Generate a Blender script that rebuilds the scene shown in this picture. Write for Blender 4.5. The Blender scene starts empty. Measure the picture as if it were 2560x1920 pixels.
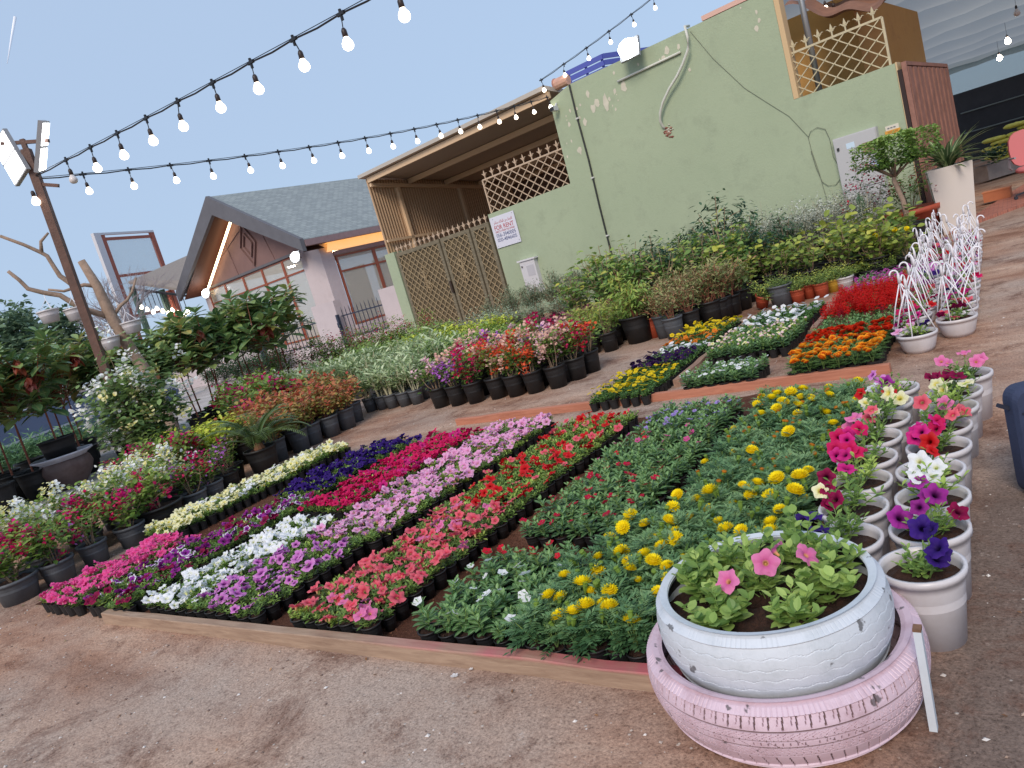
import bpy, math, random
import numpy as np
from mathutils import Vector, Matrix
SC = bpy.context.scene
COL = SC.collection
RNG = np.random.default_rng(7)
random.seed(7)
R_ = math.radians

# ---------------------------------------------------------------- camera
F_PX, ROLL, PITCH, YAW, EYE = 1844.0, R_(16), R_(9.1), R_(36.55), 1.4
fw = np.array([-math.sin(YAW)*math.cos(PITCH), math.cos(YAW)*math.cos(PITCH), -math.sin(PITCH)])
rt = np.array([math.cos(YAW), math.sin(YAW), 0.0])
up = np.cross(rt, fw)
CR = math.cos(ROLL)*rt - math.sin(ROLL)*up
CU = math.sin(ROLL)*rt + math.cos(ROLL)*up
CC = np.array([0, 0, EYE])
cd = bpy.data.cameras.new('camera'); cam = bpy.data.objects.new('camera', cd); COL.objects.link(cam)
cd.sensor_width = 36; cd.lens = F_PX/2560*36; cd.clip_start = 0.05; cd.clip_end = 6000
M = Matrix([[CR[0], CU[0], -fw[0], 0], [CR[1], CU[1], -fw[1], 0], [CR[2], CU[2], -fw[2], EYE], [0, 0, 0, 1]])
cam.matrix_world = M
SC.camera = cam

# ---------------------------------------------------------------- world, sun, exposure
W = bpy.data.worlds.new('World'); SC.world = W; W.use_nodes = True
nt = W.node_tree; bg = nt.nodes['Background']
sky = nt.nodes.new('ShaderNodeTexSky'); sky.sky_type = 'NISHITA'; sky.sun_disc = False
SUN_EL, SUN_ROT = R_(6), R_(200)
sky.sun_elevation = SUN_EL; sky.sun_rotation = SUN_ROT; sky.altitude = 0; sky.air_density = 1.0; sky.dust_density = 0.6; sky.ozone_density = 3.0
mx = nt.nodes.new('ShaderNodeMix'); mx.data_type = 'RGBA'; mx.blend_type = 'MIX'; mx.inputs[0].default_value = SKY_MIX = 0.78
mx.inputs[7].default_value = (3.55, 4.55, 6.15, 1)
nt.links.new(sky.outputs[0], mx.inputs[6]); nt.links.new(mx.outputs[2], bg.inputs[0])
bg.inputs[1].default_value = 0.12
sd = bpy.data.lights.new('sun', 'SUN'); sd.energy = 2.0; sd.angle = R_(24); sd.color = (1.0, 0.87, 0.74)
so = bpy.data.objects.new('sun', sd); COL.objects.link(so)
so.rotation_euler = (R_(52), 0, R_(15))
SC.view_settings.view_transform = 'Standard'; SC.view_settings.look = 'None'; SC.view_settings.gamma = 1
SC.view_settings.exposure = 0.38

# ---------------------------------------------------------------- pixel of the photograph -> place in the world
def ray(px, py):
    return fw + (px-1280)/F_PX*CR - (py-960)/F_PX*CU
def G(px, py, z=0.0):
    d = ray(px, py); t = (z-EYE)/d[2]; return CC + t*d
WA = R_(-6.5); P0 = np.array([-1.9, 14.0, 0.0])
EX = np.array([math.cos(WA), math.sin(WA), 0]); EY = np.array([-math.sin(WA), math.cos(WA), 0])
def WP(x, y, z=0.0):
    return P0 + x*EX + y*EY + np.array([0, 0, z])

# ---------------------------------------------------------------- materials
def lin(c):
    c = np.array(c, float)/255.0
    return tuple(np.where(c <= 0.04045, c/12.92, ((c+0.055)/1.055)**2.4))
def new_mat(name):
    m = bpy.data.materials.new(name); m.use_nodes = True
    return m, m.node_tree, m.node_tree.nodes['Principled BSDF']
def ramp(nt, stops, interp='LINEAR'):
    r = nt.nodes.new('ShaderNodeValToRGB'); e = r.color_ramp.elements; r.color_ramp.interpolation = interp
    while len(e) < len(stops): e.new(0.5)
    for el, (p, c) in zip(e, stops): el.position = p; el.color = (*c, 1) if len(c) == 3 else c
    return r
def mat(name, rgb, rough=0.6, metal=0.0, noise=0.0, nscale=8.0, bump=0.0, bscale=40.0, rgb2=None, spec=0.5, det=6):
    m, nt, b = new_mat(name)
    b.inputs['Roughness'].default_value = rough; b.inputs['Metallic'].default_value = metal
    b.inputs['Specular IOR Level'].default_value = spec
    c = lin(rgb); b.inputs['Base Color'].default_value = (*c, 1)
    if noise or rgb2:
        tc = nt.nodes.new('ShaderNodeTexCoord'); n = nt.nodes.new('ShaderNodeTexNoise')
        n.inputs['Scale'].default_value = nscale; n.inputs['Detail'].default_value = det; n.inputs['Roughness'].default_value = 0.65
        nt.links.new(tc.outputs['Object'], n.inputs['Vector'])
        c2 = lin(rgb2) if rgb2 else tuple(x*(1-noise) for x in c)
        c3 = c if rgb2 else tuple(min(1, x*(1+noise*0.6)) for x in c)
        r = ramp(nt, [(0.32, c2), (0.68, c3)]); nt.links.new(n.outputs[0], r.inputs[0]); nt.links.new(r.outputs[0], b.inputs['Base Color'])
    if bump:
        tc = nt.nodes.new('ShaderNodeTexCoord'); n = nt.nodes.new('ShaderNodeTexNoise'); n.inputs['Scale'].default_value = bscale; n.inputs['Detail'].default_value = 5
        bp = nt.nodes.new('ShaderNodeBump'); bp.inputs['Strength'].default_value = bump; bp.inputs['Distance'].default_value = 0.02
        nt.links.new(tc.outputs['Object'], n.inputs['Vector']); nt.links.new(n.outputs[0], bp.inputs['Height']); nt.links.new(bp.outputs[0], b.inputs['Normal'])
    return m
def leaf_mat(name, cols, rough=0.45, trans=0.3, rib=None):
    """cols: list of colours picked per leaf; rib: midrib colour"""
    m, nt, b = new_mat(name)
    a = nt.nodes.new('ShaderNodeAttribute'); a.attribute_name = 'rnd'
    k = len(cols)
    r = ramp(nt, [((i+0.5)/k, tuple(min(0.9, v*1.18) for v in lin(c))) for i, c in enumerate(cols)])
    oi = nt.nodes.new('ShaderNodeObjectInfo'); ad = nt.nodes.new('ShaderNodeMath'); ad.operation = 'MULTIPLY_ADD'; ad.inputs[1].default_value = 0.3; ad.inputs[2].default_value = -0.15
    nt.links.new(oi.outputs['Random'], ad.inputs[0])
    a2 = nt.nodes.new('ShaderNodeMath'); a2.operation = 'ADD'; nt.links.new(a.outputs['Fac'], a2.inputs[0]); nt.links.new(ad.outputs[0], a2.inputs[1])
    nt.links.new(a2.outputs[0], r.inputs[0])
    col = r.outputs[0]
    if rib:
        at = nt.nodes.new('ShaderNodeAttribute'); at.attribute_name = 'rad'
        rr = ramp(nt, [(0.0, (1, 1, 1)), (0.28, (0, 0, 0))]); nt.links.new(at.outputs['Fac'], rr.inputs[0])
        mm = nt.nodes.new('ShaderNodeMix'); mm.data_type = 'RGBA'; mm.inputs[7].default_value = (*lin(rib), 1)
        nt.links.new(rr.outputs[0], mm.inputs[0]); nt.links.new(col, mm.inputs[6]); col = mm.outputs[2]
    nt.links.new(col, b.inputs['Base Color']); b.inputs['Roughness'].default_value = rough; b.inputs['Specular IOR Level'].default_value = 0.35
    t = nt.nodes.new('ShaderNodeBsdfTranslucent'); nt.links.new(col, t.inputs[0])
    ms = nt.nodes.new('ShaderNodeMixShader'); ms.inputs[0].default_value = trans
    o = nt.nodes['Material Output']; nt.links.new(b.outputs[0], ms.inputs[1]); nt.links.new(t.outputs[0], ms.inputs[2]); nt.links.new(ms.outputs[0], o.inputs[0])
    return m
def flower_mat(name, stops, rough=0.6, trans=0.35, jit=0.15):
    """stops along 'rad' 0 throat .. 1 edge"""
    m, nt, b = new_mat(name)
    a = nt.nodes.new('ShaderNodeAttribute'); a.attribute_name = 'rad'
    r = ramp(nt, [(p, lin(c)) for p, c in stops]); nt.links.new(a.outputs['Fac'], r.inputs[0])
    at = nt.nodes.new('ShaderNodeAttribute'); at.attribute_name = 'rnd'
    oi = nt.nodes.new('ShaderNodeObjectInfo')
    ad = nt.nodes.new('ShaderNodeMath'); ad.operation = 'ADD'; nt.links.new(oi.outputs['Random'], ad.inputs[0]); nt.links.new(at.outputs['Fac'], ad.inputs[1])
    md = nt.nodes.new('ShaderNodeMath'); md.operation = 'MULTIPLY_ADD'; md.inputs[1].default_value = jit; md.inputs[2].default_value = 1.0-jit
    nt.links.new(ad.outputs[0], md.inputs[0])
    hs = nt.nodes.new('ShaderNodeHueSaturation'); nt.links.new(md.outputs[0], hs.inputs['Value']); nt.links.new(r.outputs[0], hs.inputs['Color'])
    nt.links.new(hs.outputs[0], b.inputs['Base Color']); b.inputs['Roughness'].default_value = rough; b.inputs['Specular IOR Level'].default_value = 0.2
    t = nt.nodes.new('ShaderNodeBsdfTranslucent'); nt.links.new(hs.outputs[0], t.inputs[0])
    ms = nt.nodes.new('ShaderNodeMixShader'); ms.inputs[0].default_value = trans
    o = nt.nodes['Material Output']; nt.links.new(b.outputs[0], ms.inputs[1]); nt.links.new(t.outputs[0], ms.inputs[2]); nt.links.new(ms.outputs[0], o.inputs[0])
    return m
def emit_mat(name, rgb, s):
    m, nt, b = new_mat(name); b.inputs['Base Color'].default_value = (0.8, 0.8, 0.8, 1)
    b.inputs['Emission Color'].default_value = (*rgb, 1); b.inputs['Emission Strength'].default_value = s
    return m

# ---------------------------------------------------------------- mesh builder
class MB:
    def __init__(s): s.V = []; s.F = []; s.n = 0; s.mats = []; s.rad = []
    def mi(s, m):
        if m not in s.mats: s.mats.append(m)
        return s.mats.index(m)
    def add(s, V, faces, m, rnd=0.5, rad=None):
        V = np.asarray(V, float); k = s.mi(m)
        for f in faces:                      # list of (k,n) integer arrays
            f = np.asarray(f, int)
            if f.ndim == 1: f = f[None]
            rr = np.full(len(f), rnd) if np.isscalar(rnd) else np.asarray(rnd, float)
            s.F.append((f+s.n, k, rr))
        s.V.append(V); s.rad.append(np.zeros(len(V)) if rad is None else np.asarray(rad, float)); s.n += len(V); return s
    def box(s, x0, x1, y0, y1, z0, z1, m):
        V = [(x, y, z) for z in (z0, z1) for y in (y0, y1) for x in (x0, x1)]
        s.add(V, [[(0, 2, 3, 1), (4, 5, 7, 6), (0, 1, 5, 4), (2, 6, 7, 3), (0, 4, 6, 2), (1, 3, 7, 5)]], m); return s
    def bar(s, a, b, w, h, m, roll=0.0):
        a = np.array(a, float); b = np.array(b, float); d = b-a; L = np.linalg.norm(d); d /= L
        u = np.array([0, 0, 1.0]) if abs(d[2]) < 0.95 else np.array([1.0, 0, 0])
        p = np.cross(d, u); p /= np.linalg.norm(p); q = np.cross(p, d)
        if roll: p, q = math.cos(roll)*p+math.sin(roll)*q, math.cos(roll)*q-math.sin(roll)*p
        V = [c+p*i*w/2+q*j*h/2 for c in (a, b) for i, j in ((-1, -1), (1, -1), (1, 1), (-1, 1))]
        s.add(V, [[(0, 1, 5, 4), (1, 2, 6, 5), (2, 3, 7, 6), (3, 0, 4, 7), (3, 2, 1, 0), (4, 5, 6, 7)]], m); return s
    def tube(s, P, r, m, n=6, rnd=0.5, caps=True):
        P = np.array(P, float); k = len(P); r = np.full(k, r) if np.isscalar(r) else np.array(r, float)
        T = np.gradient(P, axis=0); T /= np.linalg.norm(T, axis=1)[:, None]+1e-12
        ref = np.array([0.31, 0.17, 0.93]) if abs(T[0] @ np.array([0.31, 0.17, 0.93])) < 0.93 else np.array([1.0, 0, 0])
        A = np.cross(T, ref); A /= np.linalg.norm(A, axis=1)[:, None]; B = np.cross(T, A)
        a = np.arange(n)*2*math.pi/n
        V = P[:, None]+r[:, None, None]*(np.cos(a)[None, :, None]*A[:, None]+np.sin(a)[None, :, None]*B[:, None])
        i = np.arange(k-1)[:, None]*n; j = np.arange(n)[None]; j2 = (j+1) % n
        Fq = np.stack([i+j, i+n+j, i+n+j2, i+j2], -1).reshape(-1, 4)
        fs = [Fq]
        if caps: fs += [np.arange(n)[None], (np.arange(n)[::-1]+(k-1)*n)[None]]
        s.add(V.reshape(-1, 3), fs, m, rnd if np.isscalar(rnd) else 0.5); return s
    def lathe(s, prof, m, n=20, c=(0, 0, 0), rnd=0.5):
        prof = np.array(prof, float); k = len(prof); a = np.arange(n)*2*math.pi/n
        V = np.stack([prof[:, 0, None]*np.cos(a), prof[:, 0, None]*np.sin(a), np.repeat(prof[:, 1, None], n, 1)], -1).reshape(-1, 3)+np.array(c)
        i = np.arange(k-1)[:, None]*n; j = np.arange(n)[None]; j2 = (j+1) % n
        s.add(V, [np.stack([i+j, i+j2, i+n+j2, i+n+j], -1).reshape(-1, 4)], m, rnd); return s
    def disc(s, r, z, m, n=16, c=(0, 0)):
        a = np.arange(n)*2*math.pi/n
        s.add(np.stack([c[0]+r*np.cos(a), c[1]+r*np.sin(a), np.full(n, z)], -1), [np.arange(n)[None]], m); return s
    def inst(s, tpl, pos, X, Z, sc, m, rnd=None):
        """tpl=(V,faces,rad); X leaf axis, Z approx normal"""
        TV, TF, TR = tpl; k = len(pos)
        X = X/(np.linalg.norm(X, axis=1)[:, None]+1e-9); Y = np.cross(Z, X); Y /= np.linalg.norm(Y, axis=1)[:, None]+1e-9; Z = np.cross(X, Y)
        sc = np.full(k, sc) if np.isscalar(sc) else sc
        V = pos[:, None]+sc[:, None, None]*(TV[None, :, 0, None]*X[:, None]+TV[None, :, 1, None]*Y[:, None]+TV[None, :, 2, None]*Z[:, None])
        nv = len(TV); rnd = RNG.random(k) if rnd is None else rnd
        fs = [(np.asarray(f)[None]+(np.arange(k)*nv)[:, None, None]).reshape(-1, np.asarray(f).shape[1]) for f in TF]
        kk = s.mi(m)
        for f, f0 in zip(fs, TF): s.F.append((f+s.n, kk, np.repeat(rnd, len(f0))))
        s.V.append(V.reshape(-1, 3)); s.rad.append(np.tile(TR, k)); s.n += nv*k; return s
    def merge(s, o, loc=(0, 0, 0), rz=0.0, sc=1.0, rot=None, drnd=0.0):
        if not o.V: return s
        V = np.concatenate(o.V)*sc
        if rot is not None: V = V @ np.array(rot).T
        else:
            c, q = math.cos(rz), math.sin(rz); V = np.stack([V[:, 0]*c-V[:, 1]*q, V[:, 0]*q+V[:, 1]*c, V[:, 2]], -1)
        V = V+np.array(loc)
        for f, k, rr in o.F: s.F.append((f+s.n, s.mi(o.mats[k]), np.clip(rr+drnd, 0, 1)))
        s.V.append(V); s.rad.append(np.concatenate(o.rad)); s.n += len(V); return s
    def data(s, name, smooth=False):
        V = np.concatenate(s.V); me = bpy.data.meshes.new(name)
        nl = sum(f.size for f, _, _ in s.F); npoly = sum(len(f) for f, _, _ in s.F)
        me.vertices.add(len(V)); me.vertices.foreach_set('co', V.astype(np.float32).ravel())
        me.loops.add(nl); me.polygons.add(npoly)
        me.loops.foreach_set('vertex_index', np.concatenate([f.ravel() for f, _, _ in s.F]).astype(np.int32))
        tot = np.concatenate([np.full(len(f), f.shape[1]) for f, _, _ in s.F]); st = np.concatenate([[0], np.cumsum(tot)[:-1]])
        me.polygons.foreach_set('loop_start', st.astype(np.int32))
        me.polygons.foreach_set('material_index', np.concatenate([np.full(len(f), k) for f, k, _ in s.F]).astype(np.int32))
        me.polygons.foreach_set('use_smooth', np.full(npoly, smooth))
        for m in s.mats: me.materials.append(m)
        me.update(calc_edges=True)
        at = me.attributes.new('rnd', 'FLOAT', 'FACE'); at.data.foreach_set('value', np.concatenate([r for _, _, r in s.F]).astype(np.float32))
        at = me.attributes.new('rad', 'FLOAT', 'POINT'); at.data.foreach_set('value', np.concatenate(s.rad).astype(np.float32))
        return me
    def obj(s, name, parent=None, loc=(0, 0, 0), rz=0.0, smooth=False):
        return part(name, s.data(name, smooth), parent, loc, rz)
def part(name, me, parent=None, loc=(0, 0, 0), rz=0.0, sc=1.0, rot=None):
    o = bpy.data.objects.new(name, me); COL.objects.link(o)
    if parent: o.parent = parent
    o.location = loc
    if rot is not None: o.rotation_euler = rot
    else: o.rotation_euler = (0, 0, rz)
    if sc != 1.0: o.scale = (sc, sc, sc)
    return o
def tag(o, label=None, cat=None, group=None, kind=None):
    if label: o['label'] = label
    if cat: o['category'] = cat
    if group: o['group'] = group
    if kind: o['kind'] = kind
    return o
def thing(name, label, cat, loc=(0, 0, 0), rz=0.0, group=None, sc=1.0):
    o = bpy.data.objects.new(name, None); COL.objects.link(o); o.empty_display_size = 0.1
    o.location = loc; o.rotation_euler = (0, 0, rz)
    if sc != 1.0: o.scale = (sc, sc, sc)
    return tag(o, label, cat, group)
ONES = ['', 'first', 'second', 'third', 'fourth', 'fifth', 'sixth', 'seventh', 'eighth', 'ninth', 'tenth', 'eleventh', 'twelfth', 'thirteenth', 'fourteenth', 'fifteenth', 'sixteenth', 'seventeenth', 'eighteenth', 'nineteenth']
def nth(k):
    if k < 20: return ONES[k]
    t = {2: ('twenty', 'twentieth'), 3: ('thirty', 'thirtieth'), 4: ('forty', 'fortieth')}[k//10]
    return t[1] if k % 10 == 0 else t[0]+'-'+ONES[k % 10]

# ---------------------------------------------------------------- templates
def leaf_tpl(L=1.0, W=0.4, seg=3, droop=0.15, fold=0.12, tip=0.5):
    """leaf along +X"""
    V = [(0, 0, 0)]; rad = [0]; F3 = []; F4 = []
    xs = [L*(i+1)/(seg+1) for i in range(seg)]
    for x in xs:
        t = x/L; w = W/2*math.sin(math.pi*t**(math.log(0.5)/math.log(tip)))**0.8
        z = -droop*t*t*L
        V += [(x, -w, z+fold*w*2), (x, 0, z), (x, w, z+fold*w*2)]; rad += [1, 0, 1]
    V.append((L, 0, -droop*L)); rad.append(0.6); e = len(V)-1
    F3 += [(0, 1, 2), (0, 2, 3), (e, e-2, e-3), (e, e-1, e-2)]
    for i in range(seg-1):
        a = 1+3*i; F4 += [(a, a+3, a+4, a+1), (a+1, a+4, a+5, a+2)]
    fs = [np.array(F3)]
    if F4: fs.append(np.array(F4))
    return np.array(V, float), fs, np.array(rad, float)
LF_OVAL = leaf_tpl(1, 0.55, 3, 0.18, 0.1); LF_NARROW = leaf_tpl(1, 0.3, 2, 0.15, 0.12); LF_THIN = leaf_tpl(1, 0.16, 1, 0.1, 0.1)
LF_ROUND = leaf_tpl(1, 0.8, 3, 0.15, 0.08); LF_SPAT = leaf_tpl(1, 0.45, 3, 0.2, 0.08, 0.62); LF_SMALL = leaf_tpl(1, 0.55, 1, 0.1, 0.1)
LF_BIG = leaf_tpl(1, 0.5, 4, 0.25, 0.12, 0.6); LF_VINCA = leaf_tpl(1, 0.44, 3, 0.12, 0.1, 0.55)
def petunia_flower(m, r=0.031, seed=0, ruffle=0.28, n=30, edge=5):
    """open five-lobed funnel facing +Z"""
    g = np.random.default_rng(seed); a = np.arange(n)*2*math.pi/n; ph = g.random()*6
    b = MB(); V = []; rad = []
    lob = 1+0.10*np.cos(edge*a)-0.05*np.abs(np.cos(edge*a/2+1.57))
    for k, (rr, z, w) in enumerate([(0.10, -0.62, 0), (0.16, -0.25, 0), (0.34, 0.0, 0.15), (0.68, 0.10, 0.5), (1.0, 0.02, 1.0)]):
        q = rr*(1+(lob-1)*w*1.0)
        zz = z + w*ruffle*0.35*np.sin(edge*a+ph) + w*0.10*np.sin(11*a+ph*2)
        V.append(np.stack([q*np.cos(a), q*np.sin(a), zz], -1)*r); rad.append(np.full(n, [0.0, 0.04, 0.3, 0.7, 1.0][k]))
    i = np.arange(4)[:, None]*n; j = np.arange(n)[None]; j2 = (j+1) % n
    b.add(np.concatenate(V), [np.stack([i+j, i+j2, i+n+j2, i+n+j], -1).reshape(-1, 4), np.arange(n)[None]], m, 0.5, np.concatenate(rad))
    return b
def five_petal(m, r=0.018, w=0.9, cup=0.1, n=5):
    b = MB(); V, F, rd = leaf_tpl(1, w, 2, -cup, 0.02, 0.68)
    rd = V[:, 0]/1.0
    a = np.arange(n)*2*math.pi/n; X = np.stack([np.cos(a), np.sin(a), np.full(n, 0.12)], -1); Z = np.tile([0, 0, 1.0], (n, 1))
    b.inst((V, F, rd), np.stack([0*a, 0*a, np.arange(n)*0.0004], -1), X, Z, r, m, np.full(n, 0.5)); return b
def pompom(m, r=0.026, seed=0, rings=6, flat=0.72):
    g = np.random.default_rng(seed); b = MB(); tp = leaf_tpl(1, 0.75, 1, -0.25, 0.05, 0.65)
    P = []; X = []; Z = []; S = []
    for k in range(rings):
        e = k/(rings-1); n = int(17*(1-0.6*e)); el = R_(-12+e*88)
        for i in range(n):
            a = 2*math.pi*(i+0.5*(k % 2)+g.random()*0.3)/n
            d = np.array([math.cos(a)*math.cos(el), math.sin(a)*math.cos(el), math.sin(el)*flat+0.05])
            P.append(d*r*0.42); X.append(d+np.array([0, 0, 0.15])); Z.append([0, 0, 1.0] if e < 0.8 else [math.cos(a), math.sin(a), 0.3]); S.append(r*0.64*(1-0.25*e))
    tp = (tp[0], tp[1], tp[0][:, 0])
    b.inst(tp, np.array(P), np.array(X), np.array(Z, float), np.array(S), m)
    a = np.arange(10)*2*math.pi/10
    b.lathe([(0.001, -r*0.3), (r*0.5, -r*0.12), (r*0.55, r*0.2), (r*0.3, r*0.45), (0.001, r*0.5)], m, 10)
    return b
def pot_mb(rt_, rb, h, m, rim=0.006, lip=0.012, n=20, thick=0.003):
    b = MB()
    b.lathe([(0.001, 0.0), (rb, 0.0), (rb+(rt_-rb)*0.8, h*0.8), (rt_, h-lip), (rt_+rim, h-lip), (rt_+rim, h), (rt_-thick, h), (rt_-thick-0.001, h-lip), (rb+(rt_-rb)*0.6, h*0.55)], m, n)
    return b
def soil_mb(r, z, m, n=14, amp=0.006):
    b = MB(); g = np.random.default_rng(3); a = np.arange(n)*2*math.pi/n
    V = [(0, 0, z+amp)]+[(r*0.55*math.cos(t), r*0.55*math.sin(t), z+g.normal()*amp) for t in a]+[(r*math.cos(t), r*math.sin(t), z) for t in a]
    F3 = [(0, 1+i, 1+(i+1) % n) for i in range(n)]; F4 = [(1+i, 1+n+i, 1+n+(i+1) % n, 1+(i+1) % n) for i in range(n)]
    b.add(V, [F3, F4], m); return b
# ---------------------------------------------------------------- ground, path, mulch
def ground_mat(name, stops, patch, speck=(0.25, (200, 190, 180)), scale=1.0, bump=0.5, dark=False):
    m, nt, b = new_mat(name); L = nt.links
    tc = nt.nodes.new('ShaderNodeTexCoord')
    def noise(s, d, r=0.6, dist=0.0, vec=None):
        n = nt.nodes.new('ShaderNodeTexNoise'); n.inputs['Scale'].default_value = s*scale; n.inputs['Detail'].default_value = d; n.inputs['Roughness'].default_value = r; n.inputs['Distortion'].default_value = dist
        L.new(vec or tc.outputs['Object'], n.inputs['Vector']); return n.outputs[0]
    def mixc(f, a, c):
        x = nt.nodes.new('ShaderNodeMix'); x.data_type = 'RGBA'; L.new(f, x.inputs[0]); L.new(a, x.inputs[6])
        if isinstance(c, tuple): x.inputs[7].default_value = (*c, 1)
        else: L.new(c, x.inputs[7])
        return x.outputs[2]
    mp = nt.nodes.new('ShaderNodeMapping'); mp.inputs['Rotation'].default_value = (0, 0, 0.5); mp.inputs['Scale'].default_value = (0.45, 1.5, 1); L.new(tc.outputs['Object'], mp.inputs['Vector'])
    big = ramp(nt, [(0.3, lin(stops[0])), (0.5, lin(stops[1])), (0.68, lin(stops[2]))]); L.new(noise(1.1, 7, 0.68, 0.6, mp.outputs[0]), big.inputs[0])
    gm = ramp(nt, [(0.42, (0, 0, 0)), (0.62, (1, 1, 1))]); L.new(noise(0.5, 5, 0.6), gm.inputs[0])
    c = mixc(gm.outputs[0], big.outputs[0], lin(patch))
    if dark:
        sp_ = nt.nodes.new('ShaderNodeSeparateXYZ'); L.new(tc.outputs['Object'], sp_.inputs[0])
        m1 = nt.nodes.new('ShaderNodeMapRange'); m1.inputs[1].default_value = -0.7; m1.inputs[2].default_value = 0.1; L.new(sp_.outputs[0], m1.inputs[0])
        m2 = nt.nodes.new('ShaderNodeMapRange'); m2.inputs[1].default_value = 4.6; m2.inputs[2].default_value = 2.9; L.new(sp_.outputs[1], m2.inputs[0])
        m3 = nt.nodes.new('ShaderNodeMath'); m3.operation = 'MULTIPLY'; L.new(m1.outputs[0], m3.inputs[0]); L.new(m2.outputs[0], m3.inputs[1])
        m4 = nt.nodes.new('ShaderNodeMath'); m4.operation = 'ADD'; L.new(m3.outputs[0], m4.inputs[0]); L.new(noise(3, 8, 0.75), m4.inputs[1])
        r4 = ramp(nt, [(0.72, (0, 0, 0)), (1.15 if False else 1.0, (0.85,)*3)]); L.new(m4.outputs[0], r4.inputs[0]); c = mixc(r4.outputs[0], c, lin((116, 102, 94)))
        r5 = ramp(nt, [(0.5, (0, 0, 0)), (0.62, (0.75,)*3)]); L.new(noise(1.7, 10, 0.82, 0.4), r5.inputs[0]); c = mixc(r5.outputs[0], c, lin((110, 76, 62)))
        r6 = ramp(nt, [(0.6, (0, 0, 0)), (0.68, (0.7,)*3)]); L.new(noise(4.5, 10, 0.85, 0.2), r6.inputs[0]); c = mixc(r6.outputs[0], c, lin((206, 190, 178)))
    g2 = ramp(nt, [(0.33, (0.62, 0.6, 0.6)), (0.5, (1, 1, 1)), (0.7, (1.12, 1.12, 1.12))]); L.new(noise(28, 6, 0.8), g2.inputs[0])
    mu2 = nt.nodes.new('ShaderNodeMix'); mu2.data_type = 'RGBA'; mu2.blend_type = 'MULTIPLY'; mu2.inputs[0].default_value = 0.9; L.new(c, mu2.inputs[6]); L.new(g2.outputs[0], mu2.inputs[7]); c = mu2.outputs[2]
    gr = ramp(nt, [(0.33, (0.25, 0.23, 0.22)), (0.46, (0.85, 0.84, 0.84)), (0.58, (1.06, 1.06, 1.06)), (0.7, (1.5, 1.48, 1.45))]); L.new(noise(95, 4, 0.75), gr.inputs[0])
    mu = nt.nodes.new('ShaderNodeMix'); mu.data_type = 'RGBA'; mu.blend_type = 'MULTIPLY'; mu.inputs[0].default_value = 0.8; L.new(c, mu.inputs[6]); L.new(gr.outputs[0], mu.inputs[7]); c = mu.outputs[2]
    v = nt.nodes.new('ShaderNodeTexVoronoi'); v.inputs['Scale'].default_value = 26*scale; L.new(tc.outputs['Object'], v.inputs['Vector'])
    sp = ramp(nt, [(0.0, (1, 1, 1)), (0.10, (0.6, 0.6, 0.6)), (0.16, (0, 0, 0))]); L.new(v.outputs['Distance'], sp.inputs[0])
    sel = nt.nodes.new('ShaderNodeMath'); sel.operation = 'GREATER_THAN'; sel.inputs[1].default_value = 1-speck[0]
    sx = nt.nodes.new('ShaderNodeSeparateColor'); L.new(v.outputs['Color'], sx.inputs[0]); L.new(sx.outputs[0], sel.inputs[0])
    ml = nt.nodes.new('ShaderNodeMath'); ml.operation = 'MULTIPLY'; L.new(sel.outputs[0], ml.inputs[0]); L.new(sp.outputs[0], ml.inputs[1])
    c = mixc(ml.outputs[0], c, lin(speck[1]))
    L.new(c, b.inputs['Base Color']); b.inputs['Roughness'].default_value = 0.95; b.inputs['Specular IOR Level'].default_value = 0.15
    ad = nt.nodes.new('ShaderNodeMath'); ad.operation = 'ADD'; L.new(noise(6, 8, 0.7), ad.inputs[0]); L.new(noise(70, 4, 0.8), ad.inputs[1])
    a3 = nt.nodes.new('ShaderNodeMath'); a3.operation = 'MULTIPLY_ADD'; a3.inputs[1].default_value = 0.5; L.new(ml.outputs[0], a3.inputs[0]); L.new(ad.outputs[0], a3.inputs[2])
    bp = nt.nodes.new('ShaderNodeBump'); bp.inputs['Strength'].default_value = bump; bp.inputs['Distance'].default_value = 0.012
    L.new(a3.outputs[0], bp.inputs['Height']); L.new(bp.outputs[0], b.inputs['Normal'])
    return m
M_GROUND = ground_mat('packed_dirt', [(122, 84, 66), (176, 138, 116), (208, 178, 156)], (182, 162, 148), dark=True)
M_PATH = ground_mat('grey_track', [(160, 152, 146), (186, 180, 176), (204, 198, 194)], (176, 170, 168), (0.2, (210, 205, 200)), 1.0, 0.3)
M_MULCH = ground_mat('mulch', [(66, 36, 26), (104, 66, 50), (138, 98, 78)], (92, 60, 48), (0.2, (150, 110, 84)), 1.6, 1.0)
M_BRICK = None
b = MB(); xs = np.array([-900, -200, -60, -25, -12, -6, -3, 0, 3, 8, 25, 60, 200, 900.0]); ys = np.array([-300, -40, -8, -3, 0, 2, 4, 6, 9, 13, 20, 40, 90, 300, 1500.0])
V = np.array([(x, y, 0) for y in ys for x in xs]); nx = len(xs)
F = [(j*nx+i, j*nx+i+1, (j+1)*nx+i+1, (j+1)*nx+i) for j in range(len(ys)-1) for i in range(nx-1)]
b.add(V, [F], M_GROUND); tag(b.obj('ground'), kind='structure')
def blob_sheet(name, pts, z, m, wob=0.06, sub=14, seed=1):
    g = np.random.default_rng(seed); P = []
    pts = [np.array(p[:2], float) for p in pts]
    for i in range(len(pts)):
        a, c = pts[i], pts[(i+1) % len(pts)]; d = c-a; nrm = np.array([-d[1], d[0]])/np.linalg.norm(d)
        for k in range(sub): P.append(a+d*k/sub+nrm*g.normal()*wob)
    b = MB(); n = len(P); b.add([(p[0], p[1], z) for p in P], [np.arange(n)[None]], m)
    return tag(b.obj(name), kind='structure')
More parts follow.
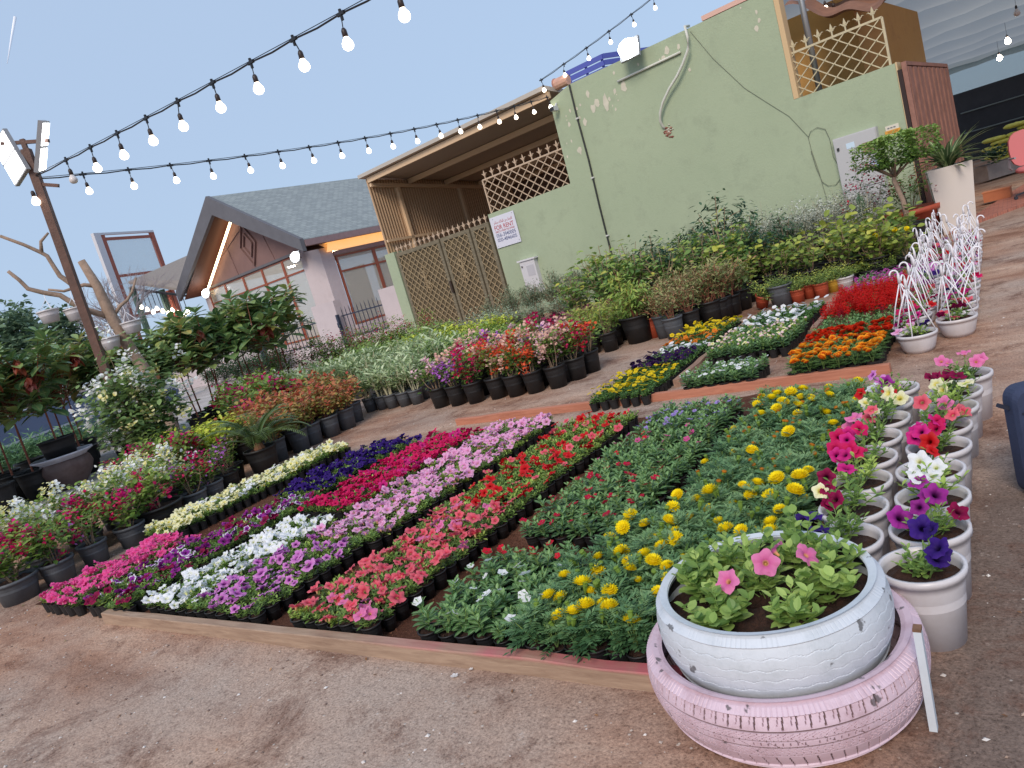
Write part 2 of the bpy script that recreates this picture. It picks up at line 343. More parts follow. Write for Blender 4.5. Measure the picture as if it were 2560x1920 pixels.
blob_sheet('mulch_bed', [(-6.0, 1.88), (-1.1, 1.87), (-0.95, 3.4), (-1.2, 4.6), (-1.6, 5.2), (-2.6, 4.9), (-4.2, 4.9), (-5.7, 4.8), (-6.3, 3.4)], 0.004, M_MULCH, 0.03, 10)
blob_sheet('path', [G(-500, 1360), G(60, 1305), G(200, 1270), G(330, 1195), G(430, 1160), G(560, 1080), G(700, 1010), G(790, 975), G(880, 930)[:2]+[0.0, 1.5], G(650, 930), G(300, 1010), G(-300, 1180)], 0.004, M_PATH, 0.10, 8, 3)
# brick paving behind the gate
m, nt_, bb = new_mat('red_brick_paving'); tc = nt_.nodes.new('ShaderNodeTexCoord'); br = nt_.nodes.new('ShaderNodeTexBrick')
br.inputs['Scale'].default_value = 4; br.inputs['Color1'].default_value = (*lin((186, 120, 100)), 1); br.inputs['Color2'].default_value = (*lin((160, 98, 82)), 1); br.inputs['Mortar'].default_value = (*lin((120, 88, 76)), 1); br.inputs['Mortar Size'].default_value = 0.012
nt_.links.new(tc.outputs['Object'], br.inputs['Vector']); nt_.links.new(br.outputs[0], bb.inputs['Base Color']); bb.inputs['Roughness'].default_value = 0.8
b = MB(); q = [G(2461, 553), G(2600, 500)]; d = q[1]-q[0]; d /= np.linalg.norm(d)
a0 = q[0]-d*0.9; b1 = a0+d*7; V = []
for z in (-0.05, 0.045):
    V += [(a0[0], a0[1], z), (b1[0], b1[1], z), (b1[0]+2, b1[1]+9, z), (a0[0]+1.5, a0[1]+9, z)]
b.add(V, [[(4, 5, 6, 7), (0, 1, 5, 4), (1, 2, 6, 5), (2, 3, 7, 6), (3, 0, 4, 7)]], m); tag(b.obj('paving'), kind='structure')

# loose stones and mulch chips
def rock_tpl(seed):
    g = np.random.default_rng(seed); V = np.array([(1, 0, 0), (-1, 0, 0), (0, 1, 0), (0, -1, 0), (0, 0, 0.6), (0, 0, -0.6), ], float)*(0.7+0.6*g.random((6, 1)))
    F = [(0, 2, 4), (2, 1, 4), (1, 3, 4), (3, 0, 4), (2, 0, 5), (1, 2, 5), (3, 1, 5), (0, 3, 5)]
    return V, [np.array(F)], np.zeros(6)
M_STONE = leaf_mat('loose_stone', [(110, 92, 84), (150, 128, 114), (178, 168, 160), (205, 200, 196), (140, 116, 100)], 0.9, 0.0)
M_CHIP = leaf_mat('mulch_chip', [(60, 34, 24), (96, 60, 44), (130, 92, 70), (84, 50, 36)], 0.9, 0.0)
b = MB()
for s in range(4):
    n = 2600; x = RNG.uniform(-7, 1.2, n); y = 0.4+RNG.random(n)**1.6*6.5; sz = 0.0014+RNG.random(n)**5*0.0085
    keep = ~((x > -6) & (x < -1.0) & (y > 1.85) & (y < 5.3)); x, y, sz = x[keep], y[keep], sz[keep]; n = len(x)
    a = RNG.random(n)*6.28
    b.inst(rock_tpl(s), np.stack([x, y, sz*0.25], -1), np.stack([np.cos(a), np.sin(a), 0*a], -1), np.tile([0, 0.1, 1.0], (n, 1)), sz, M_STONE)
tag(b.obj('gravel'), 'loose small stones scattered over the packed dirt', 'gravel', kind='stuff')
b = MB(); n = 9000; x = RNG.uniform(-6, -0.95, n); y = RNG.uniform(1.92, 4.9, n); a = RNG.random(n)*6.28
b.inst(rock_tpl(9), np.stack([x, y, np.full(n, 0.006)], -1), np.stack([np.cos(a), np.sin(a), RNG.normal(0, .3, n)], -1), np.stack([RNG.normal(0, .4, n), RNG.normal(0, .4, n), np.ones(n)], -1), 0.003+0.006*RNG.random(n)**2, M_CHIP)
tag(b.obj('mulch_chips'), 'brown mulch crumbs between the rows of flower pots', 'mulch', kind='stuff')
M_LITT = leaf_mat('dry_litter', [(120, 84, 56), (160, 120, 84), (190, 150, 110), (96, 104, 60), (206, 180, 170)], 0.8, 0.1)
b = MB(); n = 420; x = RNG.uniform(-6.5, 1.0, n); y = 0.7+RNG.random(n)**1.2*7.5; a = RNG.random(n)*6.28; keep = ~((x > -5.9) & (x < -1.0) & (y > 1.83) & (y < 4.7)); x, y, a = x[keep], y[keep], a[keep]; n = len(x)
b.inst(LF_SMALL, np.stack([x, y, np.full(n, 0.006)], -1), np.stack([np.cos(a), np.sin(a), RNG.normal(0, .15, n)], -1), np.stack([RNG.normal(0, .25, n), RNG.normal(0, .25, n), np.ones(n)], -1), 0.006+0.022*RNG.random(n)**2, M_LITT)
tag(b.obj('leaf_litter'), 'dry leaf and petal scraps scattered on the dirt', 'litter', kind='stuff')
M_WHITEP = flower_mat('fallen_petal', [(0, (240, 240, 235)), (1, (245, 245, 250))])
for px, py, lb in ((1138, 1695, 'white fallen blossom on the dirt just below the front beam'), (1179, 1678, 'single white petal on the dirt touching the front beam')):
    g_ = G(px, py); fb = five_petal(M_WHITEP, 0.016 if px < 1150 else 0.009, 0.8); o = fb.obj('fallen_blossom', None, (g_[0], g_[1], 0.008)); tag(o, lb, 'blossom')

# ---------------------------------------------------------------- timber beams
def wood_mat(name, c1, c2, red=False):
    m, nt, b = new_mat(name); L = nt.links; tc = nt.nodes.new('ShaderNodeTexCoord'); mp = nt.nodes.new('ShaderNodeMapping'); mp.inputs['Scale'].default_value = (1.2, 14, 14)
    n = nt.nodes.new('ShaderNodeTexNoise'); n.inputs['Scale'].default_value = 3; n.inputs['Detail'].default_value = 8; n.inputs['Roughness'].default_value = 0.7; n.inputs['Distortion'].default_value = 0.6
    L.new(tc.outputs['Object'], mp.inputs[0]); L.new(mp.outputs[0], n.inputs[0]); r = ramp(nt, [(0.3, lin(c2)), (0.7, lin(c1))]); L.new(n.outputs[0], r.inputs[0]); c = r.outputs[0]
    n2 = nt.nodes.new('ShaderNodeTexNoise'); n2.inputs['Scale'].default_value = 5; n2.inputs['Detail'].default_value = 4; L.new(tc.outputs['Object'], n2.inputs[0])
    if red:   # pink paint overspray on the top of the near end
        sp = nt.nodes.new('ShaderNodeSeparateXYZ'); L.new(tc.outputs['Object'], sp.inputs[0])
        mr = nt.nodes.new('ShaderNodeMapRange'); mr.inputs[1].default_value = 2.2; mr.inputs[2].default_value = 3.3; L.new(sp.outputs[0], mr.inputs[0])
        mr2 = nt.nodes.new('ShaderNodeMapRange'); mr2.inputs[1].default_value = 0.055; mr2.inputs[2].default_value = 0.066; L.new(sp.outputs[2], mr2.inputs[0])
        mr3 = nt.nodes.new('ShaderNodeMapRange'); mr3.inputs[1].default_value = 3.6; mr3.inputs[2].default_value = 3.66; L.new(sp.outputs[0], mr3.inputs[0])
        mxx = nt.nodes.new('ShaderNodeMath'); mxx.operation = 'MAXIMUM'; L.new(mr2.outputs[0], mxx.inputs[0]); L.new(mr3.outputs[0], mxx.inputs[1])
        m1 = nt.nodes.new('ShaderNodeMath'); m1.operation = 'MULTIPLY'; L.new(mr.outputs[0], m1.inputs[0]); L.new(mxx.outputs[0], m1.inputs[1])
        m2 = nt.nodes.new('ShaderNodeMath'); m2.operation = 'MULTIPLY'; r2 = ramp(nt, [(0.35, (0.25,)*3), (0.6, (1, 1, 1))]); L.new(n2.outputs[0], r2.inputs[0]); L.new(m1.outputs[0], m2.inputs[0]); L.new(r2.outputs[0], m2.inputs[1])
        x = nt.nodes.new('ShaderNodeMix'); x.data_type = 'RGBA'; x.inputs[7].default_value = (*lin((184, 92, 104)), 1); L.new(m2.outputs[0], x.inputs[0]); L.new(c, x.inputs[6]); c = x.outputs[2]
    L.new(c, b.inputs['Base Color']); b.inputs['Roughness'].default_value = 0.8
    bp = nt.nodes.new('ShaderNodeBump'); bp.inputs['Strength'].default_value = 0.4; bp.inputs['Distance'].default_value = 0.003; L.new(n.outputs[0], bp.inputs['Height']); L.new(bp.outputs[0], b.inputs['Normal'])
    return m
def beam(a, c, w, h, m, lb, seed=0, z0=0.0):
    a = np.array(a[:2]); c = np.array(c[:2]); d = c-a; L = np.linalg.norm(d); g = np.random.default_rng(seed); b = MB(); n = 14; bev = 0.004
    sec = [(-w/2, 0.0), (w/2, 0.0), (w/2, h-bev), (w/2-bev, h), (-w/2+bev, h), (-w/2, h-bev)]
    V = []; wob = g.normal(0, 0.0022, (n, 2))
    for i in range(n):
        for y, z in sec: V.append((L*i/(n-1), y+wob[i, 0], z+z0+(wob[i, 1] if z > 0 else 0)))
    F = [(i*6+j, i*6+(j+1) % 6, (i+1)*6+(j+1) % 6, (i+1)*6+j) for i in range(n-1) for j in range(6)]
    b.add(V, [F, [tuple(range(5, -1, -1)), tuple(range((n-1)*6, n*6))]], m)
    o = b.obj('timber_beam', None, (a[0], a[1], 0), math.atan2(d[1], d[0])); return tag(o, lb, 'timber beam')
M_WOODG = wood_mat('grey_timber', (178, 152, 130), (132, 106, 88), True); M_WOODP = wood_mat('pinkish_timber', (196, 132, 106), (158, 98, 76)); M_WOODD = wood_mat('worn_timber', (172, 140, 120), (122, 92, 76))
beam((-4.74, 1.812), (-1.02, 1.822), 0.055, 0.068, M_WOODG, 'long greyish timber beam in front, pink paint on its near end', 1)
beam(G(1146, 1062), G(2228, 931), 0.055, 0.066, M_WOODP, 'long reddish timber beam crossing between the two flower areas', 2)
beam((-2.56, 5.72), (-2.62, 7.98), 0.06, 0.075, M_WOODD, 'worn timber beam running back beside the pansies', 3)
beam((-1.70, 6.98), (-1.74, 8.78), 0.06, 0.075, M_WOODD, 'worn timber beam running back left of the orange marigolds', 4)

# ---------------------------------------------------------------- green boundary wall
def stucco(name, c, c2, stain, flake=True):
    m, nt, b = new_mat(name); L = nt.links; tc = nt.nodes.new('ShaderNodeTexCoord')
    def noise(s, d=6, r=0.6): n = nt.nodes.new('ShaderNodeTexNoise'); n.inputs['Scale'].default_value = s; n.inputs['Detail'].default_value = d; n.inputs['Roughness'].default_value = r; L.new(tc.outputs['Object'], n.inputs[0]); return n.outputs[0]
    r = ramp(nt, [(0.3, lin(c2)), (0.65, lin(c))]); L.new(noise(0.8, 8, 0.7), r.inputs[0])
    x = nt.nodes.new('ShaderNodeMix'); x.data_type = 'RGBA'; x.inputs[7].default_value = (*lin(stain), 1); r2 = ramp(nt, [(0.5, (0, 0, 0)), (0.72, (0.8,)*3)]); L.new(noise(1.6, 9, 0.75), r2.inputs[0]); L.new(r2.outputs[0], x.inputs[0]); L.new(r.outputs[0], x.inputs[6]); c_ = x.outputs[2]
    if flake:
        sp = nt.nodes.new('ShaderNodeSeparateXYZ'); L.new(tc.outputs['Object'], sp.inputs[0])
        mr = nt.nodes.new('ShaderNodeMapRange'); mr.inputs[1].default_value = 3.1; mr.inputs[2].default_value = 4.4; mr.inputs[3].default_value = -0.06; mr.inputs[4].default_value = 0.06; L.new(sp.outputs[2], mr.inputs[0])
        ad = nt.nodes.new('ShaderNodeMath'); ad.operation = 'ADD'; L.new(noise(5, 4, 0.6), ad.inputs[0]); L.new(mr.outputs[0], ad.inputs[1])
        r3 = ramp(nt, [(0.755, (0, 0, 0)), (0.765, (1, 1, 1))]); L.new(ad.outputs[0], r3.inputs[0])
        y = nt.nodes.new('ShaderNodeMix'); y.data_type = 'RGBA'; y.inputs[7].default_value = (*lin((196, 190, 170)), 1); L.new(r3.outputs[0], y.inputs[0]); L.new(c_, y.inputs[6]); c_ = y.outputs[2]
    L.new(c_, b.inputs['Base Color']); b.inputs['Roughness'].default_value = 0.75; b.inputs['Specular IOR Level'].default_value = 0.25
    bp = nt.nodes.new('ShaderNodeBump'); bp.inputs['Strength'].default_value = 0.6; bp.inputs['Distance'].default_value = 0.01; L.new(noise(30, 6, 0.7), bp.inputs['Height']); L.new(bp.outputs[0], b.inputs['Normal'])
    return m
M_GREEN = stucco('green_stucco', (170, 182, 154), (157, 170, 143), (142, 153, 130))
M_PINKW = stucco('pinkish_white_stucco', (206, 194, 196), (190, 178, 180), (176, 164, 164), False)
M_ORANGE = stucco('ochre_stucco', (206, 160, 96), (190, 142, 80), (176, 128, 76), False)
def outline_wall(mb, pts, y0, y1, m):
    n = len(pts); V = [(x, y0, z) for x, z in pts]+[(x, y1, z) for x, z in pts]
    mb.add(V, [[(i, (i+1) % n, n+(i+1) % n, n+i) for i in range(n)], [tuple(range(n-1, -1, -1)), tuple(range(n, 2*n))]], m)
def wthing(name, label, cat, x, y=0.0, z=0.0, group=None): return thing(name, label, cat, WP(x, y, z), WA, group)
t = wthing('boundary_wall', 'tall green plastered wall with peeling paint under the floodlight', 'wall', 0)
b = MB(); outline_wall(b, [(-8.55, 0), (0.54, 0), (0.54, 2.72), (-1.07, 2.72), (-1.07, 4.56), (-5.4, 4.57), (-5.98, 4.42), (-6.0, 2.66), (-8.55, 2.62)], 0.0, 0.22, M_GREEN); b.obj('wall', t)
b = MB(); b.box(0.545, 0.57, -0.01, 0.23, 0, 2.73, mat('cream_edge', (206, 180, 140))); b.box(-1.065, -0.98, -0.004, 0.226, 2.724, 4.6, mat('cream_edge2', (206, 176, 134))); b.obj('edge_trim', t)
b = MB(); g_ = np.random.default_rng(4)
for i in range(46):   # scabs of bare plaster where the paint came off
    cx, cz = [(-4.72, 4.02), (-3.05, 4.33), (-4.3, 3.85), (-5.6, 3.95), (-5.0, 4.1), (-1.4, 4.4), (-5.75, 3.4)][i % 7]; cx += g_.normal()*0.22; cz += g_.normal()*0.16; r = 0.012+0.05*g_.random()**3
    if not (-5.9 < cx < -1.15 and cz < 4.5): continue
    n = 9; V = [(cx+r*(0.6+0.7*g_.random())*math.cos(k*6.283/n), -0.003-0.002*g_.random(), cz+1.5*r*(0.6+0.7*g_.random())*math.sin(k*6.283/n)) for k in range(n)]
    b.add(V, [[tuple(range(n))]], mat('bare_plaster', (204, 198, 180), noise=0.1) if i == 0 else b.mats[0])
n = 12; b.add([(-4.66+0.06*(0.7+0.6*g_.random())*math.cos(k*6.283/n), -0.006, 3.92+0.2*(0.7+0.6*g_.random())*math.sin(k*6.283/n)) for k in range(n)], [[tuple(range(n))]], b.mats[0])
o = b.obj('peeled_patch', t)
b = MB(); b.tube([(-5.39, -0.02, 4.56), (-5.40, -0.02, 3.9), (-5.385, -0.02, 3.0), (-5.41, -0.02, 2.0), (-5.42, -0.02, 0.3)], 0.02, mat('black_pipe', (36, 40, 38), 0.5), 6)
for z in (3.85, 2.6, 1.35): b.box(-5.43, -5.36, -0.045, 0.0, z, z+0.03, mat('pipe_clip', (200, 200, 196)))
tag(b.obj('drain_pipe', None, WP(0, 0), WA), 'thin black pipe running down the green wall', 'pipe')
# hose, hole, tube, cable
M_HOSE = mat('off_white_hose', (206, 206, 196), 0.5)
b = MB(); b.tube([(-2.65, 0.1, 4.62), (-2.64, -0.09, 4.6), (-2.62, -0.12, 4.4), (-2.66, -0.13, 4.2), (-2.82, -0.13, 4.0), (-2.98, -0.13, 3.84), (-3.2, -0.12, 3.68), (-3.39, -0.11, 3.5), (-3.5, -0.1, 3.34), (-3.55, -0.08, 3.2), (-3.55, -0.04, 3.09), (-3.52, 0.02, 3.02)], 0.026, M_HOSE, 8)
tag(b.obj('hose', None, WP(0, 0), WA, True), 'curved off white hose hanging over the top of the green wall', 'hose')
b = MB(); g_ = np.random.default_rng(8)
for i in range(26):
    r = 0.02+0.03*g_.random(); c = np.array([-3.49+g_.normal()*0.045, -0.012+0.01*g_.random(), 2.98+g_.normal()*0.06]); V, F, rd = rock_tpl(i)
    b.add(V*r*np.array([1, 0.5, 1])+c, F, [mat('broken_plaster', (170, 130, 112), noise=0.3), mat('broken_brick', (130, 70, 58)), mat('mortar_bits', (196, 190, 176))][i % 3] if i < 3 else b.mats[i % 3])
tag(b.obj('plaster_patch', None, WP(0, 0), WA), 'broken reddish patch in the plaster where the hose enters', 'patch')
b = MB(); b.tube([(-4.27, -0.03, 4.21), (-2.86, -0.03, 4.23)], 0.024, M_HOSE, 8); tag(b.obj('conduit', None, WP(0, 0), WA, True), 'short straight white tube fixed level on the green wall', 'tube')
b = MB(); MC = mat('grey_cable', (112, 116, 100), 0.6)
b.tube([(-2.6, -0.01, 4.5), (-2.3, -0.01, 3.9), (-1.85, -0.01, 3.2), (-1.51, -0.01, 2.82), (-1.2, -0.01, 2.48), (-0.96, -0.012, 2.05), (-0.95, -0.015, 1.8), (-0.9, -0.015, 1.4), (-0.86, -0.015, 0.8), (-0.84, -0.01, 0.3)], 0.004, MC, 5)
a_ = [(-0.96, 2.03), (-0.9, 2.12), (-0.78, 2.15), (-0.66, 2.08), (-0.62, 1.9), (-0.62, 1.6), (-0.56, 1.4), (-0.57, 1.22), (-0.67, 1.13), (-0.8, 1.15), (-0.88, 1.24), (-0.93, 1.5), (-0.96, 1.8)]
b.tube([(x, -0.02, z) for x, z in a_], 0.005, MC, 5); tag(b.obj('cable', None, WP(0, 0), WA), 'thin grey cable looped on the green wall beside the cabinet', 'cable')

# ---------------------------------------------------------------- ironwork
M_IRON = mat('cream_iron', (196, 172, 148), 0.6, noise=0.15, nscale=14); M_IRON2 = mat('cream_iron_right', (196, 184, 152), 0.6, noise=0.15, nscale=14)
def spear(b, x, z, h, m, y=0.1):
    b.bar((x, y, z), (x, y, z+h*0.6), 0.022, 0.022, m)
    b.add([(x-0.028, y-0.008, z+h*0.52), (x+0.028, y-0.008, z+h*0.52), (x, y-0.008, z+h), (x-0.028, y+0.008, z+h*0.52), (x+0.028, y+0.008, z+h*0.52), (x, y+0.008, z+h)], [[(0, 1, 2), (5, 4, 3)], [(0, 2, 5, 3), (2, 1, 4, 5), (1, 0, 3, 4)]], m)
    for s in (-1, 1): b.tube([(x, y, z+h*0.42), (x+s*0.04, y, z+h*0.5), (x+s*0.06, y, z+h*0.62), (x+s*0.085, y, z+h*0.58)], [0.012, 0.011, 0.009, 0.004], m, 5)
    b.tube([(x-0.03, y, z+h*0.4), (x+0.03, y, z+h*0.4)], 0.014, m, 6)
def lattice_pts(x0, x1, z0, z1, p, ratio=1.0):
    out = []
    W_, H_ = x1-x0, z1-z0; pz = p*ratio
    n = int((W_/p)+(H_/pz))+2
    for s in (1, -1):
        for k in range(-n, n+1):
            # line x = c + s*(z-z0)/ratio
            c = (x0 if s > 0 else x0)+k*p
            za, zb = 0.0, H_
            xa, xb = c+s*za/ratio, c+s*zb/ratio
            t0, t1 = 0.0, 1.0
            dx = xb-xa
            for lim, sg in ((x0, 1), (x1, -1)):
                va, vb = sg*(xa-lim), sg*(xb-lim)
                if va < 0 and vb < 0: t0 = 2; break
                if va < 0: t0 = max(t0, va/(va-vb))
                elif vb < 0: t1 = min(t1, va/(va-vb))
            if t1-t0 > 0.02: out.append(((xa+dx*t0, z0+H_*t0), (xa+dx*t1, z0+H_*t1)))
    return out
def grille(label, x0, x1, z0, z1, p, m, spikes, ratio=0.8, loc_z=None, knots=True):
    t = wthing('iron_grille', label, 'grille', x0)
    b = MB(); w = x1-x0
    for a, c in (((0, z0), (0, z1)), ((w, z0), (w, z1)), ((0, z1), (w, z1))): b.bar((a[0], 0.1, a[1]), (c[0], 0.1, c[1]), 0.034, 0.034, m)
    b.obj('frame', t); b = MB()
    for a, c in lattice_pts(0, w, z0, z1, p, ratio): b.bar((a[0], 0.1, a[1]), (c[0], 0.1, c[1]), 0.024, 0.016, m)
    nz = int((z1-z0)/(p*ratio/2))
    if knots:
        for i in range(1, nz+1):
            for k in range(int(w/p)+2):
                x = (k+(0.5 if i % 2 else 0))*p; z = z0+i*p*ratio/2
                if 0.02 < x < w-0.02 and z < z1-0.02: b.lathe([(0.001, -0.012), (0.024, -0.006), (0.024, 0.006), (0.001, 0.012)], m, 6, (x, 0.1, z))
    b.obj('lattice', t)
    for i in range(spikes):
        b = MB(); spear(b, 0, 0, 0.2, m, 0); b.obj('spear_finial', t, (w*(i+0.3)/spikes+0.03, 0.1, z1+0.015))
    return t
grille('cream iron lattice above the low wall under the shed roof', -8.5, -6.02, 2.63, 3.43, 0.27, M_IRON, 10)
grille('cream iron lattice above the low wall beside the brown gate', -1.03, 0.46, 2.73, 3.47, 0.27, M_IRON2, 7)

# ---------------------------------------------------------------- lattice gate
M_GATE = wood_mat('weathered_gate', (140, 130, 108), (86, 78, 62)); M_GATE2 = mat('gate_sheet', (116, 102, 76), 0.85, noise=0.45, nscale=6, rgb2=(70, 62, 50)); M_GIRON = mat('gate_iron', (168, 148, 116), 0.7, noise=0.2)
t = wthing('double_gate', 'weathered khaki double gate with diamond lattice and scroll ornaments', 'gate', -12.2)
for k, (x0, x1) in enumerate(((0.04, 1.80), (1.86, 2.92), (2.98, 3.6))):
    b = MB(); f = 0.09
    b.box(x0, x0+f, -0.02, 0.05, 0.06, 2.46, M_GATE); b.box(x1-f, x1, -0.02, 0.05, 0.06, 2.46, M_GATE); b.box(x0+f, x1-f, -0.02, 0.05, 2.36, 2.46, M_GATE); b.box(x0+f, x1-f, -0.02, 0.05, 0.06, 0.16, M_GATE)
    fr = b.obj('leaf_frame', t)
    b = MB(); b.box(x0+f, x1-f, 0.02, 0.035, 0.16, 2.36, M_GATE2); b.obj('panel', t)
    b = MB()
    for a, c in lattice_pts(x0+f, x1-f, 0.16, 2.36, 0.2, 1.0): b.bar((a[0], -0.012, a[1]), (c[0], -0.012, c[1]), 0.018, 0.014, M_GIRON)
    b.obj('lattice', t)
    if k < 2:
        b = MB(); xc = (x0+x1)/2
        for s in (-1, 1):
            for u in (-1, 1):
                b.tube([(xc+s*0.02, -0.03, 1.55), (xc+s*0.05, -0.03, 1.55+u*0.08), (xc+s*0.13, -0.03, 1.55+u*0.14), (xc+s*0.15, -0.03, 1.55+u*0.21), (xc+s*0.09, -0.03, 1.55+u*0.24), (xc+s*0.05, -0.03, 1.55+u*0.19), (xc+s*0.09, -0.03, 1.55+u*0.16)], 0.011, M_GIRON, 5)
                b.tube([(xc+s*0.01, -0.03, 1.55+u*0.05), (xc+s*0.02, -0.03, 1.55+u*0.2), (xc+s*0.06, -0.03, 1.55+u*0.32), (xc, -0.03, 1.55+u*0.36)], 0.01, M_GIRON, 5)
        b.obj('scroll_ornament', t)
b = MB(); b.box(1.78, 1.84, -0.07, -0.02, 1.05, 1.35, mat('latch_iron', (60, 46, 36), 0.6)); b.obj('latch', t)
for i in range(19):
    b = MB(); spear(b, 0, 0, 0.21, M_IRON, 0); b.obj('spear_finial', t, (0.12+3.4*i/18, 0.015, 2.46))
b = MB(); b.box(-12.62, -12.22, -0.02, 0.3, 0, 2.52, M_GREEN); tag(b.obj('gate_pillar', None, WP(0, 0), WA), 'green pillar at the left end of the lattice gate', 'pillar')

# ---------------------------------------------------------------- shed roof behind the lattice
def corr_mat(name, c, c2, sc=14, axis=0):
    m, nt, b = new_mat(name); L = nt.links; tc = nt.nodes.new('ShaderNodeTexCoord'); w = nt.nodes.new('ShaderNodeTexWave'); w.wave_type = 'BANDS'; w.bands_direction = 'XYZ'[axis]; w.inputs['Scale'].default_value = sc
    L.new(tc.outputs['Object'], w.inputs[0]); r = ramp(nt, [(0.25, lin(c2)), (0.5, lin(c))]); L.new(w.outputs[1], r.inputs[0]); L.new(r.outputs[0], b.inputs['Base Color']); b.inputs['Roughness'].default_value = 0.55
    bp = nt.nodes.new('ShaderNodeBump'); bp.inputs['Strength'].default_value = 0.8; bp.inputs['Distance'].default_value = 0.02; L.new(w.outputs[1], bp.inputs['Height']); L.new(bp.outputs[0], b.inputs['Normal']); return m
M_PANEL = corr_mat('beige_panel', (204, 172, 138), (178, 146, 114), 3.2, 1); M_BEAMC = mat('beige_steel', (212, 182, 148), 0.5); M_ROOFU = mat('roof_underside', (176, 158, 142), 0.7); M_ROOFT = mat('roof_edge', (186, 178, 168), 0.5)
t = wthing('carport', 'open beige steel shed roof with corrugated side wall behind the gate', 'shed', -12.5)
def rz_(y): return 4.62-0.125*y
b = MB(); x0, x1 = -0.12, 6.55
b.add([(x0, -0.12, rz_(-0.12)+0.03), (x1, -0.12, rz_(-0.12)+0.03), (x1, 6, rz_(6)+0.03), (x0, 6, rz_(6)+0.03), (x0, -0.12, rz_(-0.12)+0.12), (x1, -0.12, rz_(-0.12)+0.12), (x1, 6, rz_(6)+0.12), (x0, 6, rz_(6)+0.12)], [[(0, 3, 2, 1)]], M_ROOFU)
b.add(np.concatenate(b.V), [[(4, 5, 6, 7), (0, 1, 5, 4), (1, 2, 6, 5), (2, 3, 7, 6), (3, 0, 4, 7)]], M_ROOFT); b.obj('roof', t)
for y in (0.0, 1.45, 2.9, 4.35, 5.7):
    b = MB(); z = rz_(y); b.box(x0+0.2, x1-0.02, y, y+0.07, z-0.13, z+0.02-0.012, M_BEAMC); b.obj('rafter', t)
b = MB(); b.box(0, 0.04, 0.02, 6, 0, 4.0, M_PANEL); b.add([(0, 0.02, 4.0), (0, 6, 4.0), (0, 6, rz_(6)-0.02), (0, 0.02, rz_(0)-0.02), (0.04, 0.02, 4.0), (0.04, 6, 4.0), (0.04, 6, rz_(6)-0.02), (0.04, 0.02, rz_(0)-0.02)], [[(0, 1, 2, 3), (4, 7, 6, 5), (3, 2, 6, 7), (0, 3, 7, 4)]], M_PANEL); b.obj('side_wall', t)
b = MB(); b.box(0, 7.2, 6.0, 6.05, 0, 3.85, mat('dark_back_panel', (110, 84, 70), 0.8)); b.obj('back_wall', t)
for y in (0.93, 3.4): b = MB(); b.box(0.05, 0.15, y, y+0.1, 0, rz_(y)-0.15, M_BEAMC); b.obj('post', t)
b = MB(); b.bar((0.12, 0.03, 4.42), (0.12, 5.9, 3.72), 0.08, 0.1, M_BEAMC); b.obj('wall_rail', t)
b = MB(); b.bar((0.12, 0.03, 2.86), (0.12, 5.9, 2.7), 0.06, 0.07, M_BEAMC); b.obj('wall_rail', t)

# ---------------------------------------------------------------- things fixed on the wall
def text_mesh(s, size, m, bold=0.0, align='LEFT'):
    c = bpy.data.curves.new('lettering', 'FONT'); c.body = s; c.size = size; c.align_x = align; c.offset = bold; c.extrude = 0.0006
    o = bpy.data.objects.new('tmp_text', c); COL.objects.link(o); dg = bpy.context.evaluated_depsgraph_get(); dg.update()
    me = bpy.data.meshes.new_from_object(o.evaluated_get(dg)); bpy.data.objects.remove(o); bpy.data.curves.remove(c)
    me.materials.clear(); me.materials.append(m); return me
def letters(s, width, height, x, z, m, parent, y=-0.012, bold=0.0, nm='lettering'):
    me = text_mesh(s, 1.0, m, bold)
    if len(me.vertices) == 0: return None
    co = np.empty(len(me.vertices)*3); me.vertices.foreach_get('co', co); co = co.reshape(-1, 3); mn, mxx = co.min(0), co.max(0)
    co = (co-mn)/np.maximum(mxx-mn, 1e-6)*np.array([width, height, 0.001]); me.vertices.foreach_set('co', co.ravel().astype(np.float32)); me.update()
    return part(nm, me, parent, (x, y, z), rot=(R_(90), 0, 0))
M_RED = mat('sign_red', (176, 60, 72), 0.6); M_NAVY = mat('sign_blue', (72, 84, 128), 0.6); M_SIGNW = mat('sign_white', (214, 214, 226), 0.5)
t = wthing('rent_sign', 'white board with red and blue letters reading FOR RENT and phone numbers', 'sign', -8.52, -0.015, 1.78)
b = MB(); b.box(0, 0.78, -0.012, 0.0, 0, 0.74, M_SIGNW)
V_ = np.concatenate(b.V); b.obj('board', t)
letters('FOR RENT', 0.62, 0.105, 0.085, 0.42, M_RED, t, -0.0135, 0.006)
letters('DIRECTLY FROM THE OWNER', 0.62, 0.045, 0.085, 0.355, M_RED, t, -0.0135)
letters('056-3940005', 0.62, 0.085, 0.085, 0.245, M_NAVY, t, -0.0135, 0.003)
letters('050-4846605', 0.62, 0.085, 0.085, 0.135, M_NAVY, t, -0.0135, 0.003)
ar = [0xFEDF, 0xFEFC, 0xFEF3, 0xFEA0, 0xFE8E, 0xFEAD, 0x20, 0xFEE3, 0xFEE6, 0x20, 0xFE8D, 0xFEDF, 0xFEE4, 0xFE8E, 0xFEDF, 0xFEDA, 0x20, 0xFEE3, 0xFE92, 0xFE8E, 0xFEB7, 0xFEAE]
letters(''.join(chr(c) for c in reversed(ar)), 0.6, 0.085, 0.095, 0.55, M_RED, t, -0.0135, 0.0)
b = MB()
for x, z in ((0.1, 0.69), (0.72, 0.7), (0.06, 0.05), (0.74, 0.06)): b.lathe([(0.001, 0.004), (0.009, 0.003), (0.009, 0)], mat('screw', (90, 90, 96), 0.4), 8, (x, 0, z)) if False else b.box(x-0.007, x+0.007, -0.016, -0.0125, z-0.007, z+0.007, mat('screw', (90, 90, 96), 0.4))
b.obj('screw', t)
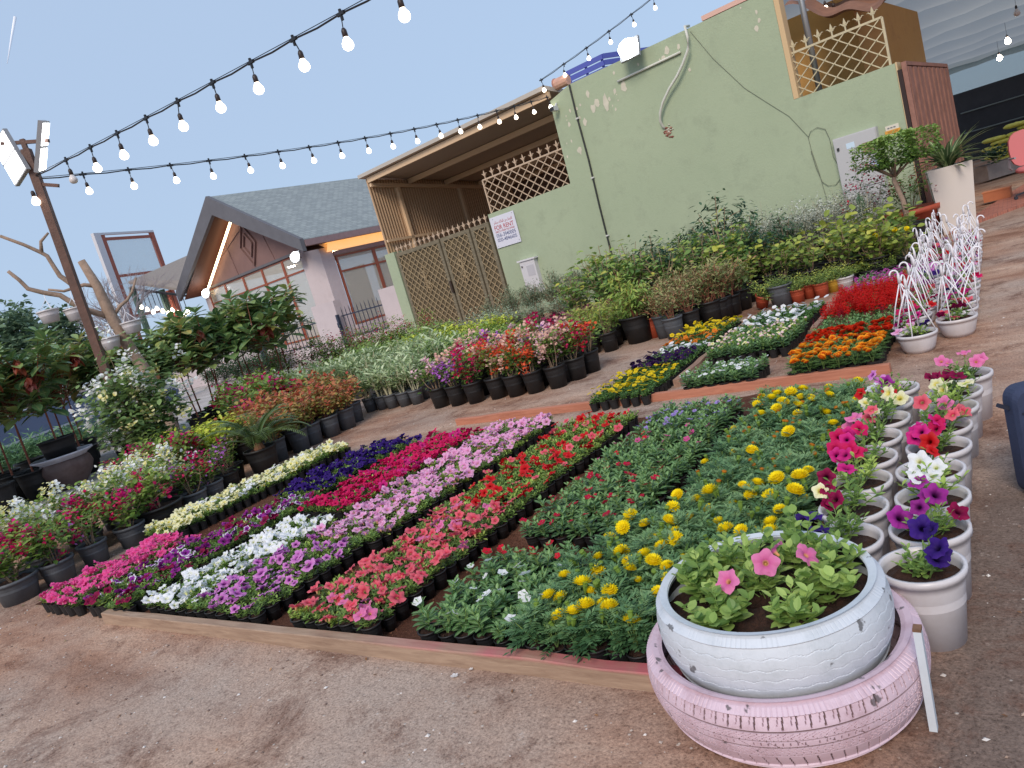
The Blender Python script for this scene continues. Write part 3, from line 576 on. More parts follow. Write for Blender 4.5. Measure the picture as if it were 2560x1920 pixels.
M_CAB = mat('light_grey_metal', (184, 184, 186), 0.45)
t = wthing('electric_cabinet', 'large pale grey electric cabinet with stickers on the green wall', 'cabinet', -0.55, -0.13)
b = MB(); b.box(0, 0.68, 0, 0.13, 0.12, 1.87, M_CAB); b.obj('body', t)
b = MB(); b.box(0.012, 0.668, -0.022, -0.002, 0.985, 1.85, M_CAB); b.obj('door', t); b = MB(); b.box(0.012, 0.668, -0.022, -0.002, 0.14, 0.97, M_CAB); b.obj('door', t)
b = MB(); b.box(0.44, 0.61, -0.035, -0.023, 1.5, 1.67, mat('brown_plate', (142, 118, 96), 0.5)); b.obj('meter_window', t)
b = MB(); b.box(0.5, 0.6, -0.032, -0.023, 1.46, 1.485, mat('dark_plate', (60, 60, 62))); b.obj('name_plate', t)
b = MB(); b.box(0.2, 0.33, -0.026, -0.0225, 1.65, 1.74, mat('pale_blue_sticker', (196, 216, 232))); b.obj('sticker', t)
b = MB(); b.box(0.5, 0.64, -0.026, -0.0225, 1.2, 1.36, mat('blue_white_sticker', (150, 164, 214), noise=0.4, nscale=40, rgb2=(214, 220, 240))); b.obj('sticker', t)
b = MB(); b.box(0.05, 0.085, -0.04, -0.022, 1.66, 1.71, mat('latch_black', (40, 40, 42))); b.obj('latch', t)
b = MB(); b.box(0.07, 0.09, -0.035, -0.022, 1.08, 1.1, mat('latch_black2', (40, 40, 42))); b.obj('latch', t)
t = wthing('plot_plate', 'small cream and orange number plate right of the cabinet', 'sign', 0.24, -0.02, 1.62)
b = MB(); b.box(0, 0.2, 0, 0.018, 0, 0.2, mat('cream_plate', (214, 208, 192), 0.5)); b.obj('plate', t)
b = MB(); b.box(-0.015, 0.215, -0.006, -0.001, 0.065, 0.125, mat('orange_band', (214, 156, 62), 0.5)); b.obj('band', t)
letters('WEST ZONE', 0.15, 0.03, 0.025, 0.08, mat('band_letter', (150, 100, 40)), t, -0.0075)
b = MB()
for k in range(3): b.box(0.03+k*0.045, 0.062+k*0.045, -0.004, -0.001, 0.15, 0.168, mat('plate_print', (110, 110, 120)) if k == 0 else b.mats[0])
b.obj('print', t)
t = wthing('meter_box', 'small white meter cabinet low on the green wall', 'meter box', -7.92, -0.12)
b = MB(); b.box(0.02, 0.47, 0, 0.12, 0.5, 1.32, mat('white_metal', (206, 204, 208), 0.4)); b.obj('body', t); b = MB(); b.box(-0.03, 0.52, -0.03, 0.12, 1.322, 1.36, mat('white_lid', (214, 212, 216), 0.4)); b.obj('lid', t)
b = MB(); b.box(0.2, 0.42, -0.006, -0.001, 0.95, 1.2, mat('inset_grey', (186, 184, 190))); b.obj('inner_door', t); b = MB(); b.box(0.06, 0.09, -0.02, -0.001, 1.18, 1.22, mat('lock_black', (50, 48, 52))); b.obj('lock', t)

# ---------------------------------------------------------------- things above the wall
M_BLUE = mat('blue_slats', (78, 88, 168), 0.5)
t = wthing('rooftop_screen', 'blue slatted rooftop screen showing above the green wall', 'screen', -8.7, 5.0)
for k in range(9): b = MB(); b.box(0, 1.3, 0, 0.04, 4.6+0.17*k, 4.73+0.17*k, M_BLUE); b.box(2.56, 2.6, 0.04, 2.2, 4.6+0.17*k, 4.73+0.17*k, M_BLUE) if False else b.bar((1.32, 0.02, 4.665+0.17*k), (2.1, 2.2, 4.665+0.17*k), 0.04, 0.13, M_BLUE); b.obj('slat', t)
for x in (0.05, 0.65, 1.2): b = MB(); b.box(x, x+0.06, 0.045, 0.1, 3.5, 6.1, M_BLUE); b.obj('upright', t)
t = wthing('roof_parapet', 'salmon roof parapet rising behind the top of the green wall', 'parapet', -3.55, 3.0)
b = MB(); b.box(0, 1.3, 0, 0.3, 3.0, 5.25, mat('salmon', (190, 134, 116), 0.8, noise=0.1)); b.obj('wall', t); b = MB(); b.box(-0.05, 1.35, -0.05, 0.35, 5.26, 5.36, mat('salmon_cap', (216, 176, 160), 0.8)); b.obj('cap', t)
t = wthing('rolled_pipe', 'salmon plastic drum end sitting at the roof corner by the lights', 'drum', -5.95, 0.35, 4.6)
b = MB(); b.tube([(0, 0, 0.16), (0.32, 0.0, 0.16)], 0.12, mat('drum_salmon', (206, 160, 140)), 12); b.obj('drum', t); b = MB(); b.tube([(-0.02, 0, 0.16), (0.0, 0, 0.16)], 0.14, mat('drum_cap', (176, 130, 118)), 12); b.obj('rim', t)

# ---------------------------------------------------------------- neighbour's wall and fence
t = wthing('garden_wall', 'pinkish white low wall with square pillars by the house', 'wall', 0)
b = MB(); b.box(-20.9, -12.66, 0.04, 0.24, 0, 0.5, M_PINKW); b.obj('wall', t)
for x0, x1, h in ((-13.38, -12.64, 1.66), (-16.85, -15.62, 1.74)): b = MB(); b.box(x0, x1, 0, 0.28, 0, h, M_PINKW); b.obj('pillar', t)
b = MB(); b.box(-40, -20.95, 0.04, 0.24, 0, 1.1, M_PINKW); b.obj('wall', t)
M_DK = mat('dark_blue_iron', (52, 58, 76), 0.5)
def fence(label, x0, x1, z0, z1, n):
    t = wthing('iron_fence', label, 'fence', x0); w = x1-x0
    b = MB(); b.bar((0, 0.14, z0+0.05), (w, 0.14, z0+0.05), 0.03, 0.04, M_DK); b.bar((0, 0.14, z1-0.2), (w, 0.14, z1-0.2), 0.03, 0.04, M_DK); b.obj('rail', t)
    for i in range(n): b = MB(); x = w*(i+0.5)/n; b.tube([(x, 0.12, z0), (x, 0.12, z1-0.04), (x, 0.12, z1+0.08)], [0.014, 0.014, 0.002], M_DK, 5); b.obj('picket', t)
fence('dark iron picket fence between the two pinkish pillars', -15.6, -13.4, 0.5, 1.42, 11)
fence('dark iron picket fence left of the wide pinkish pillar', -20.2, -16.9, 0.5, 1.42, 15)
t = wthing('iron_gate', 'dark blue iron wicket gate standing ajar by the house fence', 'gate', -20.9)
b = MB(); b.box(0.2, 0.5, 0, 0.1, 0.15, 1.6, M_DK); b.obj('post', t)
for i in range(6): b = MB(); b.tube([(0.6+i*0.1, -0.1-i*0.05, 0.2), (0.6+i*0.1, -0.1-i*0.05, 1.5)], 0.014, M_DK, 5); b.obj('bar', t)
b = MB(); b.bar((0.5, -0.05, 0.3), (1.2, -0.4, 0.3), 0.03, 0.04, M_DK); b.bar((0.5, -0.05, 1.4), (1.2, -0.4, 1.4), 0.03, 0.04, M_DK); b.obj('rail', t)
t = wthing('gate_post', 'short dark blue post at the left of the second house fence', 'post', -15.62)
b = MB(); b.box(0.0, 0.09, -0.08, 0.0, 0.1, 1.3, M_DK); b.box(0.01, 0.12, -0.1, -0.0, 0.95, 1.0, M_DK) if False else None; b.obj('post', t); b = MB(); b.box(0.02, 0.12, -0.12, -0.081, 0.9, 1.05, M_DK); b.obj('hinge', t)

# ---------------------------------------------------------------- gabled house
M_SLATE = None
m, nt_, bb = new_mat('grey_shingles'); L_ = nt_.links; tc = nt_.nodes.new('ShaderNodeTexCoord'); br = nt_.nodes.new('ShaderNodeTexBrick'); mp = nt_.nodes.new('ShaderNodeMapping'); mp.inputs['Rotation'].default_value = (R_(0), R_(0), R_(90))
L_.new(tc.outputs['Object'], mp.inputs[0]); L_.new(mp.outputs[0], br.inputs['Vector'])
br.inputs['Scale'].default_value = 2.2; br.inputs['Color1'].default_value = (*lin((150, 158, 158)), 1); br.inputs['Color2'].default_value = (*lin((132, 140, 142)), 1); br.inputs['Mortar'].default_value = (*lin((108, 114, 116)), 1); br.inputs['Mortar Size'].default_value = 0.02; br.inputs['Brick Width'].default_value = 0.6; br.inputs['Row Height'].default_value = 0.3
L_.new(br.outputs[0], bb.inputs['Base Color']); bb.inputs['Roughness'].default_value = 0.85; M_SLATE = m
M_FASC = mat('grey_fascia', (98, 98, 104), 0.7, noise=0.12, nscale=3); M_BROWNC = mat('brown_cladding', (128, 100, 96), 0.75, noise=0.1, nscale=2, bump=0.2, bscale=60); M_SOFF = mat('soffit_brown', (84, 46, 32), 0.7)
M_FRAME = mat('red_brown_frame', (146, 78, 56), 0.5); M_EAVE = mat('mauve_fascia', (146, 122, 124), 0.7, noise=0.12)
m, nt_, bb = new_mat('frosted_glass'); bb.inputs['Base Color'].default_value = (*lin((196, 194, 186)), 1); bb.inputs['Roughness'].default_value = 0.2; bb.inputs['Alpha'].default_value = 0.55; M_GLASS = m
M_LED = emit_mat('warm_led_strip', (1.0, 0.72, 0.42), 5.0); M_AMBER = emit_mat('amber_cove', (1.0, 0.42, 0.06), 0.75)
HX0, HX1, HXC, HZE, HZA = -29.3, -19.04, -24.15, 4.15, 7.06
t = wthing('gabled_house', 'house with grey shingle gable roof, brown gable and tall windows', 'house', 0, 0)
DEP = 15.0
def slope_pt(x): # underside z of roof at x
    k = (HZA-HZE)/(HXC-HX0); return HZA-abs(x-HXC)*k
b = MB(); th = 0.16
for s in (-1, 1):
    xe = HXC+s*(HX1-HXC); V = []
    for y in (2.06, 2.0+DEP):
        V += [(HXC, y, HZA), (xe, y, HZE), (HXC, y, HZA-th), (xe, y, HZE-th)]
    b.add(V, [[(0, 1, 5, 4), (2, 6, 7, 3), (1, 3, 7, 5), (0, 4, 6, 2), (4, 5, 7, 6)]], M_SLATE)
b.obj('roof', t)
b = MB(); fh = 0.62
for s in (-1, 1):
    xe = HXC+s*(HX1-HXC); dz = fh*1.15
    V = [(HXC, y, z) for y in (1.9, 2.055) for z in (HZA+0.03, HZA-dz)]+[(xe+s*0.02, y, z) for y in (1.9, 2.055) for z in (HZE+0.03, HZE-0.42)]
    b.add(V, [[(0, 1, 5, 4), (2, 6, 7, 3), (0, 4, 6, 2), (1, 3, 7, 5), (4, 5, 7, 6), (0, 2, 3, 1)]], M_FASC)
b.obj('bargeboard', t)
b = MB()   # soffit behind the bargeboard
for s in (-1, 1):
    xe = HXC+s*(HX1-HXC-0.2); b.add([(HXC, 2.06, HZA-0.55), (xe, 2.06, HZE-0.42), (xe, 3.0, HZE-0.42), (HXC, 3.0, HZA-0.55)], [[(0, 3, 2, 1)]], M_SOFF)
b.obj('soffit', t)
b = MB(); b.add([(HX0+0.3, 3.0, 3.95), (HX1-0.5, 3.0, 3.95), (HX1-0.5, 3.0, HZE-0.3), (HXC, 3.0, HZA-0.4), (HX0+0.3, 3.0, HZE-0.3)], [[(0, 1, 2, 3, 4)]], M_BROWNC)
b.box(HX0+0.3, HX1-0.5, 2.96, 2.995, 3.9, 4.0, M_FASC)
for a, c in (((-25.6, 3.95), (-25.9, 5.9)), ((-22.6, 3.95), (-23.2, 6.1)), ((-27.0, 4.8), (-23.2, 6.05))): b.bar((a[0], 2.985, a[1]), (c[0], 2.985, c[1]), 0.03, 0.05, M_BROWNC)
b.obj('gable_wall', t)
b = MB(); cx, cz = -24.1, 4.95
for r, w in ((0.85, 0.05), (0.48, 0.05)):
    q = [(cx-r*0.72, cz), (cx, cz+r), (cx+r*0.72, cz), (cx, cz-r)]
    for i in range(4): b.bar((q[i][0], 2.95, q[i][1]), (q[(i+1) % 4][0], 2.95, q[(i+1) % 4][1]), 0.08, w, M_BROWNC)
b.obj('diamond_ornament', t)
b = MB(); k = (HZA-HZE)/(HXC-HX0); b.bar((HXC-0.25, 2.8, HZA-0.95), (HX0+0.75, 2.8, HZE-0.5), 0.07, 0.07, M_LED); b.obj('light_strip', t)
b = MB(); b.box(HX0+0.35, -20.83-0.0, 2.98, 3.2, 0, 0.62, M_PINKW); b.box(-20.83, -19.56, 2.93, 3.5, 0, 3.94, M_PINKW); b.box(-29.0, -28.6, 2.98, 3.3, 0.621, 3.94, M_PINKW); b.box(-19.9, -19.52, 3.505, 16, 0, 0.7, M_PINKW); b.box(-19.9, -19.52, 12.0, 12.6, 0.701, 3.4, M_PINKW)
b.box(HX0+0.35, -19.56, 16, 16.2, 0, 3.9, M_PINKW); b.obj('wall', t)
b = MB(); b.box(-28.9, -19.95, 15.9, 15.98, 0.0, 3.9, mat('inner_wall', (196, 180, 160), 0.8)); b.box(-29.0, -19.7, 3.3, 15.9, 3.96, 4.0, mat('inner_ceiling', (206, 196, 186), 0.8)); b.box(-29.0, -19.7, 3.3, 15.9, 0.02, 0.04, mat('inner_floor', (120, 110, 100), 0.6)); b.obj('interior', t)
for i, (x, y) in enumerate(((-26.5, 6), (-24, 6.5), (-22.5, 5.5), (-25, 9), (-21.5, 8), (-21.2, 11), (-23, 12))): b = MB(); b.box(x, x+0.25, y, y+0.25, 3.9, 3.95, emit_mat('ceiling_lamp', (1, 0.88, 0.7), 45) if i == 0 else bpy.data.materials['ceiling_lamp']); b.obj('ceiling_lamp', t)
M_CURT = mat('grey_interior', (150, 152, 148), 0.8)
b = MB()
for i, (x, w) in enumerate(((-27.5, 1.0), (-24.6, 1.5), (-22.4, 0.9))): b.box(x, x+w, 7.5, 7.6, 0.1, 3.1, M_CURT)
b.obj('partition', t)
xs_ = [-28.6, -27.03, -25.39, -23.82, -22.25, -20.83]
for i in range(5):
    w = wthing('window', None, None, 0) if False else None
    x0, x1 = xs_[i], xs_[i+1]; b = MB(); z0, z1, zt = 0.64, 3.9, 3.2; f = 0.07
    b.box(x0, x0+f, 3.0, 3.08, z0, z1, M_FRAME); b.box(x1-f, x1-0.002, 3.0, 3.08, z0, z1, M_FRAME); b.box(x0+f, x1-f, 3.0, 3.08, z0, z0+f, M_FRAME); b.box(x0+f, x1-f, 3.0, 3.08, z1-f, z1, M_FRAME); b.box(x0+f, x1-f, 3.0, 3.08, zt, zt+f, M_FRAME)
    o = b.obj('window', t); b = MB(); b.box(x0+f, x1-f, 3.03, 3.045, z0+f, z1-f, M_GLASS); b.obj('pane', o)
ys_ = [3.56, 5.4, 7.2, 9.2, 11.9]
for i in range(4):
    y0, y1 = ys_[i], ys_[i+1]; b = MB(); z0, z1, zt = 0.72, 3.4, 2.75; f = 0.07
    b.box(-19.62, -19.54, y0, y0+f, z0, z1, M_FRAME); b.box(-19.62, -19.54, y1-f, y1-0.002, z0, z1, M_FRAME); b.box(-19.62, -19.54, y0+f, y1-f, z0, z0+f, M_FRAME); b.box(-19.62, -19.54, y0+f, y1-f, z1-f, z1, M_FRAME); b.box(-19.62, -19.54, y0+f, y1-f, zt, zt+f, M_FRAME)
    o = b.obj('window', t); b = MB(); b.box(-19.585, -19.57, y0+f, y1-f, z0+f, z1-f, M_GLASS); b.obj('pane', o)
b = MB(); b.box(-19.3, -19.0, 2.08, 16.4, 3.9, 4.12, M_EAVE); b.box(-19.62, -19.5, 3.52, 16, 3.42, 3.56, M_EAVE); b.obj('eave_board', t)
b = MB(); b.add([(-19.5, 3.2, 3.58), (-19.5, 16, 3.58), (-19.28, 16, 3.9), (-19.28, 3.2, 3.9), (-19.55, 16, 3.9), (-19.55, 3.2, 3.9)], [[(0, 1, 2, 3), (3, 2, 4, 5)]], M_AMBER); b.obj('cove_light', t)
M_FLOOD = emit_mat('flood_white', (0.95, 1.0, 1.0), 9.0)
M_LAMPB = mat('lamp_body', (150, 152, 156), 0.5)
def flood(name, label, x, y, z, w=0.3, h=0.22, tilt=-0.3):
    t = wthing(name, label, 'lamp', x, y, z); b = MB(); b.box(-w/2-0.02, w/2+0.02, 0.0, 0.06, -h/2-0.02, h/2+0.02, M_LAMPB); b.bar((0, 0.06, 0), (0, 0.25, 0), 0.04, 0.04, M_LAMPB); o = b.obj('housing', t); o.rotation_euler = (tilt, 0, 0)
    b = MB(); b.lathe([(0.001, 0.11), (0.3, 0.1), (0.48, 0.06), (0.55, 0.0)], M_FLOOD, 20); V0 = b.V[0]; b.V[0] = np.stack([V0[:, 0]*w, -V0[:, 2]*1.6-0.001, V0[:, 1]*h], -1); o = b.obj('lit_panel', t); o.rotation_euler = (tilt, 0, 0); return t
flood('wall_lamp', 'glowing white lamp under the right end of the house gable', -20.6, 2.6, 3.75, 0.42, 0.36)
flood('wall_lamp', 'glowing white lamp under the left end of the house gable', -28.0, 2.6, 3.72, 0.42, 0.36)
flood('floodlight', 'glaring white floodlight on top of the green wall', -3.72, -0.3, 4.62, 0.38, 0.34)
t = wthing('security_camera', 'small white camera at the corner of the green wall', 'camera', -5.82, -0.08, 4.22)
b = MB(); b.box(-0.05, 0.05, -0.14, 0.02, -0.05, 0.04, mat('cam_white', (200, 202, 206), 0.4)); b.obj('housing', t); b = MB(); b.box(-0.045, 0.045, -0.155, -0.141, -0.045, 0.03, mat('cam_black', (30, 30, 34), 0.3)); b.obj('lens', t); b = MB(); b.bar((0, 0.0, 0.04), (0, 0.07, 0.1), 0.03, 0.03, bpy.data.materials['cam_white']); b.obj('bracket', t)
# ---------------------------------------------------------------- brown steel gate, ochre house and shade house on the right
M_BRWN = mat('brown_painted_steel', (150, 106, 92), 0.6, noise=0.25, nscale=5, bump=0.2)
M_BRWD = mat('brown_steel_dark', (48, 32, 30), 0.7)
t = wthing('steel_gate', 'brown ribbed steel gate leaf swung open beside the green wall', 'gate', 0.66)
b = MB()
for i in range(9): y = 0.1+i*0.355; b.box(0.012, 0.038, y, y+0.22, 0.12, 2.62, M_BRWN)
b.obj('rib', t)
b = MB(); b.box(-0.005, 0.008, 0.03, 3.27, 0.1, 2.64, M_BRWD); b.obj('sheet', t)
b = MB(); b.box(-0.035, 0.034, 0.0, 0.06, 0.05, 2.7, M_BRWN); b.box(-0.035, 0.034, 3.25, 3.31, 0.05, 2.7, M_BRWN); b.box(-0.035, 0.034, 0.061, 3.249, 2.64, 2.7, M_BRWN); b.bar((-0.06, 0.5, 1.12), (-0.06, 3.3, 1.2), 0.03, 0.05, M_BRWN); b.obj('frame', t)
b = MB(); b.tube([(0, 3.3, 1.0), (0, 3.42, 1.02), (0, 3.42, 1.5), (0, 3.3, 1.52)], 0.02, M_BRWN, 6); b.obj('handle', t)
b = MB(); b.box(-0.1, -0.04, -0.02, 0.1, 0.3, 2.6, M_BRWD); b.obj('hinge_post', t)
t = wthing('ochre_house', 'ochre plastered house wall behind the iron lattice on the right', 'house', 0)
b = MB(); b.box(-3.2, -0.68, 3.2, 9, 0, 4.6, M_ORANGE); b.obj('wall', t)
b = MB(); b.box(-1.75, -1.1, 3.14, 3.195, 2.0, 2.75, mat('vent_frame', (206, 150, 120), 0.6)); o = b.obj('vent', t)
b = MB()
for k in range(7): b.box(-1.7+k*0.085, -1.66+k*0.085, 3.12, 3.139, 2.05, 2.68, mat('vent_slot', (70, 46, 38)) if k == 0 else b.mats[0])
b.obj('louvre', o)
b = MB(); b.tube([(-0.78, 0.5, 2.5), (-0.78, 0.5, 6.0)], 0.05, mat('galvanised_pipe', (160, 162, 164), 0.35, 0.6), 10); tag(b.obj('pipe', None, WP(0, 0), WA, True), 'thick grey pipe standing behind the right lattice', 'pipe')
# hessian cloth sagging under the roof
def sheet(fn, nu, nv, m, name, label, cat, kind=None):
    V = [fn(i/(nu-1), j/(nv-1)) for j in range(nv) for i in range(nu)]
    F = [(j*nu+i, j*nu+i+1, (j+1)*nu+i+1, (j+1)*nu+i) for j in range(nv-1) for i in range(nu-1)]
    b = MB(); b.add(np.array(V), [F], m); o = b.obj(name, None, WP(0, 0), WA, True); return tag(o, label, cat, None, kind)
M_HESS = mat('brown_cloth', (136, 96, 76), 0.9, noise=0.25, nscale=3, bump=0.6, bscale=9)
sheet(lambda u, v: (-1.1+2.9*u, 0.6+3.4*v, 4.35-0.75*math.sin(math.pi*min(1, u*1.0))*(1-0.5*v)+0.9*u*u+0.07*math.sin(u*23+v*5)+0.05*math.sin(v*17+u*9)+0.35*v), 40, 24, M_HESS, 'cloth_canopy', 'brown cloth sagging above the right lattice', 'cloth')
M_NET = leaf_mat('grey_shade_net', [(150, 154, 154), (164, 166, 166)], 0.9, 0.65)
def netz(u, v):
    x = -5+24*u; y = 2.0+28*v; s = abs(math.sin(math.pi*(y*0.38+0.012*x)))
    return (x, y, 5.15-0.42*s-0.55*v+0.03*math.sin(x*1.7+y)+0.02*math.sin(x*4+y*3))
sheet(netz, 50, 260, M_NET, 'shade_net', 'grey shade net roof sagging in long folds', 'net')
M_BLK = mat('black_mesh', (52, 54, 60), 0.85, noise=0.25, nscale=1.5); M_TEAL = mat('teal_net', (120, 150, 146), 0.9); M_TEAL.node_tree.nodes['Principled BSDF'].inputs['Alpha'].default_value = 0.4
t = wthing('mesh_fence', 'black mesh fence closing the far end of the shade house', 'fence', 0)
b = MB(); b.box(-12, 20, 27, 27.05, 0, 3.1, M_BLK); b.obj('black_mesh', t); b = MB(); b.box(-12, 20, 27.3, 27.35, 3.1, 4.9, M_TEAL); b.obj('pale_net', t)
for x in (0.5, 3.0, 5.5, 8): b = MB(); b.tube([(x, 26.9, 0), (x, 26.9, 4.9)], 0.035, mat('fence_tube', (112, 122, 122), 0.4) if x < 1 else bpy.data.materials['fence_tube'], 8); b.obj('post', t)
for z in (1.3, 2.2): b = MB(); b.tube([(-3, 26.92, z), (14, 26.92, z)], 0.03, bpy.data.materials['fence_tube'], 8); b.obj('rail', t)
MGL = mat('green_tube', (86, 132, 122), 0.4)
for i, (x, y) in enumerate(((3.2, 13.5), (6.0, 14.5), (3.6, 21))): b = MB(); b.tube([(x, y, 0), (x, y, 4.6)], 0.04, MGL, 8); tag(b.obj('shade_post', None, WP(0, 0), WA, True), ['slim green steel post holding the net, nearest one', 'slim green steel post at the right edge of the photo', 'slim green steel post, farthest one under the net'][i], 'post')
# sandbag stack
M_BAG = mat('yellow_green_sack', (206, 202, 96), 0.7, noise=0.2, nscale=9, bump=0.3, bscale=20)
def sack(seed):
    g = np.random.default_rng(seed); nu, nv = 12, 8; V = []; 
    for j in range(nv+1):
        ph = -math.pi/2+math.pi*j/nv
        for i in range(nu):
            a = 2*math.pi*i/nu; c_ = math.copysign(abs(math.cos(a))**0.6, math.cos(a)); s_ = math.copysign(abs(math.sin(a))**0.6, math.sin(a)); q = math.cos(ph)**0.6 if math.cos(ph) > 0 else 0
            V.append((0.36*c_*q, 0.2*s_*q, 0.075*math.sin(ph)+0.006*g.normal()))
    F = [(j*nu+i, j*nu+(i+1) % nu, (j+1)*nu+(i+1) % nu, (j+1)*nu+i) for j in range(nv) for i in range(nu)]
    b = MB(); b.add(V, [F], M_BAG); return b.data('sack', True)
SK = [sack(i) for i in range(3)]; sb = G(2464, 424); rows = 9
for k in range(rows):
    n = 7 if k < 6 else 5
    for i in range(n):
        o = part('sack', SK[(k+i) % 3], None, (sb[0]+0.35+i*0.66+(0.3 if k % 2 else 0)+(0.66 if k > 6 else 0)+RNG.normal()*0.03, sb[1]+RNG.normal()*0.04, 0.075+k*0.135), WA+RNG.normal()*0.08)
        tag(o, f'yellow-green full sack, {nth(k+1)} layer up, {nth(i+1)} from left in the stack', 'sack', 'sacks piled in front of the black mesh')
# concrete planter with small plant, box, office chair, bag
M_CONC = mat('grey_concrete', (160, 150, 146), 0.85, noise=0.15, nscale=6, bump=0.2)
g1 = G(2474, 455); g2 = G(2548, 432); an = math.atan2(g2[1]-g1[1], g2[0]-g1[0])
t = thing('stone_planter', 'low rectangular grey planter by the sacks', 'planter', g1, an)
b = MB(); b.box(0, 1.9, 0, 0.5, 0.05, 0.42, M_CONC); b.box(0.06, 1.84, 0.06, 0.44, 0.43, 0.435, mat('planter_soil', (70, 52, 44))); b.box(-0.05, 1.95, -0.04, 0.54, 0.36, 0.419, M_CONC) if False else None; b.obj('trough', t)
g1 = G(2461, 514); 
t = thing('wooden_box', 'small orange brown box on the paving by the tall white planter', 'box', (g1[0], g1[1], 0.046), WA)
b = MB(); b.box(0, 0.42, 0, 0.25, 0, 0.17, mat('orange_wood', (180, 108, 72), 0.6, noise=0.1)); b.obj('box', t); b = MB(); b.box(-0.01, 0.43, -0.01, 0.26, 0.171, 0.19, mat('orange_wood_lid', (196, 124, 84), 0.6)); b.obj('lid', t)
g1 = G(2574, 500)
t = thing('office_chair', 'office chair with salmon pink backrest cut by the right edge', 'chair', (g1[0]+0.12, g1[1]+0.1, 0.046), 0.3)
M_PK = mat('salmon_fabric', (206, 120, 122), 0.8); M_CH = mat('chair_dark', (42, 46, 58), 0.5); M_GR = mat('chair_grey', (150, 150, 156), 0.4)
b = MB(); b.lathe([(0.001, 0.0), (0.2, 0.0), (0.25, 0.03), (0.25, 0.07), (0.2, 0.1), (0.001, 0.1)], M_PK, 16, (0, 0, 0.42)); b.obj('seat', t, smooth=True)
b = MB(); n = 10; V = []; 
for y in (0.2, 0.26):
    for i in range(16): a = i*6.283/16; V.append((0.24*math.copysign(abs(math.cos(a))**0.7, math.cos(a)), y, 0.82+0.3*math.copysign(abs(math.sin(a))**0.7, math.sin(a))))
b.add(V, [[tuple(range(15, -1, -1)), tuple(range(16, 32))], [(i, (i+1) % 16, 16+(i+1) % 16, 16+i) for i in range(16)]], M_PK); b.obj('backrest', t)
for s in (-1, 1): b = MB(); b.tube([(s*0.24, 0.2, 0.5), (s*0.29, 0.15, 0.55), (s*0.29, 0.1, 0.7), (s*0.28, -0.15, 0.7)], 0.018, M_GR, 6); b.obj('armrest', t)
b = MB(); b.tube([(0, 0, 0.42), (0, 0, 0.1)], 0.03, M_CH, 8)
b.obj('stem', t)
for k in range(5): a = k*1.2566+0.3; b = MB(); b.bar((0, 0, 0.12), (0.3*math.cos(a), 0.3*math.sin(a), 0.07), 0.04, 0.03, M_CH); o = b.obj('leg', t); c = MB(); c.tube([(0.3*math.cos(a), 0.3*math.sin(a)-0.02, 0.03), (0.3*math.cos(a), 0.3*math.sin(a)+0.02, 0.03)], 0.03, M_CH, 8); c.obj('castor', o)
g1 = G(2563, 1230)
t = thing('shoulder_bag', 'navy blue padded bag at the right edge of the photo', 'bag', (g1[0]+0.1, g1[1]+0.02, 0), 0.5)
M_NV = mat('navy_fabric', (50, 60, 88), 0.85, noise=0.1, nscale=60, bump=0.3, bscale=200); M_NV2 = mat('navy_trim', (34, 38, 56), 0.7)
def rbox(w, d, h, r, m, y0=0, z0=0, n=5):
    b = MB(); pts = []
    for cx, cz, a0 in ((w/2-r, r, -90), (w/2-r, h-r, 0), (-w/2+r, h-r, 90), (-w/2+r, r, 180)):
        for k in range(n+1): a = R_(a0+90*k/n); pts.append((cx+r*math.cos(a), cz+r*math.sin(a)))
    V = []; k = len(pts)
    for y, s in ((-d/2, 0.93), (-d/2+0.02, 1), (d/2-0.02, 1), (d/2, 0.93)): V += [(x*s, y+y0, z0+h/2+(z-h/2)*s) for x, z in pts]
    b.add(V, [[(q*k+i, q*k+(i+1) % k, (q+1)*k+(i+1) % k, (q+1)*k+i) for q in range(3) for i in range(k)], [tuple(range(k-1, -1, -1)), tuple(range(3*k, 4*k))]], m); return b
rbox(0.24, 0.10, 0.44, 0.05, M_NV).obj('body', t, smooth=False); rbox(0.2, 0.03, 0.26, 0.04, M_NV, -0.066, 0.05).obj('front_pocket', t)
b = MB(); b.box(-0.1, 0.1, -0.056, -0.052, 0.34, 0.348, M_NV2); b.obj('zip', t); b = MB(); b.bar((-0.12, 0, 0.36), (-0.155, 0, 0.38), 0.02, 0.015, M_NV2); b.obj('buckle', t)

# ---------------------------------------------------------------- lamp pole and string lights
M_RUST = mat('rusty_steel', (96, 68, 58), 0.6, noise=0.3, nscale=9, bump=0.2); M_BLKW = mat('black_wire', (26, 28, 34), 0.5); M_SOCK = mat('brown_socket', (44, 32, 30), 0.5)
pb = G(362, 1200); t = thing('lamp_pole', 'tall rusty square pole with two floodlights on top', 'lamp post', (pb[0], pb[1], 0), 0.75)
c_, s_ = math.cos(-0.75), math.sin(-0.75)
top = np.array([0.14*c_, 0.14*s_, 4.25])
b = MB(); b.bar((0, 0, 0), tuple(top), 0.095, 0.095, M_RUST); b.obj('pole', t)
b = MB(); b.bar(tuple(top+[0, 0, -0.02]), tuple(top+[0, 0, 0.12]), 0.05, 0.05, M_RUST); dirr = np.array([CR[0]*c_-CR[1]*s_, CR[0]*s_+CR[1]*c_, 0.0]); dirr /= np.linalg.norm(dirr)
b.bar(tuple(top+[0, 0, 0.14]-dirr*0.26), tuple(top+[0, 0, 0.02]+dirr*0.30), 0.04, 0.04, M_RUST); b.bar(tuple(top+[0, 0, -0.42]), tuple(top+[0, 0, -0.5]+dirr*0.22), 0.04, 0.04, M_RUST); b.obj('crossbar', t)
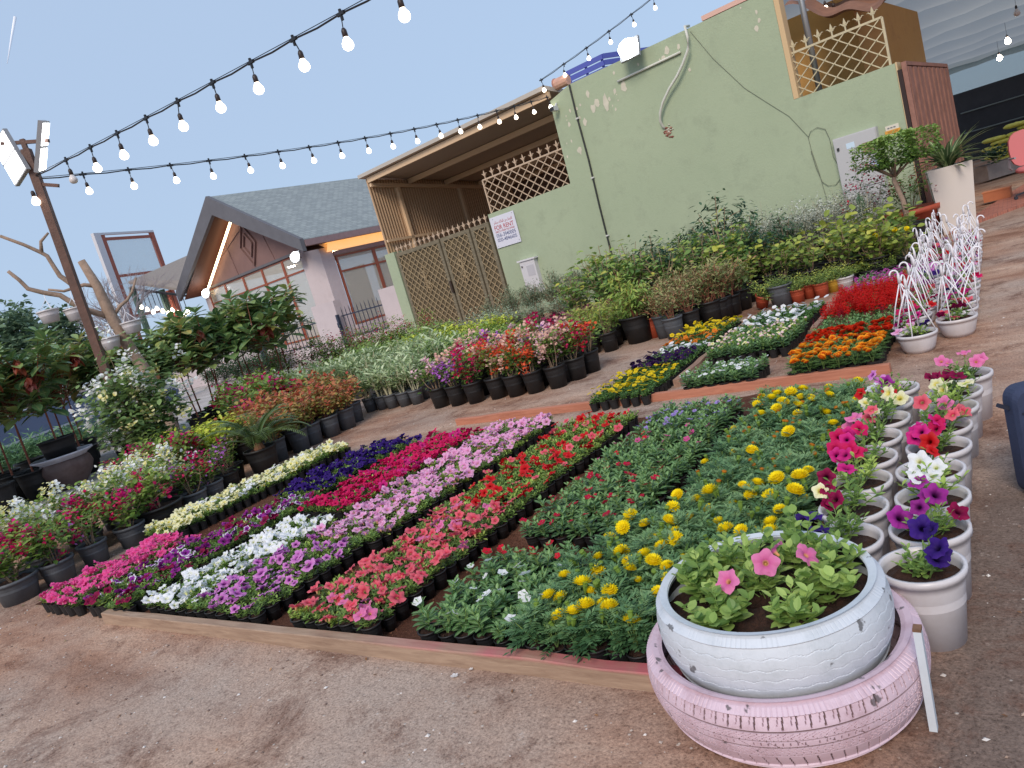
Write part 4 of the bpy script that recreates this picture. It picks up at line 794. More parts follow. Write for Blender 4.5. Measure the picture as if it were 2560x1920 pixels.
def lamp2(name, pos, right, upv, w, h, parent):
    right = right/np.linalg.norm(right); nrm = np.cross(right, upv); nrm /= np.linalg.norm(nrm); upv = np.cross(nrm, right); upv /= np.linalg.norm(upv)
    b = MB(); q = [pos+right*i*w/2+upv*j*h/2 for i, j in ((-1, -1), (1, -1), (1, 1), (-1, 1))]
    V = [p for p in q]+[p-nrm*0.05 for p in q]; b.add(V, [[(0, 3, 2, 1), (4, 5, 6, 7), (0, 1, 5, 4), (1, 2, 6, 5), (2, 3, 7, 6), (3, 0, 4, 7)]], M_LAMPB); o = b.obj('lamp_head', parent)
    for s in (-1, 1):
        q = [pos+upv*s*h*0.245+nrm*0.008+right*i*w*0.45+upv*j*h*0.215 for i, j in ((-1, -1), (1, -1), (1, 1), (-1, 1))]
        b = MB(); b.add(q+[p-nrm*0.007 for p in q], [[(0, 1, 2, 3), (7, 6, 5, 4), (0, 4, 5, 1), (1, 5, 6, 2), (2, 6, 7, 3), (3, 7, 4, 0)]], M_FLOOD2); b.obj('lit_panel', o)
M_FLOOD2 = emit_mat('pole_flood_white', (1, 1, 0.97), 4.5)
def tol(v): return np.array([v[0]*c_-v[1]*s_, v[0]*s_+v[1]*c_, v[2]])   # world vector -> pole frame
lamp2('l', tol(0.0*CU-0.24*CR)+top+[0, 0, -0.1], tol(CR*0.75+CU*0.45-fw*0.55), tol(-CR*0.5+CU*0.86), 0.36, 0.56, t)
lamp2('r', tol(0.10*CU+0.19*CR)+top+[0, 0, -0.07], tol(ray(105, 300)/1.25+CR*0.22), tol(CU*0.95+CR*0.12+0.05*fw), 0.34, 0.6, t)
M_BULB = emit_mat('warm_bulb', (1.0, 0.84, 0.66), 4.5); M_DEADB = mat('unlit_bulb', (214, 208, 206), 0.3)
def bulb_data(m):
    b = MB(); b.lathe([(0.001, -0.125), (0.022, -0.121), (0.036, -0.108), (0.042, -0.09), (0.038, -0.07), (0.026, -0.052), (0.019, -0.04), (0.019, -0.03)], m, 14); return b.data('bulb', True)
def socket_data():
    b = MB(); b.lathe([(0.001, 0.03), (0.012, 0.028), (0.02, 0.012), (0.021, -0.034), (0.014, -0.036)], M_SOCK, 10); return b.data('socket', True)
BD, BDD, SD = bulb_data(M_BULB), bulb_data(M_DEADB), socket_data(); BD2 = bulb_data(emit_mat('bright_bulb', (1.0, 0.9, 0.74), 60.0))
def cross_data():
    b = MB(); b.bar((-0.04, 0, 0), (0.04, 0, 0), 0.024, 0.024, M_BLKW); b.bar((0, 0, -0.05), (0, 0, 0.035), 0.018, 0.018, M_BLKW); return b.data('clamp')
CD = cross_data()
def string_lights(label, nodes, drop, scale, base, extra=None, dead=(), wire=0.008):
    t = thing('string_lights', label, 'string lights', tuple(base)); b = MB(); base = np.array(base)
    P = []
    for i, n in enumerate(nodes):
        P.append(np.array(n)-base)
        if i < len(nodes)-1: P.append((np.array(n)+np.array(nodes[i+1]))/2-base-np.array([0, 0, 0.012]))
    b.tube(P, wire, M_BLKW, 5); b.tube([p+np.array([0, 0, 0.012+0.012*(k % 2)]) for k, p in enumerate(P)], wire*0.5, M_BLKW, 4); b.obj('cable', t)
    for i, n in enumerate(nodes):
        if i in (0,) and extra is None: continue
        p = np.array(n)-base; sw = RNG.normal()*0.015
        b = MB(); b.tube([p, p+[sw*0.5, 0, -drop*0.5], p+[sw, 0, -drop]], 0.005*scale, M_BLKW, 4, caps=False); b.obj('lead', t)
        part('clamp', CD, t, tuple(p), math.atan2(nodes[-1][1]-nodes[0][1], nodes[-1][0]-nodes[0][0]))
        o = part('socket', SD, t, tuple(p+[sw, 0, -drop-0.03*scale]), 0, scale); part('bulb', BDD if i in dead else BD, o)
    return t
ax = np.array([-9.5, 4.66, 3.93])
NA_ = [ax]+[ax+np.array([0.5755*(k+1.475), -0.0016*(k+1.475), -0.0405*(k+1.475)+0.0004*(k+1.475)**2]) for k in range(17)]
string_lights('upper string of warm bulbs rising right from the lamp pole', NA_, 0.10, 1.1, ax, dead=(1,))
E_ = WP(-5.95, -0.1, 4.5); ab = np.array([-9.47, 4.64, 3.90]); NB_ = []
for k in range(19):
    t_ = k/18.0; NB_.append(ab+(E_-ab)*t_+np.array([0, 0, -4*0.19*t_*(1-t_)]))
string_lights('lower string of warm bulbs from the lamp pole to the green wall', NB_, 0.10, 1.0, ab)
p0 = WP(-5.95, -0.15, 4.86); dC = (CR*57.5-CU*-39.5)/120.0
NC_ = [p0+dC*k+np.array([0, 0, 0.004*k*k]) for k in range(9)]
string_lights('short string of bulbs climbing above the green wall into the sky', NC_, 0.10, 1.0, p0, extra=1)
b = MB(); bl = MB()
t = thing('pole_bulb', 'single warm bulb glowing against the rusty pole', 'bulb', tuple(ax+np.array([0.02, -0.08, -0.2]))); part('socket', SD, t, (0, 0, 0.0), 0, 1.15); part('bulb', BD, t, sc=1.15)
# bulbs on the right under the roofs
for i, (px, py, y) in enumerate(((2062, 8, 2.0), (2083, 13, 2.2), (2155, 104, 8.0), (2183, 158, 9.0), (2517, 90, 12.0), (2497, 133, 14.0), (2540, 17, 9.0))):
    d = ray(px, py); tt = ((P0-CC) @ EY+y)/(d @ EY); p = CC+tt*d
    t = thing('hanging_bulb', ['left bulb of the close pair by the brown cloth', 'right bulb of the close pair by the brown cloth', 'bulb glowing behind the upper right corner of the lattice', 'bulb glowing low behind the lattice corner', 'upper bulb of the two under the net at far right', 'lower bulb of the two under the net at far right', 'small dim lamp at the upper right corner under the net'][i], 'bulb', tuple(p), 0, 'bulbs under the roofs on the right')
    part('socket', SD, t, sc=1.2); o = part('bulb', BDD if i == 6 else (BD if i < 2 else BD2), t, sc=1.0 if i < 2 else 1.7); b = MB(); b.tube([(0, 0, 0.03), (0, 0, 0.35)], 0.004, M_BLKW, 4); b.obj('cord', t)

# ---------------------------------------------------------------- far left: sign frame, pergola, trees
M_WFR = mat('white_frame', (206, 206, 212), 0.5); M_RFR = mat('rust_frame', (160, 88, 70), 0.6, noise=0.2)
m, nt_, bb = new_mat('clear_sheet'); bb.inputs['Base Color'].default_value = (*lin((190, 206, 210)), 1); bb.inputs['Roughness'].default_value = 0.35; bb.inputs['Alpha'].default_value = 0.3; M_CLR = m
def PY(px, py, dist):  # point along the ray at horizontal distance
    d = ray(px, py); return CC+d*dist/np.hypot(d[0], d[1])
q0, q1, q2, q3 = PY(246, 583, 46), PY(396, 620, 49), PY(320, 830, 46), PY(428, 700, 49)
t = thing('sign_frame', 'tall white and rusty sign frame holding a clear sheet', 'sign', (q0[0], q0[1], 0), math.atan2(q1[1]-q0[1], q1[0]-q0[0])); w = float(np.hypot(*(q1-q0)[:2])); zt = float(q0[2]); 
b = MB(); b.box(-0.45, 0.0, -0.1, 0.1, 0, zt, M_WFR); b.obj('post', t)
b = MB(); b.box(0.02, 0.3, -0.07, 0.07, 0, zt-0.12, M_RFR); b.obj('post', t); b = MB(); b.box(w-0.3, w, -0.07, 0.07, 0, zt-0.08, M_RFR); b.obj('post', t)
b = MB(); b.box(0.0, w, -0.08, 0.08, zt-0.12, zt, M_WFR); b.obj('rail', t); b = MB(); b.box(0.301, w-0.301, -0.04, 0.04, zt-0.42, zt-0.26, M_RFR); b.obj('rail', t); b = MB(); b.box(0.301, w-0.301, -0.04, 0.04, zt-2.5, zt-2.36, M_RFR); b.obj('rail', t); b = MB(); b.box(0.301, w-0.301, -0.04, 0.04, zt-4.8, zt-4.64, M_RFR); b.obj('rail', t)
b = MB(); b.box(0.301, w-0.301, -0.005, 0.005, zt-4.6, zt-0.43, M_CLR); b.obj('sheet', t)
M_AWN = mat('grey_awning', (134, 126, 120), 0.7, noise=0.1); M_GST = mat('green_steel', (66, 92, 82), 0.5)
A_, C_, E2, B2 = PY(322, 710, 41), PY(450, 727, 39), PY(482, 705, 39), PY(480, 640, 42)
t = thing('pergola', 'grey awning on green and rusty posts left of the house', 'pergola', (A_[0], A_[1], 0)); o0 = np.array([A_[0], A_[1], 0])
b = MB(); q = [A_-o0, C_-o0, E2-o0, B2-o0]; b.add(q+[p+[0, 0, 0.12] for p in q], [[(0, 3, 2, 1), (4, 5, 6, 7), (0, 1, 5, 4), (1, 2, 6, 5), (2, 3, 7, 6), (3, 0, 4, 7)]], M_AWN); b.obj('awning', t)
for (px, py, d_), mm in (((328, 714, 41), M_GST), ((402, 722, 40), M_GST), ((420, 724, 39.8), M_RFR)):
    p = PY(px, py, d_)-o0; b = MB(); b.bar((p[0], p[1], 0), (p[0], p[1], p[2]-0.05), 0.22, 0.22, mm); b.obj('post', t)
b = MB(); p, q = PY(326, 722, 40.9)-o0, PY(470, 740, 38.6)-o0; b.bar(p, q, 0.1, 0.1, M_BLKW); b.obj('rail', t)
for i in range(10):
    p = PY(338+13*i, 724+1.6*i, 40.5-0.2*i)-o0; p2 = PY(352+13.3*i, 758+(i % 3)*5+1.2*i, 40.5-0.2*i)-o0; b = MB(); b.tube([p, [p[0], p[1], p2[2]]], 0.02, M_BLKW, 4); b.obj('lead', t); part('bulb', BD, t, (p[0], p[1], p2[2]), 0, 2.4)
# contrail
cA, cB = ray(38, 42), ray(18, 160); b = MB(); dd = 4500
b.tube([CC+cA*dd, CC+(cA*0.6+cB*0.4)*dd, CC+cB*dd], [9, 7, 2], mat('contrail_white', (235, 235, 240), 1.0), 6); tag(b.obj('contrail', smooth=True), 'short white vapour trail high in the sky at left', 'contrail')
# low hoarding beyond the left plants
M_HOARD = mat('blue_grey_hoarding', (92, 106, 134), 0.7, noise=0.12, nscale=0.8)
h0, h1 = PY(-260, 1190, 19), PY(420, 900, 28)
t = thing('hoarding', 'blue grey boundary hoarding with a pale rail behind the left plants', 'hoarding', (h0[0], h0[1], 0), math.atan2(h1[1]-h0[1], h1[0]-h0[0])); w = float(np.hypot(*(h1-h0)[:2]))
b = MB(); b.box(0, w, 0, 0.08, 0, 1.15, M_HOARD); b.obj('panel', t); b = MB(); b.box(0, w, -0.05, 0.13, 0.48, 0.53, mat('pale_rail', (176, 182, 192))); b.box(0, w, -0.05, 0.13, 1.151, 1.2, bpy.data.materials['pale_rail']); b.obj('rail', t)
# ---------------------------------------------------------------- plant materials
M_POTB = mat('black_plastic', (30, 30, 32), 0.55, noise=0.25, nscale=12); M_POTG = mat('dusty_grey_plastic', (84, 88, 94), 0.6, noise=0.25, nscale=8); M_POTW = mat('white_plastic', (218, 216, 222), 0.35, nscale=3.5, rgb2=(196, 190, 190))
M_TERR = mat('terracotta_plastic', (176, 78, 52), 0.55, noise=0.12); M_YELP = mat('yellow_plastic', (214, 168, 60), 0.5, noise=0.1)
M_SOIL = mat('potting_soil', (62, 40, 32), 0.95, noise=0.5, nscale=60, bump=0.8, bscale=150)
M_LPET = leaf_mat('petunia_leaf', [(82, 108, 54), (104, 136, 66), (128, 158, 80), (148, 176, 92)], 0.5, 0.3)
M_LLIME = leaf_mat('young_petunia_leaf', [(110, 140, 62), (138, 166, 78), (162, 186, 92), (178, 198, 104)], 0.5, 0.35)
M_LVIN = leaf_mat('vinca_leaf', [(58, 92, 58), (76, 112, 68), (96, 134, 80), (118, 152, 92)], 0.38, 0.25, rib=(160, 184, 140))
M_LMAR = leaf_mat('marigold_leaf', [(48, 80, 54), (66, 102, 66), (92, 128, 84), (122, 152, 104)], 0.5, 0.25)
M_LMAR2 = leaf_mat('marigold_leaf_light', [(66, 98, 58), (88, 122, 66), (112, 144, 78)], 0.5, 0.25)
M_STEMG = mat('green_stem', (112, 138, 74), 0.6); M_STEMW = mat('woody_stem', (148, 124, 100), 0.8, noise=0.2); M_STEMR = mat('reddish_stem', (150, 92, 72), 0.8, noise=0.2); M_BARK = mat('grey_brown_bark', (156, 134, 118), 0.9, noise=0.25, nscale=12, bump=0.4)
FM = {
 'hot pink': flower_mat('hot_pink', [(0, (255, 190, 210)), (0.12, (228, 70, 140)), (0.5, (240, 84, 160)), (1, (242, 108, 172))]),
 'cream': flower_mat('cream', [(0, (226, 214, 90)), (0.22, (240, 228, 130)), (0.5, (246, 242, 190)), (1, (250, 248, 214))]),
 'purple': flower_mat('purple', [(0, (60, 10, 60)), (0.25, (110, 24, 104)), (0.6, (160, 44, 148)), (1, (172, 56, 160))], jit=0.3),
 'maroon': flower_mat('maroon', [(0, (60, 0, 30)), (0.3, (120, 8, 60)), (1, (156, 16, 78))], jit=0.3),
 'picotee': flower_mat('picotee', [(0, (90, 20, 100)), (0.35, (150, 50, 160)), (0.72, (160, 60, 170)), (0.86, (240, 236, 246)), (1, (250, 248, 252))]),
 'navy': flower_mat('deep_violet', [(0, (20, 8, 50)), (0.3, (48, 22, 104)), (1, (66, 34, 130))], jit=0.3),
 'white': flower_mat('white_petal', [(0, (226, 226, 150)), (0.2, (240, 242, 226)), (0.45, (246, 248, 252)), (1, (250, 250, 254))], jit=0.05),
 'crimson': flower_mat('crimson', [(0, (110, 0, 50)), (0.2, (196, 16, 84)), (0.6, (216, 28, 98)), (1, (222, 40, 110))], jit=0.2),
 'lilac': flower_mat('lilac', [(0, (70, 10, 80)), (0.2, (140, 50, 140)), (0.45, (214, 120, 204)), (1, (232, 160, 224))]),
 'light pink': flower_mat('light_pink', [(0, (206, 170, 110)), (0.15, (220, 140, 186)), (0.5, (240, 170, 216)), (1, (246, 192, 226))]),
 'coral': flower_mat('coral', [(0, (214, 180, 130)), (0.16, (206, 50, 84)), (0.4, (234, 92, 112)), (1, (242, 122, 136))], jit=0.2),
 'red': flower_mat('red', [(0, (120, 0, 10)), (0.25, (196, 14, 20)), (0.6, (214, 24, 30)), (1, (220, 60, 66))], jit=0.25),
 'magenta': flower_mat('magenta', [(0, (60, 6, 50)), (0.16, (160, 14, 100)), (0.5, (212, 34, 130)), (1, (222, 54, 146))]),
 'pink': flower_mat('soft_pink', [(0, (240, 190, 120)), (0.2, (228, 110, 170)), (1, (240, 140, 190))]),
 'yellow marigold': flower_mat('marigold_yellow', [(0, (228, 200, 12)), (0.4, (248, 224, 20)), (1, (255, 238, 40))], jit=0.08, trans=0.3),
 'orange marigold': flower_mat('marigold_orange', [(0, (190, 70, 10)), (0.35, (226, 110, 20)), (0.7, (246, 170, 40)), (1, (250, 186, 60))], jit=0.25, trans=0.3),
 'red marigold': flower_mat('marigold_red', [(0, (150, 20, 6)), (0.5, (200, 38, 12)), (1, (214, 62, 20))], jit=0.25),
 'orange bud': flower_mat('orange_bud', [(0, (196, 120, 30)), (1, (210, 130, 40))]), 'green bud': flower_mat('green_bud', [(0, (130, 160, 70)), (1, (170, 186, 70))]),
 'vinca crimson': flower_mat('vinca_crimson', [(0, (250, 220, 230)), (0.1, (190, 16, 60)), (1, (196, 22, 66))], jit=0.25), 'vinca red': flower_mat('vinca_red', [(0, (250, 220, 220)), (0.1, (216, 24, 50)), (1, (222, 30, 60))]),
 'vinca pink': flower_mat('vinca_pink', [(0, (180, 20, 90)), (0.15, (220, 80, 150)), (1, (226, 96, 166))]), 'vinca white': flower_mat('vinca_white', [(0, (230, 226, 160)), (0.14, (246, 246, 250)), (1, (250, 250, 254))], jit=0.05),
 'lavender': flower_mat('lavender', [(0, (110, 70, 160)), (0.2, (160, 134, 212)), (1, (182, 158, 228))]),
 'pansy yellow': flower_mat('pansy_yellow', [(0, (120, 70, 10)), (0.3, (228, 196, 20)), (1, (240, 212, 40))]), 'pansy dark': flower_mat('pansy_dark', [(0, (210, 190, 60)), (0.15, (40, 14, 60)), (1, (58, 24, 84))], jit=0.3), 'pansy white': flower_mat('pansy_white', [(0, (220, 200, 80)), (0.2, (244, 244, 248)), (1, (250, 250, 252))], jit=0.05),
 'pansy orange': flower_mat('pansy_orange', [(0, (120, 40, 10)), (0.4, (226, 120, 30)), (1, (238, 150, 50))]), 'salvia': flower_mat('salvia_red', [(0, (190, 20, 18)), (1, (228, 40, 30))], jit=0.3), 'celosia': flower_mat('celosia_maroon', [(0, (110, 10, 40)), (1, (150, 24, 60))], jit=0.3), 'dianthus': flower_mat('dianthus', [(0, (130, 20, 90)), (0.5, (176, 60, 150)), (1, (214, 140, 200))], jit=0.3),
 'orange': flower_mat('bract_orange', [(0, (220, 90, 50)), (1, (232, 104, 66))], jit=0.25), 'peach': flower_mat('bract_peach', [(0, (236, 190, 176)), (1, (240, 200, 180))], jit=0.15), 'pinkwhite': flower_mat('bract_pinkwhite', [(0, (244, 216, 220)), (1, (246, 190, 212))], jit=0.15),
 'violet': flower_mat('bract_violet', [(0, (190, 110, 206)), (1, (200, 124, 216))], jit=0.2), 'deep pink': flower_mat('bract_deep_pink', [(0, (190, 30, 90)), (1, (206, 50, 110))], jit=0.3), 'deep red': flower_mat('bract_deep_red', [(0, (168, 18, 46)), (1, (184, 30, 58))], jit=0.3)}
def fdata(key, r, seed): return petunia_flower(FM[key], r, seed).data('flower', True)
FLW = {}
def flw(key, kind='pet', v=0):
    k = (key, kind, v)
    if k not in FLW:
        if kind == 'pet': FLW[k] = petunia_flower(FM[key], 0.031 if v else 0.028, v+1, 0.3+0.1*v)
        elif kind == 'five': FLW[k] = five_petal(FM[key], 0.019+0.002*v, 0.9)
        elif kind == 'pom': FLW[k] = pompom(FM[key], 0.027-0.004*v, v)
        elif kind == 'pansy': FLW[k] = five_petal(FM[key], 0.024+0.002*v, 1.05, 0.05, 5)
        elif kind == 'bud': b = MB(); b.lathe([(0.001, -0.03), (0.004, -0.02), (0.008, -0.008), (0.008, 0.002), (0.0075, 0.003)], FM['green bud'], 7); b.lathe([(0.0075, 0.003), (0.01, 0.008), (0.006, 0.011), (0.001, 0.012)], FM[key], 7, rnd=0.4); FLW[k] = b
        elif kind == 'spike':
            b = MB(); g = np.random.default_rng(v+5); n = 26; z = g.random(n)*0.085; a = g.random(n)*6.28
            b.inst((LF_SMALL[0], LF_SMALL[1], LF_SMALL[0][:, 0]), np.stack([0.003*np.cos(a), 0.003*np.sin(a), z], -1), np.stack([np.cos(a), np.sin(a), 0.5+0*a], -1), np.tile([0, 0.1, 1.0], (n, 1)), 0.022*(1.15-z/0.1), FM[key]); FLW[k] = b
    return FLW[k]
FDAT = {}
def flwd(*a):
    if a not in FDAT: FDAT[a] = flw(*a).data('flower', a[1] in ('pet',) )
    return FDAT[a]
# ---------------------------------------------------------------- small bedding plants
SPOT = pot_mb(0.040, 0.030, 0.075, M_POTB, 0.003, 0.006, 14, 0.002); SSOIL = soil_mb(0.037, 0.068, M_SOIL, 9, 0.004)
def rosette_plant(seed, m, ns=8, spread=0.058, h=0.055, L=0.032, tpl=LF_SPAT, per=8, z0=0.068):
    g = np.random.default_rng(seed); b = MB(); P = []; X = []; Z = []; S = []; tips = []
    for i in range(ns):
        a = 6.283*i/ns+g.normal()*0.3; r = spread*(0.35+0.65*g.random()) if i else 0.0; hh = h*(0.7+0.6*g.random())*(1.15-0.5*r/spread)
        e = np.array([r*math.cos(a), r*math.sin(a), hh]); P0_ = np.array([r*0.15*math.cos(a), r*0.15*math.sin(a), 0])
        b.tube([P0_+[0, 0, z0-0.004], P0_*0.5+e*0.5+[0, 0, z0], e+[0, 0, z0]], [0.0018, 0.0016, 0.001], M_STEMG, 4, caps=False); tips.append(e+[0, 0, z0])
        for j in range(per):
            t = 0.25+0.75*(j+0.5)/per; p = P0_*(1-t)+e*t; q = a+2.4*j+g.normal()*0.3; el = 0.15+0.75*t+g.normal()*0.15
            P.append(p+[0, 0, z0]); X.append([math.cos(q)*math.cos(el), math.sin(q)*math.cos(el), math.sin(el)]); Z.append([-math.cos(q)*0.5, -math.sin(q)*0.5, 1.0]); S.append(L*(1.1-0.45*t)*(0.8+0.4*g.random()))
    b.inst(tpl, np.array(P), np.array(X), np.array(Z), np.array(S), m, np.clip(g.normal(0.5, 0.25, len(P)), 0, 1)); return b, tips
def vinca_plant(seed):
    g = np.random.default_rng(seed); b = MB(); P = []; X = []; Z = []; S = []; R = []; tips = []; z0 = 0.068
    for i in range(4):
        a = g.random()*6.28; e = np.array([0.03*math.cos(a), 0.03*math.sin(a), 0.06+0.04*g.random()]); b.tube([[0, 0, z0-0.004], e*0.5+[0, 0, z0], e+[0, 0, z0]], 0.002, M_STEMG, 4, caps=False); tips.append(e+[0, 0, z0])
        for j in range(6):
            t = 0.2+0.8*j/5
            for s in (0, math.pi):
                q = a+j*1.57+s+g.normal()*0.2; el = (0.12+0.8*t**2)+g.normal()*0.1; P.append(e*t+[0, 0, z0]); X.append([math.cos(q)*math.cos(el), math.sin(q)*math.cos(el), math.sin(el)]); Z.append([-math.cos(q)*0.4, -math.sin(q)*0.4, 1]); S.append(0.055*(1.05-0.5*t**2)*(0.85+0.3*g.random())); R.append(0.15+0.7*t+g.normal()*0.1)
    b.inst(LF_VINCA, np.array(P), np.array(X), np.array(Z), np.array(S), M_LVIN, np.clip(R, 0, 1)); return b, tips
def fern_plant(seed, m=None, h=0.15, spread=0.075, nf=24, z0=0.068):
    m = m or M_LMAR; g = np.random.default_rng(seed); b = MB(); P = []; X = []; Z = []; S = []; R = []; tips = []
    for i in range(5):
        a = 6.283*i/5+g.normal()*0.4; r = spread*0.5*g.random(); e = np.array([r*math.cos(a), r*math.sin(a), h*(0.75+0.35*g.random())]); b.tube([[0, 0, z0-0.004], e*0.5+[0, 0, z0], e+[0, 0, z0]], 0.0022, M_STEMG, 4, caps=False); tips.append(e+[0, 0, z0])
        for j in range(nf//5+2):
            t = 0.25+0.75*j/(nf//5+1); q = a+2.2*j+g.normal()*0.4; el = 0.25+0.6*t+g.normal()*0.15; o = e*t+[0, 0, z0]; d = np.array([math.cos(q)*math.cos(el), math.sin(q)*math.cos(el), math.sin(el)]); sd = np.array([-math.sin(q), math.cos(q), 0]); n_ = np.cross(d, sd); LL = spread*(0.95-0.3*t)
            for k in range(5):
                tt = 0.3+0.7*k/4; c = o+d*LL*tt-np.array([0, 0, LL*0.35*tt*tt])
                for s in ((-1, 1) if k < 4 else (0,)):
                    P.append(c); X.append(d*0.75+sd*s*0.8+[0, 0, -0.15]); Z.append([0.1*s, 0, 1.0]); S.append(LL*(0.42-0.12*abs(tt-0.5))); R.append(np.clip(0.25+0.5*t+g.normal()*0.12, 0, 1))
    b.inst(leaf_tpl(1, 0.34, 1, 0.1, 0.1), np.array(P), np.array(X), np.array(Z, float), np.array(S), m, np.array(R)); return b, tips
VAR = {'petunia': [rosette_plant(s, M_LPET) for s in range(5)], 'petlime': [rosette_plant(s+20, M_LLIME, 7, 0.05, 0.05, 0.036) for s in range(3)], 'vinca': [vinca_plant(s) for s in range(5)],
       'marigold': [fern_plant(s, None, 0.105, 0.10, 34) for s in range(6)], 'marsmall': [fern_plant(s+30, M_LMAR2, 0.075, 0.07, 26) for s in range(3)], 'pansy': [rosette_plant(s+40, leaf_mat('pansy_leaf', [(60, 96, 50), (84, 122, 62), (104, 142, 76)], 0.45, 0.25) if s == 0 else bpy.data.materials['pansy_leaf'], 7, 0.05, 0.05, 0.034, LF_OVAL, 7) for s in range(3)]}
VDAT = {k: [v[0].data('foliage') for v in vs] for k, vs in VAR.items()}
SPD, SSD = SPOT.data('pot', True), SSOIL.data('soil')
PITCH_ = 0.0885
def tilt_rot(g, amt=0.5, toward=(0.35, -0.5)):
    tx, ty = g.normal(0, amt)+toward[0]*0, g.normal(0, amt)
    v = Vector((toward[0]*0.6+g.normal()*amt, toward[1]*0.6+g.normal()*amt, 1.0)).normalized()
    return v.to_track_quat('Z', 'Y').to_euler()
def mixcol(spec, g, yy):
    r = g.random(); c = 0
    for k, p in spec:
        c += p
        if r < c: return k
    return spec[-1][0]
PLANTS = []
# label colour, kind, x0, x1, y0, y1, colours, flowers per pot, flower kind, height of flowers
B_ = [('hot pink', 'petunia', -5.62, -5.16, 1.84, 2.68, [('hot pink', 1)], 3.4, 'pet'), ('cream', 'petunia', -6.08, -5.72, 2.84, 4.76, [('cream', 0.85), ('white', 0.15)], 3.2, 'pet'),
      ('purple', 'petunia', -4.98, -4.56, 1.86, 3.38, [('purple', 0.6), ('maroon', 0.2), ('picotee', 0.2)], 1.7, 'pet'), ('deep violet', 'petunia', -5.16, -4.70, 3.50, 4.68, [('navy', 1)], 3.3, 'pet'),
      ('white', 'petunia', -4.30, -3.92, 1.90, 2.96, [('white', 1)], 2.9, 'pet'), ('crimson', 'petunia', -4.42, -3.93, 3.18, 4.66, [('crimson', 0.9), ('magenta', 0.1)], 3.1, 'pet'),
      ('lilac', 'petunia', -3.80, -3.32, 1.90, 2.60, [('lilac', 1)], 1.7, 'pet'), ('light pink', 'petunia', -3.76, -3.26, 2.70, 4.74, [('light pink', 1)], 2.3, 'pet'),
      ('coral', 'petunia', -2.97, -2.48, 1.90, 2.98, [('coral', 0.95), ('pink', 0.05)], 1.9, 'pet'), ('red', 'petunia', -2.99, -2.49, 3.08, 4.66, [('red', 0.8), ('coral', 0.2)], 0.95, 'pet'),
      ('white', 'vinca', -2.14, -1.68, 1.90, 2.26, [('vinca white', 1)], 0.75, 'five'), ('bright red', 'vinca', -2.12, -1.76, 2.36, 2.45, [('vinca red', 1)], 0.7, 'five'),
      ('crimson', 'vinca', -2.18, -1.66, 2.76, 3.42, [('vinca crimson', 1)], 0.9, 'five'), ('rose pink', 'vinca', -2.18, -1.66, 3.50, 4.02, [('vinca pink', 0.7), ('vinca red', 0.3)], 0.35, 'five'), ('lavender', 'vinca', -2.18, -1.68, 4.12, 4.56, [('lavender', 1)], 1.0, 'five')]
MARI = 'yellow'
for nm, kind, x0, x1, y0, y1, cols, dens, fk in B_:
    nx, ny = int(round((x1-x0)/PITCH_))+1, int(round((y1-y0)/PITCH_))+1
    for j in range(ny):
        for i in range(nx):
            PLANTS.append(dict(nm=nm, kind=kind, x=x0+i*(x1-x0)/max(1, nx-1)+RNG.normal()*0.004, y=y0+j*(y1-y0)/max(1, ny-1)+RNG.normal()*0.004, cols=cols, dens=dens, fk=fk, i=i+1, j=j+1))
for j in range(31):
    y = 1.885+j*PITCH_; xa, xb = (-1.60, -1.20) if y < 2.32 else ((-1.56, -0.92) if y < 2.70 else (-1.41, -0.90)); nx = int(round((xb-xa)/PITCH_))+1
    for i in range(nx):
        k = 'back' if y > 4.0 else 'mid' if y > 2.95 else 'front'
        if y > 4.5: continue
        PLANTS.append(dict(nm='yellow', kind='marigold', x=xa+i*(xb-xa)/(nx-1)+RNG.normal()*0.004, y=y+RNG.normal()*0.004, cols=None, dens={'front': 0.6, 'mid': 0.05, 'back': 0.4}[k], fk=k, i=i+1, j=j+1))
GR = {'petunia': 'petunias in small black pots', 'vinca': 'vincas in small black pots', 'marigold': 'marigolds in small black pots'}
CNT = {'petunia': 0, 'vinca': 0, 'marigold': 0}; STUFF = {}
